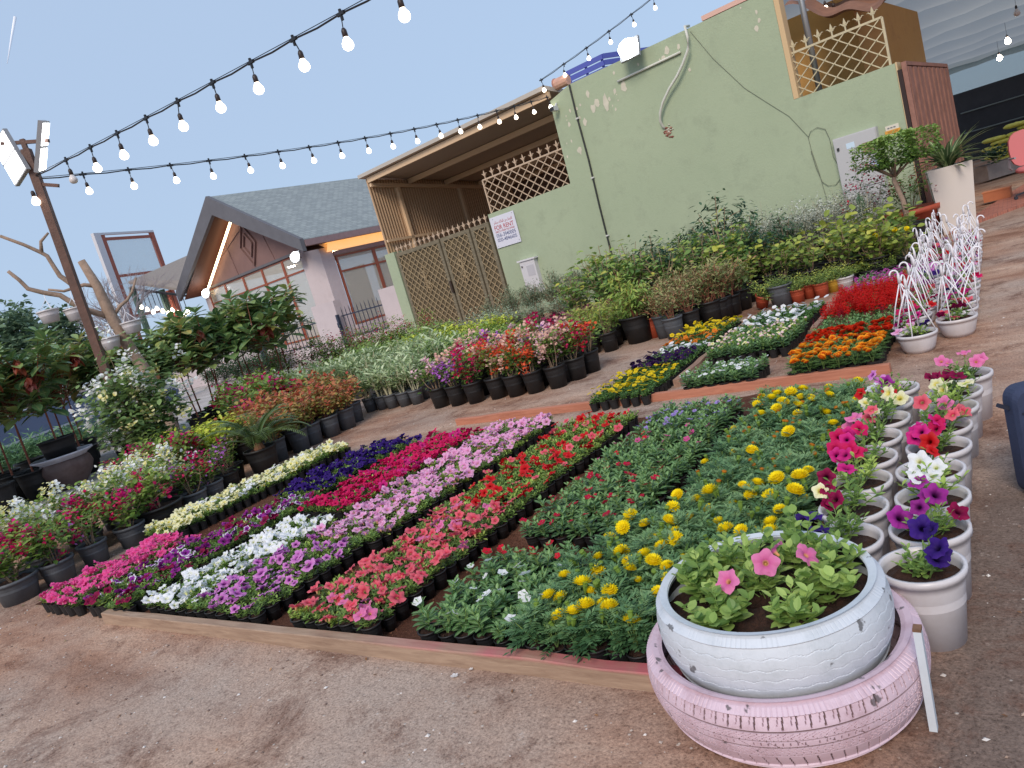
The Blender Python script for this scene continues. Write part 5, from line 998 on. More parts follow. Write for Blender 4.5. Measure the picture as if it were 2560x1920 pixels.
for p in sorted(PLANTS, key=lambda p: math.hypot(p['x'], p['y'])):
    g = np.random.default_rng(int(abs(p['x'])*1e4+p['y']*1e6) % 2**31); kind = p['kind']; rz = g.random()*6.28; sc = 0.84+0.3*g.random()
    light = kind == 'petunia' and ((p['nm'] in ('light pink', 'red') and g.random() < 0.5) or g.random() < 0.15); vk = 'petlime' if light else kind; vi = int(g.integers(len(VAR[vk]))); tips = VAR[vk][vi][1]
    fl = []
    nf = int(p['dens'])+(1 if g.random() < p['dens'] % 1 else 0)
    if p['nm'] == 'purple' and kind == 'petunia': c_key = mixcol([('purple', 0.5), ('maroon', 0.3), ('picotee', 0.2)], g, 0) if p['y'] < 2.9 else mixcol([('picotee', 0.55), ('purple', 0.25), ('maroon', 0.2)], g, 0)
    elif p['cols']: c_key = mixcol(p['cols'], g, 0)
    if kind == 'marigold':
        for k in range(nf): t = tips[int(g.integers(len(tips)))]; fl.append((('yellow marigold', 'pom', int(g.integers(0, 2))), np.array(t)+[0, 0, 0.018+0.016*g.random()], 0.25, 1.05+0.35*g.random()))
        for k in range(int(g.integers(0, 3))): t = tips[int(g.integers(len(tips)))]; fl.append((('orange bud' if p['fk'] != 'front' and g.random() < 0.5 else 'green bud', 'bud', 0), np.array(t)+[g.normal()*0.012, g.normal()*0.012, 0.028], 0.1, 1.1))
    else:
        for k in range(nf):
            if p['fk'] == 'pet':
                a = g.random()*6.28; r = 0.052*math.sqrt(g.random()); pos = np.array([r*math.cos(a), r*math.sin(a), 0.068+0.062+0.022*g.random()-r*0.35]); fl.append(((c_key, 'pet', int(g.integers(0, 2))), pos, 0.42, 0.78+0.5*g.random()))
            else: t = tips[int(g.integers(len(tips)))]; fl.append(((c_key, 'five', int(g.integers(0, 2))), np.array(t)+[0, 0, 0.012], 0.25, 0.95+0.3*g.random()))
    frot = [tilt_rot(g, q) for _, _, q, _ in fl]
    if CNT[kind] < 300:
        CNT[kind] += 1
        lab = f"{p['nm']} {kind} in small black pot, {nth(p['j'])} from front, {nth(p['i'])} from left of its block"
        t = thing(f'potted_{kind}', lab, f'potted {kind}', (p['x'], p['y'], 0.004), rz, GR[kind], sc)
        part('pot', SPD, t); part('soil', SSD, t); part('foliage', VDAT[vk][vi], t)
        for (k, pos, _, s_), r_ in zip(fl, frot):
            o = part('flower_bud' if k[1] == 'bud' else 'flower', flwd(*k), t, tuple(pos), sc=s_, rot=r_)
    else:
        m = STUFF.setdefault(kind, MB()); tmp = MB(); tmp.merge(SPOT); tmp.merge(SSOIL); tmp.merge(VAR[vk][vi][0])
        for (k, pos, _, s_), r_ in zip(fl, frot): tmp.merge(flw(*k), pos, sc=s_, rot=np.array(r_.to_matrix()))
        m.merge(tmp, (p['x'], p['y'], 0.004), rz, sc)
for k, m in STUFF.items(): tag(m.obj('petunia_pots', smooth=False), 'farther rows of small potted petunias in cream, violet, crimson, pink and red', 'potted petunias', None, 'stuff')

# ---------------------------------------------------------------- back beds: whole small plants, one mesh each
def small(kind, seed, spec):
    g = np.random.default_rng(seed); b = MB(); b.merge(SPOT); b.merge(SSOIL); f, tips = VAR[kind][seed % len(VAR[kind])]; b.merge(f)
    for key, fk, n, dz, s in spec:
        nn = int(n)+(1 if g.random() < n % 1 else 0)
        for k in range(nn):
            t = np.array(tips[int(g.integers(len(tips)))])+[g.normal()*0.016, g.normal()*0.016, dz+g.random()*0.012]; b.merge(flw(key, fk, int(g.integers(0, 2))), t, sc=s*(0.9+0.25*g.random()), rot=np.array(tilt_rot(g, 0.3).to_matrix()) if fk != 'spike' else np.eye(3))
    return b.data('small_plant')
BB = [('yellow pansy', 'pansy', -3.14, -2.66, 5.28, 6.00, 'pansy', [('pansy yellow', 'pansy', 2.2, 0.02, 1.0)], 'left of the worn beam'), ('dark purple pansy', 'pansy', -3.14, -2.67, 6.10, 6.55, 'pansy', [('pansy dark', 'pansy', 2.2, 0.025, 1.05)], 'left of the worn beam'),
      ('white pansy', 'pansy', -3.14, -2.68, 6.64, 6.92, 'pansy', [('pansy white', 'pansy', 1.8, 0.02, 1.05)], 'left of the worn beam'), ('orange pansy', 'pansy', -3.18, -2.70, 7.0, 7.36, 'pansy', [('pansy orange', 'pansy', 2.2, 0.02, 1.0)], 'left of the worn beam'), ('golden pansy', 'pansy', -3.2, -2.72, 7.45, 8.0, 'pansy', [('pansy yellow', 'pansy', 2.0, 0.02, 1.05)], 'at the far end of the strip'),
      ('white vinca', 'vinca', -2.32, -1.82, 5.36, 5.72, 'vinca', [('vinca white', 'five', 1.3, 0.012, 1.05)], 'just behind the reddish beam'),
      ('pale snapdragon', 'snapdragon', -2.44, -1.80, 6.30, 7.00, 'vinca', [('pinkwhite', 'bud', 1, 0.02, 1.3), ('peach', 'pansy', 0.35, 0.02, 0.6), ('cream', 'pet', 0.2, 0.03, 0.6)], 'between the two worn beams'), ('white pansy', 'bedding plant', -2.48, -1.84, 7.10, 8.10, 'pansy', [('pansy white', 'pansy', 1.0, 0.02, 1.0)], 'between the two worn beams'),
      ('orange marigold', 'marigold', -1.50, -0.98, 5.36, 5.86, 'marsmall', [('orange marigold', 'pom', 4.5, 0.015, 0.95)], 'behind the reddish beam'), ('scarlet marigold', 'marigold', -1.52, -0.98, 5.95, 6.32, 'marsmall', [('red marigold', 'pom', 4, 0.015, 0.9)], 'behind the orange ones'),
      ('maroon celosia', 'celosia', -1.52, -0.98, 6.42, 6.70, 'vinca', [('celosia', 'spike', 0.9, 0.0, 1.0)], 'in front of the red salvias'), ('red salvia', 'salvia', -1.54, -0.98, 6.80, 7.95, 'vinca', [('salvia', 'spike', 5.5, 0.005, 1.3)], 'right of the far worn beam'), ('purple dianthus', 'dianthus', -1.58, -0.98, 8.05, 9.1, 'vinca', [('dianthus', 'five', 2.6, 0.02, 1.1)], 'behind the red salvias')]
for bi, (nm, cat, x0, x1, y0, y1, kind, spec, where) in enumerate(BB):
    ds = [small(kind, 100+bi*10+s, spec) for s in range(4)]; pt = 0.095
    nx, ny = int(round((x1-x0)/pt))+1, int(round((y1-y0)/pt))+1
    for j in range(ny):
        for i in range(nx):
            o = part(nm.split()[-1]+'_pot', ds[int(RNG.integers(4))], None, (x0+i*(x1-x0)/(nx-1)+RNG.normal()*0.005, y0+j*(y1-y0)/max(1, ny-1)+RNG.normal()*0.005, 0.0), RNG.random()*6.28, 0.95+0.15*RNG.random())
            tag(o, f"{nm} pot {where}, {nth(j+1)} row back, {nth(i+1)} from left", 'potted '+cat, f'{nm} pots {where}')

# ---------------------------------------------------------------- white pots with petunias on the right
M_LWP = M_LPET
WPOT = pot_mb(0.112, 0.083, 0.235, M_POTW, 0.006, 0.022, 32, 0.005).data('pot', True); WSOIL = soil_mb(0.103, 0.195, M_SOIL, 18, 0.008).data('soil')
def leafy(seed, m, ns, spread, h, L, tpl=LF_SPAT, per=9, z0=0.2): return rosette_plant(seed, m, ns, spread, h, L, tpl, per, z0)
WFOL = [leafy(60+s, [M_LPET, M_LPET, M_LLIME][s % 3], 12, 0.1, 0.085, 0.038) for s in range(4)]; WFD = [f[0].data('foliage') for f in WFOL]
def stalk_flower(t, pos, key, v, s, g, z0=0.205):
    p = np.array(pos); b = MB(); b.tube([[p[0]*0.35, p[1]*0.35, z0], p*0.75+np.array([0, 0, z0*0.22]), p-np.array([0, 0, 0.018*s])], 0.0022, M_STEMG, 5, caps=False); b.obj('flower_stalk', t)
    part('flower', flwd(key, 'pet', v), t, tuple(pos), sc=s, rot=tilt_rot(g, 0.45, (0.2, -1.1)))
wr = [('navy', 'violet petunias'), ('purple', 'purple petunias'), ('white', 'white petunias and one purple bloom'), ('red', 'one red and one white petunia bloom'), ('magenta', 'magenta petunias spreading wide'), ('coral', 'coral petunias'), ('cream', 'one cream petunia bloom and green leaves'), ('maroon', 'cream and maroon petunias'), ('pink', 'pink and dark maroon petunias')]
wl = [('navy', 'a few violet petunia blooms'), ('maroon', 'purple petunias and one wilting maroon bloom'), ('magenta', 'hot pink and magenta petunias'), ('magenta', 'magenta and violet petunias over the rim'), ('coral', 'coral petunias hanging over the left rim'), ('cream', 'two large cream petunia blooms'), ('red', 'one red and one cream petunia bloom'), ('lilac', 'lilac petunias, farthest of its column')]
for ci, (lst, xx, ya, yb) in enumerate(((wr, -0.385, 2.20, 4.18), (wl, -0.62, 2.38, 4.10))):
    for i, (key, ds) in enumerate(lst):
        g = np.random.default_rng(200+ci*20+i); y = ya+(yb-ya)*i/(len(lst)-1); x = xx+g.normal()*0.008-0.0*(i)+(-0.03*math.sin(i*0.4) if ci == 0 else -0.07*(i/7)**0.6)
        if ci == 0 and i == 8: x += 0.03; y += 0.03
        lab = f"white plastic pot with {ds}, {'right' if ci == 0 else 'left'} column"; 
        if len(lab.split()) > 16: lab = f"white pot with {ds}, {'right' if ci == 0 else 'left'} column"
        t = thing('white_flower_pot', lab, 'flower pot', (x, y, 0), g.random()*6.28 if False else 0.0, 'white pots in two columns by the track'); part('pot', WPOT, t); part('soil', WSOIL, t); part('foliage', WFD[i % 4], t, rz=g.random()*6.28, sc=0.95+0.2*g.random())
        n = {'red': 3, 'cream': 4, 'navy': 5, 'magenta': 6}.get(key, 5)
        for k in range(n):
            a = g.random()*6.28 if ci == 0 else g.normal(math.pi*1.05, 1.1); r = 0.10*math.sqrt(g.random())+(0.03 if ci == 1 else 0); kk = key
            if g.random() < 0.3: kk = {'magenta': 'crimson', 'white': 'purple', 'red': 'white', 'coral': 'pink', 'maroon': 'cream', 'lilac': 'purple', 'pink': 'maroon', 'purple': 'maroon'}.get(key, key)
            stalk_flower(t, (r*math.cos(a), r*math.sin(a), 0.305+0.055*g.random()-r*0.3), kk, int(g.integers(0, 2)), 0.98+0.32*g.random(), g)

# ---------------------------------------------------------------- hanging baskets standing on the ground
def hang_pot(m):
    b = MB(); b.lathe([(0.001, 0), (0.085, 0.0), (0.105, 0.03), (0.125, 0.10), (0.128, 0.118), (0.134, 0.118), (0.134, 0.14), (0.126, 0.14), (0.122, 0.11), (0.115, 0.08)], m, 26); return b
HPD = hang_pot(M_POTW).data('pot', True); HSD = soil_mb(0.12, 0.115, M_SOIL, 14, 0.008).data('soil')
M_HANG = mat('white_hanger', (232, 230, 236), 0.4)
def hanger_data(seed, wires=4):
    g = np.random.default_rng(seed); b = MB(); lx, ly = g.normal(0, 0.05, 2); topp = np.array([lx, ly, 0.47])
    for k in range(wires): a = 6.283*k/wires+0.4; p = np.array([0.128*math.cos(a), 0.128*math.sin(a), 0.135]); b.tube([p, p*0.62+topp*0.38+np.array([0, 0, 0.03]), topp], 0.0044, M_HANG, 5)
    q = g.random()*6.28; dx, dy = math.cos(q), math.sin(q); H = [topp+[0, 0, -0.01], topp+[0, 0, 0.05]]
    for k in range(7): a = math.pi*k/6; H.append(topp+np.array([dx*(0.03-0.03*math.cos(a)), dy*(0.03-0.03*math.cos(a)), 0.06+0.035*math.sin(a)]))
    b.tube(H, [0.012, 0.01]+[0.008, 0.0075, 0.007, 0.0065, 0.006, 0.006, 0.007], M_HANG, 7); return b.data('hanger', True)
HGD = [hanger_data(s) for s in range(8)]
HFOL = [leafy(80+s, M_LPET if s else M_LLIME, 12, 0.12, 0.07, 0.04, z0=0.115) for s in range(3)]; HFD = [f[0].data('foliage') for f in HFOL]
HC = [('light pink', 'pale pink'), ('maroon', 'dark maroon and cream'), ('magenta', 'magenta'), ('navy', 'deep violet'), ('coral', 'coral'), ('crimson', 'crimson'), ('lilac', 'lilac'), ('purple', 'purple'), ('red', 'red'), ('white', 'white')]
hp = [(-0.74, 5.80, 0), (-0.51, 6.12, 1), (-0.80, 6.12, 2)]
for k in range(1, 17): hp += [(-0.51-0.006*k+RNG.normal()*0.01, 6.12+k*0.29, k % 9), (-0.80-0.008*k+RNG.normal()*0.015, 6.14+k*0.29, (k*3+2) % 10)]
for i, (x, y, ck) in enumerate(hp):
    g = np.random.default_rng(300+i); col = 'nearest' if i < 2 else ''; side = 'right' if x > -0.65 else 'left'; row = (i+1)//2+ (0)
    lab = 'white hanging basket with pale pink petunias, nearest of all, hook upright' if i == 0 else f"hanging basket with {HC[ck][1]} petunias, {nth(max(1, (i-1)//2+1))} from front in {side} column"
    t = thing('hanging_basket', lab, 'hanging basket', (x, y, 0), g.random()*6.28, 'white hanging baskets standing on the ground'); part('pot', HPD, t); part('soil', HSD, t); part('foliage', HFD[i % 3], t, rz=g.random()*6.28); part('hanger', HGD[i % 8], t)
    for k in range(5 if i else 3):
        a = g.random()*6.28; r = 0.13*math.sqrt(g.random()); part('flower', flwd(HC[ck if g.random() < 0.7 else (ck+3) % 10][0], 'pet', int(g.integers(0, 2))), t, (r*math.cos(a), r*math.sin(a), 0.20+0.03*g.random()-r*0.3), sc=1.15+0.3*g.random(), rot=tilt_rot(g, 0.45))
# ---------------------------------------------------------------- painted tyres
def tyre_mat(name, c, c2, style):
    m, nt, b = new_mat(name); L = nt.links; tc = nt.nodes.new('ShaderNodeTexCoord'); n = nt.nodes.new('ShaderNodeTexNoise'); n.inputs['Scale'].default_value = 9; n.inputs['Detail'].default_value = 8; n.inputs['Roughness'].default_value = 0.75; L.new(tc.outputs['Object'], n.inputs[0])
    r = ramp(nt, [(0.33, lin(c2)), (0.5, lin(c)), (1, lin(c))]); L.new(n.outputs[0], r.inputs[0])
    at = nt.nodes.new('ShaderNodeAttribute'); at.attribute_name = 'rad'; r2 = ramp(nt, [(0.12, (0, 0, 0)), (0.6, (0.9,)*3)]); L.new(at.outputs['Fac'], r2.inputs[0])
    x = nt.nodes.new('ShaderNodeMix'); x.data_type = 'RGBA'; x.inputs[7].default_value = (*lin(style), 1); L.new(r2.outputs[0], x.inputs[0]); L.new(r.outputs[0], x.inputs[6])
    n2 = nt.nodes.new('ShaderNodeTexNoise'); n2.inputs['Scale'].default_value = 14; n2.inputs['Detail'].default_value = 6; L.new(tc.outputs['Object'], n2.inputs[0]); r3 = ramp(nt, [(0.655, (0, 0, 0)), (0.68, (0.8,)*3)]); L.new(n2.outputs[0], r3.inputs[0])
    y = nt.nodes.new('ShaderNodeMix'); y.data_type = 'RGBA'; y.inputs[7].default_value = (*lin((70, 66, 66)), 1); L.new(r3.outputs[0], y.inputs[0]); L.new(x.outputs[2], y.inputs[6])
    L.new(y.outputs[2], b.inputs['Base Color']); b.inputs['Roughness'].default_value = 0.45
    bp = nt.nodes.new('ShaderNodeBump'); bp.inputs['Strength'].default_value = 0.25; bp.inputs['Distance'].default_value = 0.004; n3 = nt.nodes.new('ShaderNodeTexNoise'); n3.inputs['Scale'].default_value = 70; L.new(tc.outputs['Object'], n3.inputs[0]); L.new(n3.outputs[0], bp.inputs['Height']); L.new(bp.outputs[0], b.inputs['Normal'])
    return m
def tyre(R, H, ri, m, z0, tread, nseg=720, taper=0.0):
    """R outer radius, H width, ri opening radius; tread(s,u)-> depth 0..1, s arc position in tread pitch units, u 0..1 across the tread"""
    prof = []; nu = 70
    # bottom bead -> outer sidewall -> tread -> top sidewall -> bead
    def sw(t): return t
    pts = [(ri, 0.10*H), (ri+0.01, 0.02*H), (ri+0.35*(R-ri), -0.0*H), (R-0.035, 0.05*H), (R-0.012, 0.12*H)]
    for k in range(nu+1): u = k/nu; pts.append((R-0.015*(2*u-1)**2, H*(0.14+0.72*u)))
    pts += [(R-0.012, 0.88*H), (R-0.03, 0.945*H), (R-0.05, 0.975*H), (ri+0.45*(R-ri), 1.0*H), (ri+0.012, 0.985*H), (ri, 0.955*H), (ri+0.004, 0.90*H), (ri+0.6*(R-ri), 0.8*H), (R-0.03, 0.5*H)]
    pts = np.array(pts); k = len(pts); pts[:, 0] -= taper*np.clip(1-pts[:, 1]/(0.75*H), 0, 1)**1.3*(pts[:, 0] > ri+0.3*(R-ri)); a = np.arange(nseg)*2*math.pi/nseg
    Rr = np.repeat(pts[:, 0, None], nseg, 1).copy(); rad = np.zeros((k, nseg)); Zz = np.repeat(pts[:, 1, None], nseg, 1)
    for i in range(5, 5+nu+1):
        u = (i-5)/nu; d = tread(a*R, u); Rr[i] -= d*(0.0085 if taper > 0.025 else 0.0055); rad[i] = d
    for i in range(5+nu+1, 5+nu+3):   # shoulder ribs
        d = 0.6*((np.sin(a*R/0.0135*6.283)) > 0.75)*(0.4+0.6*(np.sin(a*7)+np.sin(a*17) > -0.3)); Rr[i] -= d*(0.0016 if taper < 0.025 else 0.004); rad[i] = d*0.3
    V = np.stack([Rr*np.cos(a), Rr*np.sin(a), Zz+z0], -1).reshape(-1, 3)
    i = np.arange(k-1)[:, None]*nseg; j = np.arange(nseg)[None]; j2 = (j+1) % nseg
    b = MB(); b.add(V, [np.stack([i+j, i+j2, i+nseg+j2, i+nseg+j], -1).reshape(-1, 4)], m, 0.5, rad.ravel()); return b
def tread_pink(s, u):
    d = np.zeros_like(s)
    for g_ in (0.27, 0.46, 0.60, 0.76): 
        if abs(u-g_) < 0.012: d = np.maximum(d, 1.0)
    p = s % 0.034
    if u > 0.74: d = np.maximum(d, 0.85*(np.abs(p-0.017-(u-0.85)*0.02) < 0.0016)*(u > 0.79)); d = np.maximum(d, 0.5*(np.abs((s % 0.034)-0.004-(u-0.85)*0.03) < 0.0011)*(u > 0.86))
    elif 0.61 < u < 0.75: q = (s+0.012*math.sin((u-0.61)*40)) % 0.017; d = np.maximum(d, 0.55*(np.abs(q-0.008) < 0.001))
    elif 0.47 < u < 0.59: d = np.maximum(d, 0.9*(np.abs(((s+u*0.25) % 0.07)-0.03) < 0.0013)); d = np.maximum(d, 0.5*(np.abs((s % 0.0175)-0.008) < 0.0009)*(0.49 < u < 0.57))
    elif 0.28 < u < 0.45: q = (s-0.010*math.sin((u-0.28)*36)) % 0.0175; d = np.maximum(d, 0.55*(np.abs(q-0.008) < 0.001))
    elif u < 0.26: d = np.maximum(d, 0.85*(np.abs(p-0.017+(u-0.15)*0.03) < 0.0016)*(u < 0.22))
    return d
def tread_white(s, u):
    d = np.zeros_like(s); per = 0.056
    for k, g_ in enumerate((0.30, 0.48, 0.66, 0.84)):
        ph = (s/per+0.25*k) % 1.0; zz = g_+0.022*np.where(ph < 0.5, 4*ph-1, 3-4*ph).clip(-0.9, 0.9); d = np.maximum(d, 0.30*np.exp(-((u-zz)/0.007)**2)*(0.35+0.65*(np.sin(s*23+k*2.1)+np.sin(s*51+k) > -0.4)))
        d = np.maximum(d, 0.10*(np.abs(ph-0.25) < 0.018)*((u > g_+0.02) & (u < g_+0.09)))
    return d
tx, ty = -0.735, 1.885
t = thing('pink_tyre', 'pale pink painted car tyre lying flat under the white one', 'tyre', (tx, ty, 0), 0.3)
M_PKT = tyre_mat('pink_tyre_paint', (210, 186, 198), (190, 162, 172), (112, 88, 86)); M_WHT = tyre_mat('white_tyre_paint', (204, 210, 218), (190, 197, 204), (96, 102, 108))
tyre(0.388, 0.205, 0.326, M_PKT, 0.004, tread_pink, 1100, 0.028).obj('tread_body', t, smooth=False)
b = MB(); b.disc(0.30, 0.02, mat('tyre_inside_dark', (60, 56, 58), 0.9), 40); b.obj('inner_floor', t)
t = thing('white_tyre_planter', 'white painted tyre planter full of soil, set inside the pink tyre', 'tyre', (tx, ty, 0.0), 0.9)
b = tyre(0.324, 0.225, 0.272, M_WHT, 0.132, tread_white, 900, 0.022); b.obj('tread_body', t)
M_RUB = mat('bare_rubber', (52, 48, 48), 0.8, noise=0.2); b = MB(); b.lathe([(0.2765, 0.348), (0.288, 0.33), (0.300, 0.28), (0.295, 0.2)], M_RUB, 60); b.obj('inner_wall', t, smooth=True)
b = MB(); g_ = np.random.default_rng(2); nr, na = 14, 60; V = [(0, 0, 0.30)]
for i in range(1, nr+1):
    for j in range(na): a = 6.283*j/na; r = 0.287*i/nr; V.append((r*math.cos(a), r*math.sin(a), 0.285+0.012*math.sin(r*40+a*3)+g_.normal()*0.004))
F3 = [(0, 1+j, 1+(j+1) % na) for j in range(na)]; F4 = [(1+(i-1)*na+j, 1+i*na+j, 1+i*na+(j+1) % na, 1+(i-1)*na+(j+1) % na) for i in range(1, nr) for j in range(na)]
b.add(V, [F3, F4], M_SOIL); b.obj('soil', t)
# petunia plants in the tyre: each rooted plant is its own thing
M_LTY = leaf_mat('tyre_petunia_leaf', [(98, 130, 66), (126, 156, 80), (152, 178, 98), (172, 194, 112)], 0.45, 0.35)
spots = [(-0.13, -0.13, 0.07, 'front left'), (0.05, -0.16, 0.06, 'front middle'), (-0.17, 0.02, 0.09, 'left'), (0.0, 0.0, 0.08, 'centre'), (0.15, -0.06, 0.07, 'right'), (-0.07, 0.15, 0.10, 'back left'), (0.10, 0.14, 0.12, 'back right, tallest'), (0.19, 0.06, 0.08, 'far right'), (-0.16, 0.12, 0.08, 'far left back')]
tv = [(ray(1280, 960)[0]), 0]
for i, (u, v, h, w) in enumerate(spots):
    c_, s_ = math.cos(0.35), math.sin(0.35); x, y = u*c_-v*s_, u*s_+v*c_
    f, tips = rosette_plant(400+i, M_LTY, 10, 0.10, h*1.35, 0.050, LF_OVAL if i % 2 else LF_ROUND, 10, 0.0)
    t = thing('petunia_plant', f'light green petunia plant rooted in the white tyre, {w}', 'petunia plant', (tx+x, ty+y, 0.29), RNG.random()*6.28, 'petunia plants growing in the white tyre'); f.obj('foliage', t)
    g = np.random.default_rng(500+i)
    for k in range({0: 1, 3: 2, 4: 1, 1: 0, 8: 0}.get(i, 0)):
        a = g.random()*6.28; part('flower', flwd('pink', 'pet', k % 2), t, (0.05*math.cos(a), 0.05*math.sin(a), h+0.05), sc=1.2, rot=tilt_rot(g, 0.9, (0.2, -1.6)))
st0, st1 = G(2334, 1822), None
t = thing('white_stake', 'leaning white wooden stake beside the painted tyres', 'stake', (st0[0], st0[1], 0), 0)
b = MB(); b.bar((0, 0, -0.02), (0.012, -0.012, 0.285), 0.022, 0.018, mat('stake_white', (206, 214, 222), 0.6, noise=0.08)); b.obj('stick', t); b = MB(); b.bar((0.012, -0.012, 0.2855), (0.0122, -0.0122, 0.293), 0.024, 0.019, mat('bare_stake_end', (124, 92, 70), 0.9, noise=0.3, nscale=60)); b.obj('broken_end', t)

# ---------------------------------------------------------------- shrubs
def shrub(seed, h, r, nst, nleaf, tpl, L, lm, sm=None, z0=0.2, spread=0.04, t0=0.3, upd=0.4, sr=0.006, clusters=None, droopy=0.0, top=0.5, rb=0.25):
    g = np.random.default_rng(seed); st, fo, fl = MB(), MB(), []; sm = sm or M_STEMW; curves = []
    for i in range(nst):
        a = 6.283*i/nst+g.normal()*0.4; rr = r*math.sqrt(g.random())*0.95; e = np.array([rr*math.cos(a), rr*math.sin(a), h*(top+(1-top)*g.random())*(1-0.35*(rr/r)**2)]); s0 = np.array([0.03*math.cos(a), 0.03*math.sin(a), 0.0])*rb*4
        m_ = s0*0.5+e*np.array([0.35, 0.35, 0.55])+g.normal(0, 0.03, 3); T = np.linspace(0, 1, 6)[:, None]; C = (1-T)**2*s0+2*T*(1-T)*m_+T**2*e; curves.append(C)
        st.tube(C+[0, 0, z0], np.linspace(sr, sr*0.35, 6), sm, 5, caps=False)
        for q in range(2):
            k = 2+int(g.integers(0, 3)); b0 = C[k]; d = np.array([g.normal(), g.normal(), 0.6])*r*0.35; C2 = np.array([b0, b0+d*0.5+[0, 0, 0.01], b0+d]); curves.append(C2); st.tube(C2+[0, 0, z0], [sr*0.5, sr*0.4, sr*0.2], sm, 4, caps=False)
    ci = g.integers(0, len(curves), nleaf); tt = t0+(1-t0)*g.random(nleaf)**0.8; P = np.empty((nleaf, 3))
    for n_ in range(nleaf): C = curves[ci[n_]]; x = tt[n_]*(len(C)-1); k = min(int(x), len(C)-2); P[n_] = C[k]*(1-(x-k))+C[k+1]*(x-k)
    P += g.normal(0, spread, (nleaf, 3)); P[:, 2] = np.maximum(P[:, 2], 0.02); az = g.random(nleaf)*6.28; out = P*[1, 1, 0]/(r+1e-6)
    X = np.stack([np.cos(az), np.sin(az), upd+g.normal(0, 0.35, nleaf)-droopy], -1)+out*0.6; Z = np.stack([g.normal(0, 0.35, nleaf), g.normal(0, 0.35, nleaf), np.ones(nleaf)], -1)
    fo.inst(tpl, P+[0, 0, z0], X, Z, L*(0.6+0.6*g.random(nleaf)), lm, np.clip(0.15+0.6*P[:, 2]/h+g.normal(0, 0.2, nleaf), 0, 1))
    if clusters:
        keys, ncl, per, bs, cr = clusters
        for c in range(ncl):
            C = curves[int(g.integers(len(curves)))]; c0 = C[-1]+g.normal(0, spread*1.2, 3)+[0, 0, 0.02]; key = keys[int(g.integers(len(keys)))]
            P = c0+g.normal(0, cr, (per, 3)); az = g.random(per)*6.28; X = np.stack([np.cos(az), np.sin(az), 0.2+g.normal(0, 0.5, per)], -1)
            cb_ = MB(); cb_.inst((LF_ROUND[0], LF_ROUND[1], LF_ROUND[0][:, 0]), P+[0, 0, z0], X, g.normal(0, 0.6, (per, 3))+[0, 0, 1], bs*(0.7+0.5*g.random(per)), FM[key]); fl.append(cb_)
    return st, fo, fl
PK = {}
def potkind(kind, r, h):
    k = (kind, r, h)
    if k not in PK:
        m = {'b': M_POTB, 'g': M_POTG, 't': M_TERR, 'y': M_YELP, 'w': M_POTW}[kind]; PK[k] = (pot_mb(r*0.96, r*0.76, h, m, r*0.06, 0.022, 26, 0.006).data('pot', True), soil_mb(r*0.88, h*0.86, M_SOIL, 14, 0.012).data('soil'))
    return PK[k]
PROTO = {}
def proto(name, n, *a, **k):
    k.setdefault('z0', 0.0); s0 = abs(hash_(name)) % 1000; L = []
    for i in range(n):
        st, fo, fl = shrub(s0+i, *a, **k); L.append([(nm, x.data(nm, False)) for nm, x in [('stems', st), ('foliage', fo)]+[('flower_cluster', c) for c in fl]])
    PROTO[name] = L
def hash_(s): return sum((i+1)*ord(c)*7 for i, c in enumerate(s))
def potted(pname, vi, pot, x, y, label, cat, group, name, sc=1.0, lean=0.0):
    kind, r, h = pot; t = thing(name, label, cat, (x, y, 0.0), RNG.random()*6.28, group); pd, sd_ = potkind(kind, r, h); part('pot', pd, t); part('soil', sd_, t)
    for nm, d in PROTO[pname][vi % len(PROTO[pname])]:
        o = part(nm, d, t, (0, 0, h*0.86), RNG.random()*0.3, sc)
        if lean: o.rotation_euler = (lean, 0, 0)
    return t
L_BOUG = leaf_mat('bougainvillea_leaf', [(70, 96, 44), (96, 126, 54), (124, 150, 68), (150, 168, 84)], 0.45, 0.3); L_CROT = leaf_mat('reddening_leaf', [(110, 112, 52), (146, 146, 74), (176, 132, 82), (178, 96, 68), (162, 66, 52)], 0.4, 0.3)
L_ADEN = leaf_mat('silver_green_leaf', [(106, 130, 84), (140, 160, 112), (170, 184, 142), (196, 206, 170)], 0.4, 0.25); L_LIME = leaf_mat('lime_leaf', [(120, 140, 42), (156, 172, 56), (186, 196, 76), (206, 210, 92)], 0.4, 0.35)
L_MIDG = leaf_mat('mid_green_leaf', [(84, 116, 56), (112, 144, 72), (136, 164, 84), (160, 180, 96)], 0.45, 0.3); L_DARK = leaf_mat('dark_green_leaf', [(44, 74, 58), (62, 92, 68), (84, 112, 78)], 0.45, 0.25)
L_SAGE = leaf_mat('sage_leaf', [(84, 100, 78), (112, 128, 100), (136, 148, 120)], 0.6, 0.15); L_SILV = leaf_mat('silver_leaf', [(112, 120, 100), (146, 152, 136), (174, 178, 166), (196, 198, 190)], 0.6, 0.15); L_IRES = leaf_mat('dark_red_leaf', [(60, 22, 36), (92, 34, 52), (124, 56, 76), (150, 90, 104)], 0.35, 0.2)
L_BRON = leaf_mat('bronze_leaf', [(96, 118, 70), (128, 140, 88), (154, 122, 92), (140, 156, 96), (168, 136, 100)], 0.5, 0.25); L_WILL = leaf_mat('willow_green_leaf', [(112, 142, 70), (142, 168, 86), (166, 180, 90), (186, 178, 88)], 0.45, 0.35); L_OLIV = leaf_mat('olive_lime_leaf', [(84, 108, 54), (116, 138, 62), (146, 160, 74), (184, 184, 84)], 0.4, 0.3)
L_BIG = leaf_mat('big_glossy_leaf', [(66, 96, 62), (88, 118, 74), (114, 142, 88), (148, 160, 92), (172, 146, 86)], 0.3, 0.2, rib=(150, 164, 104)); L_BIGR = leaf_mat('red_old_leaf', [(128, 52, 44), (140, 70, 50), (130, 96, 58)], 0.35, 0.3)
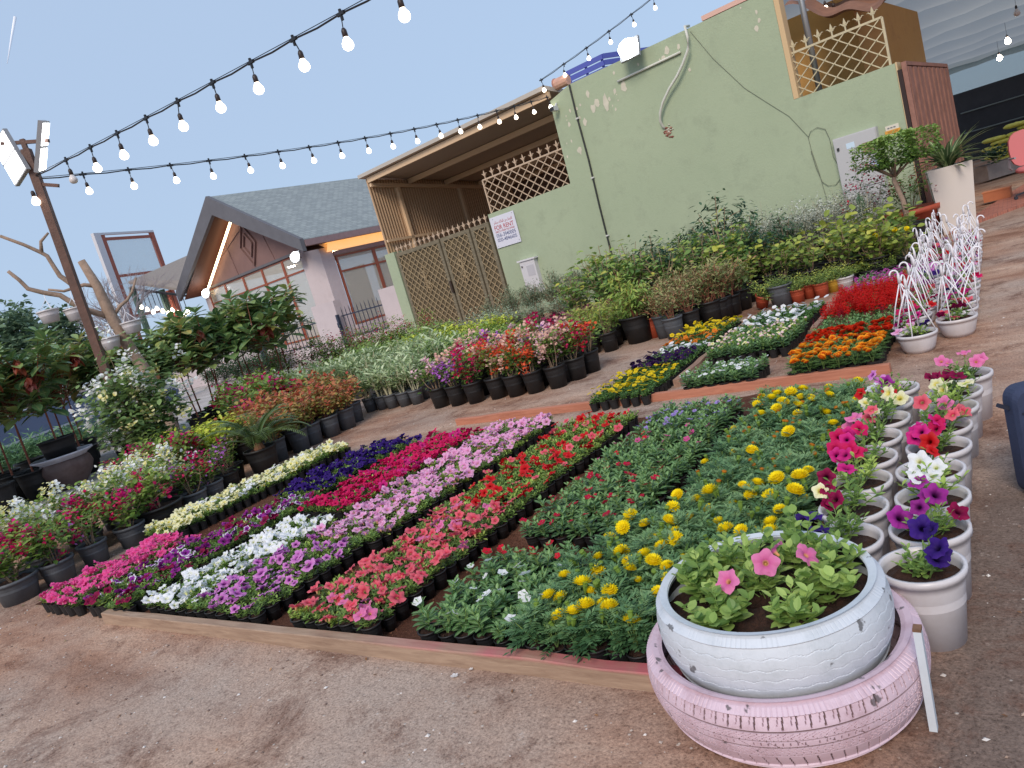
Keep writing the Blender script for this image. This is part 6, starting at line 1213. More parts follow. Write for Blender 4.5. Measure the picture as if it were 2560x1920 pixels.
for nm, key in (('boug_pinkwhite', ['pinkwhite', 'pinkwhite', 'peach']), ('boug_violet', ['violet']), ('boug_crimson', ['crimson', 'deep pink', 'deep red']), ('boug_orange', ['orange', 'orange', 'peach']), ('boug_red', ['deep red', 'orange']), ('boug_peach', ['peach', 'pinkwhite'])):
    proto(nm, 2, 0.40, 0.17, 6, 260, LF_OVAL, 0.05, L_BOUG, None, clusters=(key, 14, 17, 0.035, 0.024), spread=0.035)
proto('boug_wild', 3, 0.46, 0.24, 7, 300, LF_OVAL, 0.068, L_BOUG, None, clusters=(['deep pink', 'crimson', 'magenta', 'deep red'], 9, 17, 0.036, 0.028), spread=0.045)
proto('boug_white', 2, 0.48, 0.24, 7, 420, LF_OVAL, 0.055, L_BOUG, None, clusters=(['white', 'cream', 'white'], 22, 18, 0.04, 0.035), spread=0.045)
proto('boug_sparse', 2, 0.45, 0.2, 6, 170, LF_OVAL, 0.05, L_BOUG, M_STEMW, clusters=(['deep pink', 'violet'], 7, 9, 0.03, 0.03), spread=0.04)
proto('croton', 3, 0.42, 0.2, 7, 330, LF_OVAL, 0.062, L_CROT, M_STEMR, spread=0.04, upd=0.3)
proto('adenium', 4, 0.42, 0.13, 8, 190, LF_NARROW, 0.09, L_ADEN, mat('pale_stem', (176, 172, 142), 0.7), spread=0.022, upd=0.7, sr=0.008, t0=0.35)
proto('lime', 3, 0.36, 0.2, 7, 420, LF_OVAL, 0.055, L_LIME, spread=0.04)
proto('midgreen', 3, 0.45, 0.2, 7, 380, LF_OVAL, 0.055, L_MIDG, spread=0.045)
proto('basil', 3, 0.42, 0.13, 12, 260, LF_NARROW, 0.07, L_WILL, M_STEMW, spread=0.03, upd=0.1, t0=0.4)
proto('willow', 2, 0.75, 0.26, 14, 700, LF_NARROW, 0.09, L_WILL, M_STEMR, spread=0.05, upd=-0.1, t0=0.35, droopy=0.3)
proto('bronze', 3, 0.40, 0.2, 10, 420, LF_NARROW, 0.055, L_BRON, M_STEMR, spread=0.045, upd=0.5)
proto('olive', 3, 0.48, 0.22, 9, 115, LF_ROUND, 0.08, L_OLIV, M_STEMW, spread=0.05)
proto('guava', 3, 0.95, 0.36, 12, 290, LF_OVAL, 0.11, leaf_mat('guava_leaf', [(82, 116, 60), (116, 146, 74), (146, 168, 86), (184, 180, 82)], 0.4, 0.3), M_STEMW, spread=0.07, upd=0.2, t0=0.25, sr=0.01)
proto('darktall', 2, 1.25, 0.38, 8, 900, LF_NARROW, 0.12, L_DARK, M_STEMW, spread=0.09, upd=-0.1, t0=0.45, sr=0.014)
proto('sage', 3, 0.75, 0.34, 22, 1500, LF_NARROW, 0.05, L_SAGE, M_STEMW, spread=0.035, upd=0.9, t0=0.2)
proto('sagelow', 2, 0.45, 0.36, 18, 1100, LF_SMALL, 0.035, leaf_mat('grey_mint_leaf', [(104, 124, 100), (134, 152, 126), (158, 172, 148)], 0.6, 0.15), M_STEMW, spread=0.04, upd=0.5, t0=0.2)
proto('silver', 3, 0.95, 0.34, 18, 1900, LF_SMALL, 0.04, L_SILV, mat('silver_stem', (168, 162, 140), 0.8), spread=0.06, upd=0.5, t0=0.2)
proto('iresine', 2, 0.28, 0.16, 8, 170, LF_OVAL, 0.08, L_IRES, M_STEMR, spread=0.03, upd=0.8)
proto('gardenbush', 2, 0.9, 0.32, 8, 520, LF_OVAL, 0.06, L_BOUG, M_STEMW, clusters=(['deep red', 'deep red', 'crimson'], 14, 11, 0.034, 0.045), spread=0.06, t0=0.4)
proto('trailing', 2, 0.16, 0.24, 12, 420, LF_SMALL, 0.028, L_OLIV, M_STEMG, spread=0.03, upd=0.4, t0=0.2)
NSH = [0]
def G_(lst): return lst
# bougainvilleas by the aisle
fb_ = [('boug_pinkwhite', 'pink and white'), ('boug_violet', 'violet'), ('boug_crimson', 'crimson'), ('boug_orange', 'orange'), ('boug_orange', 'orange and leafy'), ('boug_red', 'red and orange'), ('boug_peach', 'peach'), ('boug_crimson', 'crimson with few blooms'), ('boug_red', 'dark red, staked')]
for i, ((x, y), (pn, c)) in enumerate(zip([(-5.78, 6.36), (-5.50, 6.34), (-5.22, 6.32), (-4.94, 6.38), (-4.68, 6.36), (-4.44, 6.38), (-4.20, 6.46), (-4.10, 6.72), (-4.06, 6.98)], fb_)):
    potted(pn, i, ('b', 0.12, 0.24), x, y, f"{c} bougainvillea in black pot, {nth(i+1)} from left along the sandy aisle", 'potted shrub', 'bougainvilleas in black pots by the aisle', 'bougainvillea_pot', 1.05)
k = 0
for j in range(3):
    for i in range(6):
        x, y = -5.62+i*0.27-0.1*j, 6.66+j*0.28; pn = ['boug_pinkwhite', 'boug_crimson', 'boug_crimson', 'boug_orange', 'boug_peach', 'boug_peach', 'boug_violet'][(i+j*2) % 7]
        potted(pn, i+j, ('b', 0.12, 0.24), x+RNG.normal()*0.02, y, f"{pn.split('_')[1].replace('pinkwhite', 'pink and white')} bougainvillea in black pot, {nth(j+2)} row back, {nth(i+1)} from left", 'potted shrub', 'bougainvilleas in black pots by the aisle', 'bougainvillea_pot', 1.1+0.08*j)
# silver green adeniums
for j in range(8):
    for i in range(5):
        x, y = -7.36+i*0.205-0.09*j, 6.76+j*0.24-0.0*i
        potted('adenium', i+j*3, ('g', 0.098, 0.19), x+RNG.normal()*0.015, y+RNG.normal()*0.015, f"silver-green desert rose in small dusty pot, {nth(j+1)} row back, {nth(i+1)} from left", 'potted plant', 'silver-green desert roses in dusty pots', 'desert_rose_pot', 0.95+0.2*RNG.random()+0.04*j)
# reddening crotons
CR_ = [(-7.12, 6.28), (-6.98, 5.95), (-6.97, 5.66), (-6.99, 5.40), (-7.0, 5.16), (-6.95, 4.90)]
for i, (x, y) in enumerate(CR_):
    for j in range(4):
        potted('croton', i+j, ('g' if j == 0 else 'b', 0.125, 0.25), x-0.31*j+RNG.normal()*0.02, y+0.1*j+RNG.normal()*0.02, f"red leaved bush, {nth(j+1)} back from the aisle, {nth(6-i)} from the near end", 'potted shrub', 'red leaved bushes in dark pots', 'red_leaved_bush_pot', 0.95+0.1*j)
# cycad
t = thing('cycad_pot', 'feathery dark green cycad in black pot behind the cream petunias', 'potted cycad', (-6.72, 4.50, 0), 0.4); pd, sd_ = potkind('b', 0.17, 0.27); part('pot', pd, t); part('soil', sd_, t)
L_CYC = leaf_mat('cycad_leaf', [(60, 84, 48), (82, 104, 56), (112, 128, 70)], 0.4, 0.2); b = MB(); g_ = np.random.default_rng(11)
b.lathe([(0.05, 0), (0.06, 0.04), (0.04, 0.1), (0.001, 0.12)], mat('cycad_base', (120, 84, 60), 0.9, noise=0.3), 10, (0, 0, 0.22)); b.obj('caudex', t)
for i in range(20):
    a = i*2.4+g_.normal()*0.2; el0 = 0.5+0.75*g_.random(); Lf = 0.55+0.12*g_.random(); b = MB(); P = []; d0 = np.array([math.cos(a), math.sin(a), 0]); pos = np.array([0, 0, 0.3]); C = [pos]
    for k in range(12): el = el0-1.5*(k/12)**1.5; pos = pos+Lf/12*(d0*math.cos(el)+np.array([0, 0, math.sin(el)])); C.append(pos)
    C = np.array(C); b.tube(C, np.linspace(0.006, 0.002, 13), L_CYC, 4, caps=False); sd2 = np.array([-math.sin(a), math.cos(a), 0]); PP = []; XX = []; ZZ = []; SS = []
    for k in range(30): x = 1+11*k/29; kk = min(int(x), 11); c = C[kk]*(1-x+kk)+C[kk+1]*(x-kk); dd_ = C[kk+1]-C[kk]; dd_ /= np.linalg.norm(dd_); L_n = 0.13*math.sin(math.pi*(0.12+0.83*k/29))**0.6; PP += [c, c]; XX += [dd_*0.5+sd2*0.9+[0, 0, 0.15], dd_*0.5-sd2*0.9+[0, 0, 0.15]]; ZZ += [[0, 0, 1.0]]*2; SS += [L_n]*2
    b.inst(LF_THIN, np.array(PP), np.array(XX), np.array(ZZ), np.array(SS), L_CYC, np.full(60, 0.3+0.5*g_.random())); b.obj('frond', t)
# pots between the cycad and the near left corner
ll = [(-7.02, 4.30, 'b', 0.14, 'boug_sparse', 'sparse bougainvillea in black pot left of the cycad'), (-6.72, 4.05, 'b', 0.12, 'boug_sparse', 'thin twiggy bush in black pot below the cycad'), (-6.62, 3.80, 'g', 0.12, 'boug_sparse', 'twiggy bougainvillea in dusty grey pot, farther of two'), (-6.52, 3.55, 'g', 0.12, 'boug_sparse', 'twiggy bougainvillea in dusty grey pot, nearer of two'), (-6.42, 3.15, 'b', 0.21, 'boug_wild', 'wide black tub with yellowish bougainvillea behind cream petunias'),
      (-6.36, 2.84, 'g', 0.125, 'boug_wild', 'dusty pot with pink bougainvillea, fourth from the near left corner'), (-6.36, 2.52, 'g', 0.115, 'boug_sparse', 'dusty pot with stumpy branches, third from the near left corner'), (-6.32, 2.22, 'g', 0.13, 'boug_wild', 'dusty pot with crimson bougainvillea, second from the near left corner'), (-6.36, 1.94, 'g', 0.16, 'boug_wild', 'widest dusty pot with low bougainvillea at the near left corner'), (-6.78, 1.96, 'g', 0.13, 'boug_wild', 'dusty pot with magenta bougainvillea cut by the left edge')]
for i, (x, y, pk, r, pn, lb) in enumerate(ll): potted(pn, i, (pk, r, 0.175 if r < 0.2 else 0.22), x, y, lb, 'potted shrub', 'potted bougainvilleas at left', 'bougainvillea_pot', 0.74+r)
for j in range(3):
    for i in range(6): 
        x, y = -6.74-0.34*j, 2.0+i*0.33+0.1*j
        if j == 0 and i == 0: continue
        pn = 'boug_white' if j == 2 or (j == 1 and i % 2) or i == 4 else 'boug_wild'
        potted(pn, i+j, ('g', 0.12, 0.175), x+RNG.normal()*0.03, y+RNG.normal()*0.03, f"{'white' if pn == 'boug_white' else 'pink'} bougainvillea in dusty pot, {nth(j+2)} column left, {nth(i+1)} from the near end", 'potted shrub', 'potted bougainvilleas at left', 'bougainvillea_pot', 0.92)
for j in range(3):
    for i in range(4):
        x, y = -7.65-0.36*j, 3.95+i*0.34; lime = i > 1
        potted('lime' if lime else 'boug_wild', i+j, ('b', 0.13, 0.25), x, y, f"{'lime leafy shrub' if lime else 'pink bougainvillea'} left of the cycad, {nth(j+1)} column, {nth(i+1)} back", 'potted shrub', 'potted shrubs left of the cycad', 'potted_shrub', 1.15 if lime else 1.0)
for j in range(2):
    for i in range(9):
        x, y = -8.5-0.36*i-0.2*j, 5.75+0.2*i+(i % 2)*0.2+0.62*j; potted('boug_wild', i+j, ('b', 0.14, 0.26), x, y, f"red bougainvillea in black pot on the grey track, {nth(j+1)} row back, {nth(i+1)} from right", 'potted shrub', 'red bougainvilleas on the grey track', 'bougainvillea_pot', 1.35)
# big leaved trees in pots
def bigleaf(seed, h, nb=9, L=0.19, red=0.0):
    g = np.random.default_rng(seed); st, fo, rd = MB(), MB(), MB(); st.tube([(0, 0, 0), (g.normal()*0.03, g.normal()*0.03, h*0.35), (g.normal()*0.06, g.normal()*0.06, h*0.62)], [0.016, 0.013, 0.01], M_STEMR, 6)
    for i in range(nb*2):
        a = i*2.4; e0 = np.array([0, 0, h*(0.4+0.2*g.random())]); rq = 0.6*math.sqrt(g.random()); e = np.array([rq*math.cos(a), rq*math.sin(a), h*(0.47+0.5*g.random()*(1-0.3*rq/0.6))]); st.tube([e0, e0*0.4+e*0.6-[0, 0, 0.03], e], [0.008, 0.006, 0.005], M_STEMR, 5, caps=False)
        n = 11; az = np.arange(n)*2.4+g.random()*6; el = np.linspace(0.0, 1.1, n)-0.25; isr = g.random() < red; tgt = rd if isr else fo; zz = e[None]+np.stack([0*az, 0*az, np.linspace(-0.09, 0.02, n)], -1)
        if isr: el = el*0-0.9
        tgt.inst(LF_OVAL if i % 2 else LF_BIG, zz, np.stack([np.cos(az)*np.cos(el), np.sin(az)*np.cos(el), np.sin(el)], -1), np.stack([-np.cos(az)*0.4, -np.sin(az)*0.4, np.ones(n)], -1), (0.62 if isr else 1.0)*L*(1.1-0.35*np.linspace(0, 1, n))*(0.85+0.3*g.random(n)), L_BIGR if isr else L_BIG, np.clip(0.3+0.3*g.random()+g.normal(0, 0.15, n), 0, 1))
    return [(nm, x.data(nm)) for nm, x in (('trunk', st), ('foliage', fo), ('red_leaves', rd)) if x.V]
PROTO['big'] = [bigleaf(s, 2.0, 11, 0.30, 0.025 if s < 3 else 0.09) for s in range(6)]
bl_ = [(-11.3, 2.9, 1.0), (-12.0, 3.6, 1.05), (-12.5, 4.3, 1.0), (-11.9, 4.35, 0.95), (-12.9, 3.4, 1.05), (-13.4, 4.5, 1.1), (-12.7, 5.4, 1.0), (-13.6, 5.6, 1.05), (-13.1, 6.3, 1.0), (-14.2, 5.2, 1.1), (-13.9, 6.9, 1.0), (-14.6, 6.3, 1.05), (-11.5, 3.7, 0.95), (-12.2, 2.9, 1.0), (-13.6, 3.7, 1.0), (-12.6, 6.3, 0.95)]
for i, (x, y, s) in enumerate(bl_): potted('big', i % 3, ('b', 0.24, 0.42), x, y, f"large-leaved tree in black tub, left group, {nth(i+1)} from left edge", 'potted tree', 'large-leaved young trees in black tubs', 'large_leaved_tree_pot', s*0.95)
bc_ = [(-12.0, 7.1, 0.95), (-12.7, 7.6, 1.0), (-12.2, 7.8, 1.0), (-13.2, 8.2, 1.05), (-12.7, 8.7, 1.05), (-13.3, 9.3, 1.1), (-13.9, 8.8, 1.0), (-12.3, 9.3, 1.12), (-12.0, 6.4, 0.9), (-13.4, 7.3, 1.0), (-12.9, 9.9, 1.05), (-11.7, 8.5, 1.0)]
for i, (x, y, s) in enumerate(bc_): potted('big', 3+i % 3, ('b', 0.2, 0.32), x, y, f"large-leaved young tree with some red leaves, {nth(i+1)} of the group before the house", 'potted tree', 'large-leaved young trees before the house', 'large_leaved_tree_pot', s*0.98)
# bowl with pot
bw = G(153, 1237); bw = np.array([bw[0]-0.3, bw[1]+0.32])
t = thing('stone_bowl_planter', 'wide brown weathered bowl planter with pale rim on the grey track', 'planter', (bw[0], bw[1], 0), 0.3); t.scale = (0.9, 0.9, 0.9); M_BOWL = mat('weathered_bowl', (104, 88, 86), 0.6, noise=0.35, nscale=7, bump=0.2, rgb2=(84, 66, 64)); M_RIMB = mat('pale_rim', (186, 186, 196), 0.6, noise=0.2)
b = MB(); b.lathe([(0.001, 0), (0.17, 0.0), (0.22, 0.05), (0.34, 0.2), (0.40, 0.34), (0.38, 0.44), (0.345, 0.48)], M_BOWL, 40); b.obj('bowl', t, smooth=True); b = MB(); b.lathe([(0.345, 0.481), (0.36, 0.50), (0.46, 0.55), (0.455, 0.575), (0.43, 0.57), (0.33, 0.50), (0.32, 0.42)], M_RIMB, 40); b.obj('rim', t, smooth=True); b = MB(); b.disc(0.36, 0.46, M_SOIL, 30); b.obj('soil', t)
t = potted('big', 1, ('b', 0.25, 0.34), bw[0], bw[1], 'black tub with a large-leaved tree standing inside the wide bowl', 'potted tree', None, 'large_leaved_tree_pot', 0.9); t.location = (bw[0], bw[1], 0.42)
# white bougainvillea column round the pole
st, fo, fl = shrub(77, 1.95, 0.43, 18, 3000, LF_OVAL, 0.10, leaf_mat('soft_green_leaf', [(96, 122, 76), (122, 148, 92), (148, 170, 108)], 0.45, 0.3), M_STEMW, z0=0.1, spread=0.11, t0=0.12, upd=0.1, clusters=(['white', 'cream', 'white'], 70, 16, 0.055, 0.04), top=0.5)
t = thing('white_bougainvillea', 'tall pale green bougainvillea with white blooms climbing by the lamp pole', 'shrub', (-8.95, 4.62, 0)); [x.obj(n, t) for n, x in [('stems', st), ('foliage', fo)]+[('flower_cluster', c) for c in fl]]
# leafless trunk with hanging pots
TPD = pot_mb(0.135, 0.10, 0.17, M_POTW, 0.006, 0.02, 24, 0.005).data('pot', True)
def pathp(pts, dist): return [PY(x, y, dist) for x, y in pts]
D0 = 11.9; base = G(462, 1140)
tp = [np.array([base[0], base[1], 0])]+[PY(x, y, D0) for x, y in ((418, 1040), (372, 940), (318, 860), (275, 785), (243, 716), (203, 652))]
t = thing('bare_tree', 'bare sawn tree trunk with curved branches carrying hanging pots', 'tree', tuple(tp[0])); o0 = tp[0]
b = MB(); b.tube([p-o0 for p in tp], [0.10, 0.09, 0.085, 0.08, 0.08, 0.065, 0.05], M_BARK, 10); b.obj('trunk', t, smooth=True)
for pts, r in (([(270, 790), (225, 778), (185, 760), (150, 738), (110, 732), (70, 722), (48, 700), (20, 678)], 0.045), ([(130, 735), (100, 725), (100, 690), (122, 585)], 0.0), ([(243, 716), (210, 712), (190, 718), (160, 728), (120, 724)], 0.03), ([(190, 718), (172, 705), (150, 690), (138, 672), (118, 640), (104, 632), (60, 612), (0, 590)], 0.04), ([(104, 632), (102, 604), (121, 582)], 0.028), ([(285, 788), (300, 765), (318, 750), (330, 730), (340, 694)], 0.03), ([(48, 700), (30, 690)], 0.02)):
    if not r: continue
    P = [PY(x, y, D0)-o0 for x, y in pts]; b = MB(); b.tube(P, np.linspace(r, r*0.5, len(P)), M_BARK, 8); b.obj('branch', t, smooth=True)
for i, (px, py, hx, hy, lb) in enumerate(((130, 806, 108, 730, 'white hanging pot with dead vine, leftmost on the bare branches'), (195, 800, 174, 727, 'white hanging pot with green leaves just left of the rusty pole'), (283, 872, 268, 800, 'small white hanging pot lowest on the bare tree'), (336, 832, 305, 762, 'white hanging pot on long white strings right of the trunk'))):
    p = PY(px, py, D0-0.15); h = PY(hx, hy, D0); t = thing('hanging_pot', lb, 'hanging pot', tuple(p), 0.2*i, 'white pots hanging from the bare tree'); part('pot', TPD, t); part('soil', HSD, t); b = MB(); hh = h-p; c_, s_ = math.cos(-0.2*i), math.sin(-0.2*i); hh = np.array([hh[0]*c_-hh[1]*s_, hh[0]*s_+hh[1]*c_, hh[2]])
    for k in range(3): a = k*2.09; b.tube([(0.128*math.cos(a), 0.128*math.sin(a), 0.13), hh*0.75, hh], 0.004, M_HANG, 4)
    b.obj('hanger', t)
    if i in (1, 2): part('foliage', HFD[0], t, sc=0.9)
# potted plants near the wall, right of the aisle
wl_ = [(-4.63, 8.12, 'b', .115, .24, 'basil', 'bushy light green herb in black pot by the aisle, left of two'), (-4.37, 8.10, 'b', .115, .24, 'basil', 'bushy light green herb in black pot by the aisle, right of two'), (-4.10, 8.40, 'b', .2, .34, 'willow', 'largest black tub with tall willowy green plant by the aisle'), (-3.93, 8.50, 't', .1, .26, 'bronze', 'reddish pot half hidden beside the big willowy tub'), (-3.74, 8.36, 'g', .115, .28, 'bronze', 'bronze leaved plant in grey pot right of the willowy tub'), (-3.52, 8.16, 'g', .125, .26, 'bronze', 'bronze leaved plant in mud-splashed grey pot nearest the pansies'), (-3.40, 8.42, 'b', .12, .26, 'bronze', 'bronze leaved plant in black pot, middle of the row'), (-3.28, 8.78, 'b', .16, .28, 'bronze', 'spiky bronze plant in wide black pot'), (-3.15, 8.92, 'b', .12, .28, 'bronze', 'spiky plant in black pot ending the bronze row'),
       (-3.08, 9.40, 'b', .15, .27, 'olive', 'sparse lime leaved shrub alone in black pot'), (-2.50, 9.10, 'g', .15, .26, 'trailing', 'creeping plant spilling over a tall grey pot'), (-2.76, 9.14, 't', .09, .16, 'trailing', 'small tipped orange pot with creeping plant, leftmost'), (-2.32, 9.12, 't', .09, .16, 'trailing', 'small orange pot under creeping stems right of the grey pot'), (-2.22, 9.28, 't', .09, .17, 'trailing', 'small orange pot with trailing leaves, third from left'), (-2.06, 9.2, 't', .09, .17, 'trailing', 'small orange pot with dry pink stems'), (-1.98, 9.42, 'y', .085, .15, 'trailing', 'small yellow pot between the orange pots and the white one'), (-1.86, 9.48, 'w', .12, .15, 'trailing', 'low white bowl pot at the end of the small pots')]
for i, (x, y, pk, r, h, pn, lb) in enumerate(wl_):
    t = potted(pn, i, (pk, r, h), x, y, lb, 'potted plant', 'assorted pots in front of the green wall', 'potted_plant', 1.0)
    if 'tipped' in lb: t.rotation_euler = (0.35, 0.2, 0.5); t.location.z = 0.03
def rows(pn, cat, nm, what, x0, y0, dx, dy, nx, ny, pot, sc=1.0, skew=0.0, jit=0.03, grp=None):
    for j in range(ny):
        for i in range(nx): potted(pn, i+2*j, pot, x0+dx*i+skew*j+RNG.normal()*jit, y0+dy*j+RNG.normal()*jit, f"{what}, {nth(j+1)} row back, {nth(i+1)} from left", cat, grp or what, nm, sc*(0.78+0.42*RNG.random()))
rows('basil', 'potted herb', 'herb_pot', 'light green herb in black pot', -5.0, 8.42, 0.27, 0.27, 4, 3, ('b', .115, .24), 1.0, -0.1)
rows('bronze', 'potted shrub', 'bronze_shrub_pot', 'bronze green shrub in dark pot', -4.0, 8.85, 0.27, 0.3, 4, 3, ('b', .13, .26), 1.15, 0.05)
rows('midgreen', 'potted shrub', 'green_shrub_pot', 'mid green shrub behind the bougainvilleas', -7.0, 7.75, 0.34, 0.36, 6, 4, ('b', .12, .24), 1.0, -0.35)
rows('iresine', 'potted plant', 'dark_red_plant_pot', 'dark red leaved plant in small pot', -6.35, 8.75, 0.2, 0.25, 5, 7, ('b', .09, .18), 1.0, 0.15)
rows('lime', 'potted shrub', 'lime_shrub_pot', 'lime green herb behind the silver pots', -9.2, 9.6, 0.36, 0.4, 6, 3, ('b', .12, .24), 1.1, -0.1)
rows('sagelow', 'potted shrub', 'grey_mint_pot', 'low grey-green shrub before the wall', -9.6, 11.0, 0.6, 0.55, 6, 2, ('b', .14, .26), 1.0, 0.05)
rows('sage', 'potted shrub', 'sage_pot', 'tall grey sage shrub against the green wall', -9.3, 12.5, 0.55, 0.62, 7, 2, ('b', .16, .28), 1.0, 0.15)
rows('guava', 'potted shrub', 'guava_pot', 'tall yellow-green shrub before the wall', -6.0, 10.4, 0.52, 0.75, 6, 2, ('b', .16, .3), 1.05, 0.1)
rows('darktall', 'potted shrub', 'dark_shrub_pot', 'loose dark green shrub among the yellow-green ones', -5.6, 11.0, 0.8, 0.7, 4, 2, ('b', .16, .3), 0.72, 0.2)
rows('darktall', 'potted shrub', 'dark_shrub_pot', 'tall dark green shrub near the green wall', -4.7, 12.2, 0.55, 0.5, 2, 1, ('b', .18, .3), 1.0)
rows('silver', 'potted shrub', 'silver_shrub_pot', 'airy silver shrub against the green wall', -3.95, 11.95, 0.4, 0.5, 6, 3, ('b', .15, .28), 1.0, -0.03)
rows('olive', 'potted shrub', 'lime_leaved_shrub_pot', 'round-leaved lime shrub in wide black pot', -3.5, 10.0, 0.4, 0.6, 6, 3, ('b', .17, .25), 1.15, 0.06)
rows('trailing', 'potted plant', 'creeper_pot', 'low creeping plant behind the dianthus', -1.9, 9.85, 0.27, 0.3, 4, 2, ('b', .12, .12), 1.1)
rows('gardenbush', 'potted shrub', 'red_bougainvillea_pot', 'red bougainvillea in front of the lattice gate', -13.0, 10.9, 0.62, 0.75, 5, 2, ('b', .17, .3), 0.95, 0.25)
rows('gardenbush', 'potted shrub', 'red_bougainvillea_pot', 'red bougainvillea with stakes before the pinkish wall', -13.6, 9.9, 0.7, 0.8, 4, 1, ('b', .17, .3), 1.0, -0.2)
rows('midgreen', 'potted shrub', 'green_shrub_pot', 'mid green shrub before the lattice gate', -11.3, 9.6, 0.42, 0.45, 6, 4, ('b', .13, .26), 1.15, -0.05)
rows('adenium', 'potted plant', 'desert_rose_pot', 'silver-green desert rose far behind the crotons', -10.6, 7.9, 0.3, 0.3, 8, 5, ('g', .1, .2), 1.2, 0.12)
# sunflowers by the baskets, cactus, big pots, ficus
for i, (x, y) in enumerate(((-1.55, 9.9), (-1.35, 10.1), (-1.2, 9.85))):
    t = potted('olive', i, ('b', .12, .2), x, y, ['small sunflower plant with one yellow bloom, left of three', 'small sunflower plant, middle of three by the baskets', 'small sunflower plant nearest the hanging baskets'][i], 'potted sunflower', 'small sunflowers by the baskets', 'sunflower_pot', 0.9); part('flower', flwd('yellow marigold', 'pom', 0), t, (0.05, 0, 0.5), sc=1.3, rot=(1.0, 0, 0.3))
cb = np.array([-1.95, 12.2]); t = thing('cactus_pot', 'tall ribbed green cactus column beside the terracotta tub', 'potted cactus', (cb[0], cb[1], 0)); pd, sd_ = potkind('b', .14, .25); part('pot', pd, t); part('soil', sd_, t); M_CAC = mat('cactus_green', (74, 104, 74), 0.5, noise=0.15)
for dx, hh in ((0, 0.75), (0.07, 0.5)):
    b = MB(); n = 12; V = []
    for z, s in ((0.2, 0.8), (0.3, 1), (0.2+hh*0.9, 1), (0.2+hh, 0.3)): V += [(dx+0.055*s*(1 if k % 2 else 0.68)*math.cos(k*6.283/n), 0.055*s*(1 if k % 2 else 0.68)*math.sin(k*6.283/n), z) for k in range(n)]
    b.add(V, [[(q*n+k, q*n+(k+1) % n, (q+1)*n+(k+1) % n, (q+1)*n+k) for q in range(3) for k in range(n)], [tuple(range(3*n, 4*n))]], M_CAC); b.obj('column', t)
t = thing('terracotta_tub', 'large terracotta tub with bare stems beside the brown gate', 'planter', (-1.42, 13.05, 0)); b = MB(); b.lathe([(0.001, 0), (0.3, 0), (0.37, 0.42), (0.41, 0.42), (0.42, 0.5), (0.38, 0.5), (0.36, 0.42)], M_TERR, 40); b.obj('tub', t, smooth=True); b = MB(); b.disc(0.36, 0.44, M_SOIL, 30); b.obj('soil', t)
st, fo, fl = shrub(91, 1.0, 0.45, 10, 380, LF_OVAL, 0.06, L_MIDG, M_STEMW, z0=0.44, spread=0.07, clusters=(['deep red'], 8, 10, 0.035, 0.04)); [x.obj(n, t) for n, x in [('stems', st), ('foliage', fo)]+[('flower_cluster', c) for c in fl]]
st, fo, fl = shrub(92, 1.35, 0.55, 10, 420, LF_OVAL, 0.055, L_SAGE, mat('pale_twig', (180, 160, 150), 0.8), z0=0.2, spread=0.09, clusters=(['deep red', 'crimson'], 20, 12, 0.038, 0.045)); t = potted('trailing', 0, ('b', .2, .3), -1.95, 12.75, 'straggly red bougainvillea in front of the electric cabinet', 'potted shrub', None, 'bougainvillea_pot'); [x.obj(n, t) for n, x in [('branches', st), ('leaves', fo)]+[('flower_cluster', c) for c in fl]]
fx, fy = -1.38, 12.15; t = thing('ficus_pot', 'clipped ficus with bare pale trunk and flat dark crown in black tub', 'potted tree', (fx, fy, 0)); pd, sd_ = potkind('b', .27, .36); part('pot', pd, t); part('soil', sd_, t)
b = MB(); b.tube([(0, 0, 0.3), (-0.02, 0, 0.7), (-0.08, 0, 1.0), (-0.06, 0, 1.22)], [0.045, 0.035, 0.032, 0.03], M_BARK, 8)
for a in range(6): b.tube([(-0.07, 0, 1.05), (-0.07+0.2*math.cos(a), 0.2*math.sin(a), 1.2), (-0.07+0.36*math.cos(a), 0.36*math.sin(a), 1.32)], [0.02, 0.014, 0.006], M_BARK, 6)
b.obj('trunk', t, smooth=True)
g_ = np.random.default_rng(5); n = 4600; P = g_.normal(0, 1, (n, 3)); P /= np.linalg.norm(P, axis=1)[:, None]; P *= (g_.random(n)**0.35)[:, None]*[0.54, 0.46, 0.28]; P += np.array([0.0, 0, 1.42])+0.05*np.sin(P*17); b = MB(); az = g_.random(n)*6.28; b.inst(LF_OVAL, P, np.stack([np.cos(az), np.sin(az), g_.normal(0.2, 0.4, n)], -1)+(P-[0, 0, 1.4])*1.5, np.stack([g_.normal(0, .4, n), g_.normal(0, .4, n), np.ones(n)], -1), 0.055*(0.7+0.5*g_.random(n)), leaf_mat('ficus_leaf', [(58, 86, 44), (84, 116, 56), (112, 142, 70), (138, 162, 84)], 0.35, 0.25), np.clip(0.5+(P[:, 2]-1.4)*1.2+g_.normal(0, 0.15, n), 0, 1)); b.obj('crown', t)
px_, py_ = -0.86, 13.2; t = thing('white_square_planter', 'tall white tapered planter with striped spiky leaves by the gate', 'planter', (px_, py_, 0), WA+0.25); b = MB()
V = [(x*s, y*s, z) for z, s in ((0.0, 0.21), (0.98, 0.29), (0.98, 0.255), (0.9, 0.25)) for x, y in ((-1, -1), (1, -1), (1, 1), (-1, 1))]
b.add(V, [[(4*q+k, 4*q+(k+1) % 4, 4*q+4+(k+1) % 4, 4*q+4+k) for q in range(3) for k in range(4)]], mat('white_planter', (214, 206, 200), 0.45)); b.obj('box', t); b = MB(); b.box(-0.245, 0.245, -0.245, 0.245, 0.88, 0.9, M_SOIL); b.obj('soil', t)
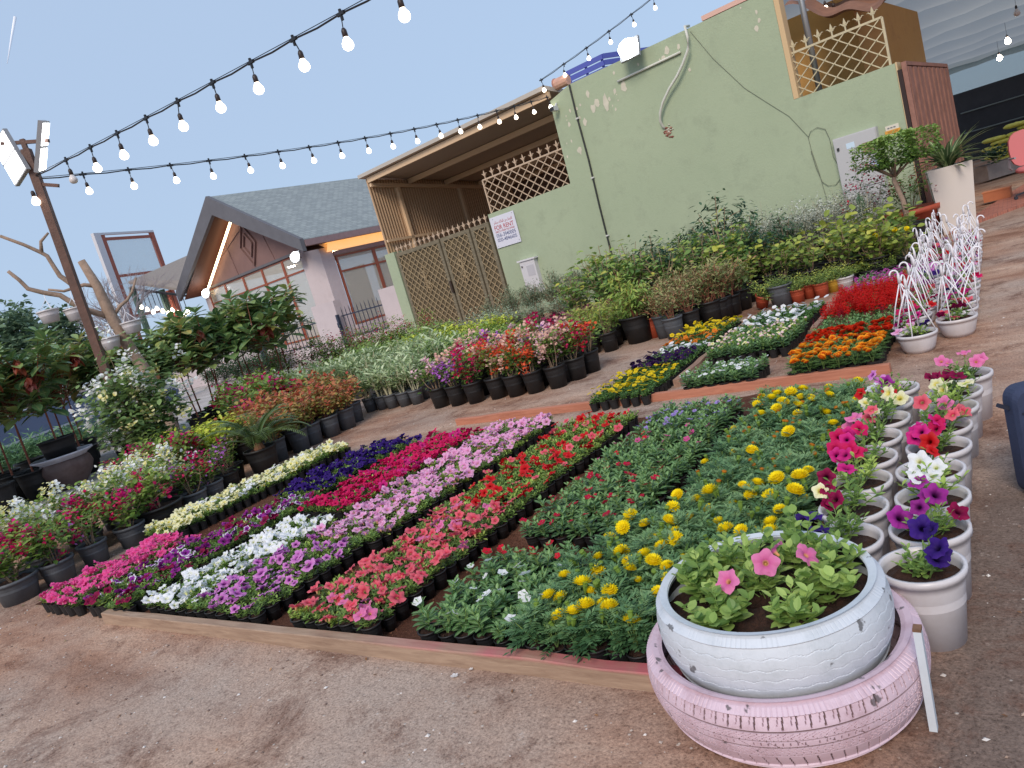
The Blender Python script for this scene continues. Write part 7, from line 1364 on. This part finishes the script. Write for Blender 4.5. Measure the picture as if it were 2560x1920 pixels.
b = MB(); n = 60; g_ = np.random.default_rng(6); az = g_.random(n)*6.28; el = 0.3+1.1*g_.random(n); b.inst(leaf_tpl(1, 0.15, 5, 0.55, 0.15, 0.4), np.stack([0.05*np.cos(az), 0.05*np.sin(az), 0.9+0.15*g_.random(n)], -1), np.stack([np.cos(az)*np.cos(el), np.sin(az)*np.cos(el), np.sin(el)], -1), np.stack([-np.cos(az)*np.sin(el), -np.sin(az)*np.sin(el), np.cos(el)], -1), 0.38+0.25*g_.random(n), leaf_mat('striped_leaf', [(70, 92, 58), (96, 118, 76), (120, 138, 92)], 0.4, 0.25, rib=(196, 200, 150))); b.obj('foliage', t)
b = MB(); g_ = np.random.default_rng(8)
st, fo, fl = shrub(95, 0.5, 0.3, 6, 130, LF_ROUND, 0.12, L_DARK, M_STEMG, z0=0.43, spread=0.06); q = G(2500, 452); t = thing('dark_leafy_plant', 'small dark leafy plant growing in the long grey planter', 'plant', (q[0], q[1]+0.3, 0)); [x.obj(n, t) for n, x in (('stems', st), ('foliage', fo))]
# trees behind and far away
def tree(name, label, x, y, h, cr, ch, nleaf, L, lm, seed, loose=0.0, tr=0.09):
    g = np.random.default_rng(seed); t = thing(name, label, 'tree', (x, y, 0)); b = MB(); z0 = h-ch
    b.tube([(0, 0, 0), (g.normal()*0.1, 0, z0*0.6), (g.normal()*0.2, 0, z0+ch*0.4)], [tr, tr*0.8, tr*0.4], M_BARK, 8); cl = []
    for i in range(14):
        a = g.random()*6.28; rr = cr*math.sqrt(g.random())*0.8; c = np.array([rr*math.cos(a), rr*math.sin(a), z0+ch*(0.15+0.75*g.random())]); cl.append((c, cr*(0.25+0.25*g.random()))); b.tube([(0, 0, z0*0.7), c*0.5+[0, 0, z0*0.35], c], [tr*0.4, tr*0.25, 0.01], M_BARK, 5, caps=False)
    b.obj('trunk', t); P = np.concatenate([c+g.normal(0, s*0.5, (nleaf//14, 3)) for c, s in cl]); n = len(P); az = g.random(n)*6.28; b = MB(); b.inst(LF_SMALL, P, np.stack([np.cos(az), np.sin(az), g.normal(0, .5, n)], -1), g.normal(0, .6, (n, 3))+[0, 0, 1], L*(0.6+0.7*g.random(n)), lm); b.obj('crown', t)
LFAR = leaf_mat('hazy_tree_leaf', [(74, 98, 78), (96, 120, 92), (120, 140, 108)], 0.6, 0.2)
for i, (px, hpx, d, hh, lb) in enumerate(((55, 780, 42, 0, 'hazy round tree on the far left horizon'), (-60, 800, 45, 0, 'hazy tree cut by the left edge of the photo'), (110, 860, 60, 0, 'low hazy tree just right of the far left one'))):
    top_ = PY(px, hpx, d); tree('tree', lb, top_[0], top_[1], max(3.0, top_[2]), 2.6, max(2.2, top_[2]*0.65), 3600, 0.35, LFAR, 20+i)
tb = PY(235, 700, 34); t = thing('leafless_tree', 'far leafless twiggy tree behind the rusty pole', 'tree', (tb[0], tb[1], 0)); b = MB(); g_ = np.random.default_rng(31); M_TW = mat('twig', (150, 142, 146), 0.9)
def br_(p, d, L, r, k):
    q = p+d*L; m_ = (p+q)/2+g_.normal(0, L*0.06, 3); b.tube([p, m_, q], [r, r*0.85, r*0.65], M_TW, 4, caps=False)
    if k:
        for _ in range(4 if k > 1 else 5):
            nd = d+g_.normal(0, 0.48, 3); nd[2] += 0.08; nd /= np.linalg.norm(nd); br_(q if g_.random() < 0.6 else m_, nd, L*(0.62+0.2*g_.random()), r*0.55, k-1)
br_(np.array([0, 0, 0.0]), np.array([0.03, 0, 1.0]), tb[2]*0.38, 0.12, 5); b.obj('branches', t)
for i in range(7):
    x, y, _ = WP(2+2.6*i, 29.5, 0); tree('tree', f'tree behind the shade net, {nth(i+1)} from the gate', x, y, 6.2+0.6*math.sin(i*3), 1.9, 3.8, 2600, 0.28, LFAR, 50+i)
for i in range(6):   # hedge in front of the house
    st, fo, fl = shrub(120+i, 1.05, 0.5, 10, 900, LF_NARROW, 0.12, leaf_mat('hedge_leaf', [(44, 74, 50), (58, 90, 58), (78, 108, 68)], 0.5, 0.2) if i == 0 else bpy.data.materials['hedge_leaf'], M_STEMW, z0=0.0, spread=0.1, t0=0.1); q = WP(-23.6+i*0.95, -0.6)
    t = thing('hedge_bush', f'dark green bush at the foot of the house wall, {nth(i+1)} from left', 'bush', tuple(q), 0, 'dark bushes before the house'); [x.obj(n, t) for n, x in (('stems', st), ('foliage', fo))]
for i in range(8):
    q = G(-60+i*45, 1215-i*13); st, fo, fl = shrub(140+i, 0.7, 0.55, 10, 700, LF_THIN, 0.2, leaf_mat('bamboo_like_leaf', [(70, 104, 72), (92, 128, 88), (114, 148, 104)], 0.5, 0.25) if i == 0 else bpy.data.materials['bamboo_like_leaf'], M_STEMG, z0=0.0, spread=0.1, t0=0.1)
    t = thing('grassy_bush', f'feathery green bush before the hoarding, {nth(i+1)} from left', 'bush', (q[0], q[1], 0), 0, 'feathery bushes before the hoarding'); [x.obj(n, t) for n, x in (('stems', st), ('foliage', fo))]
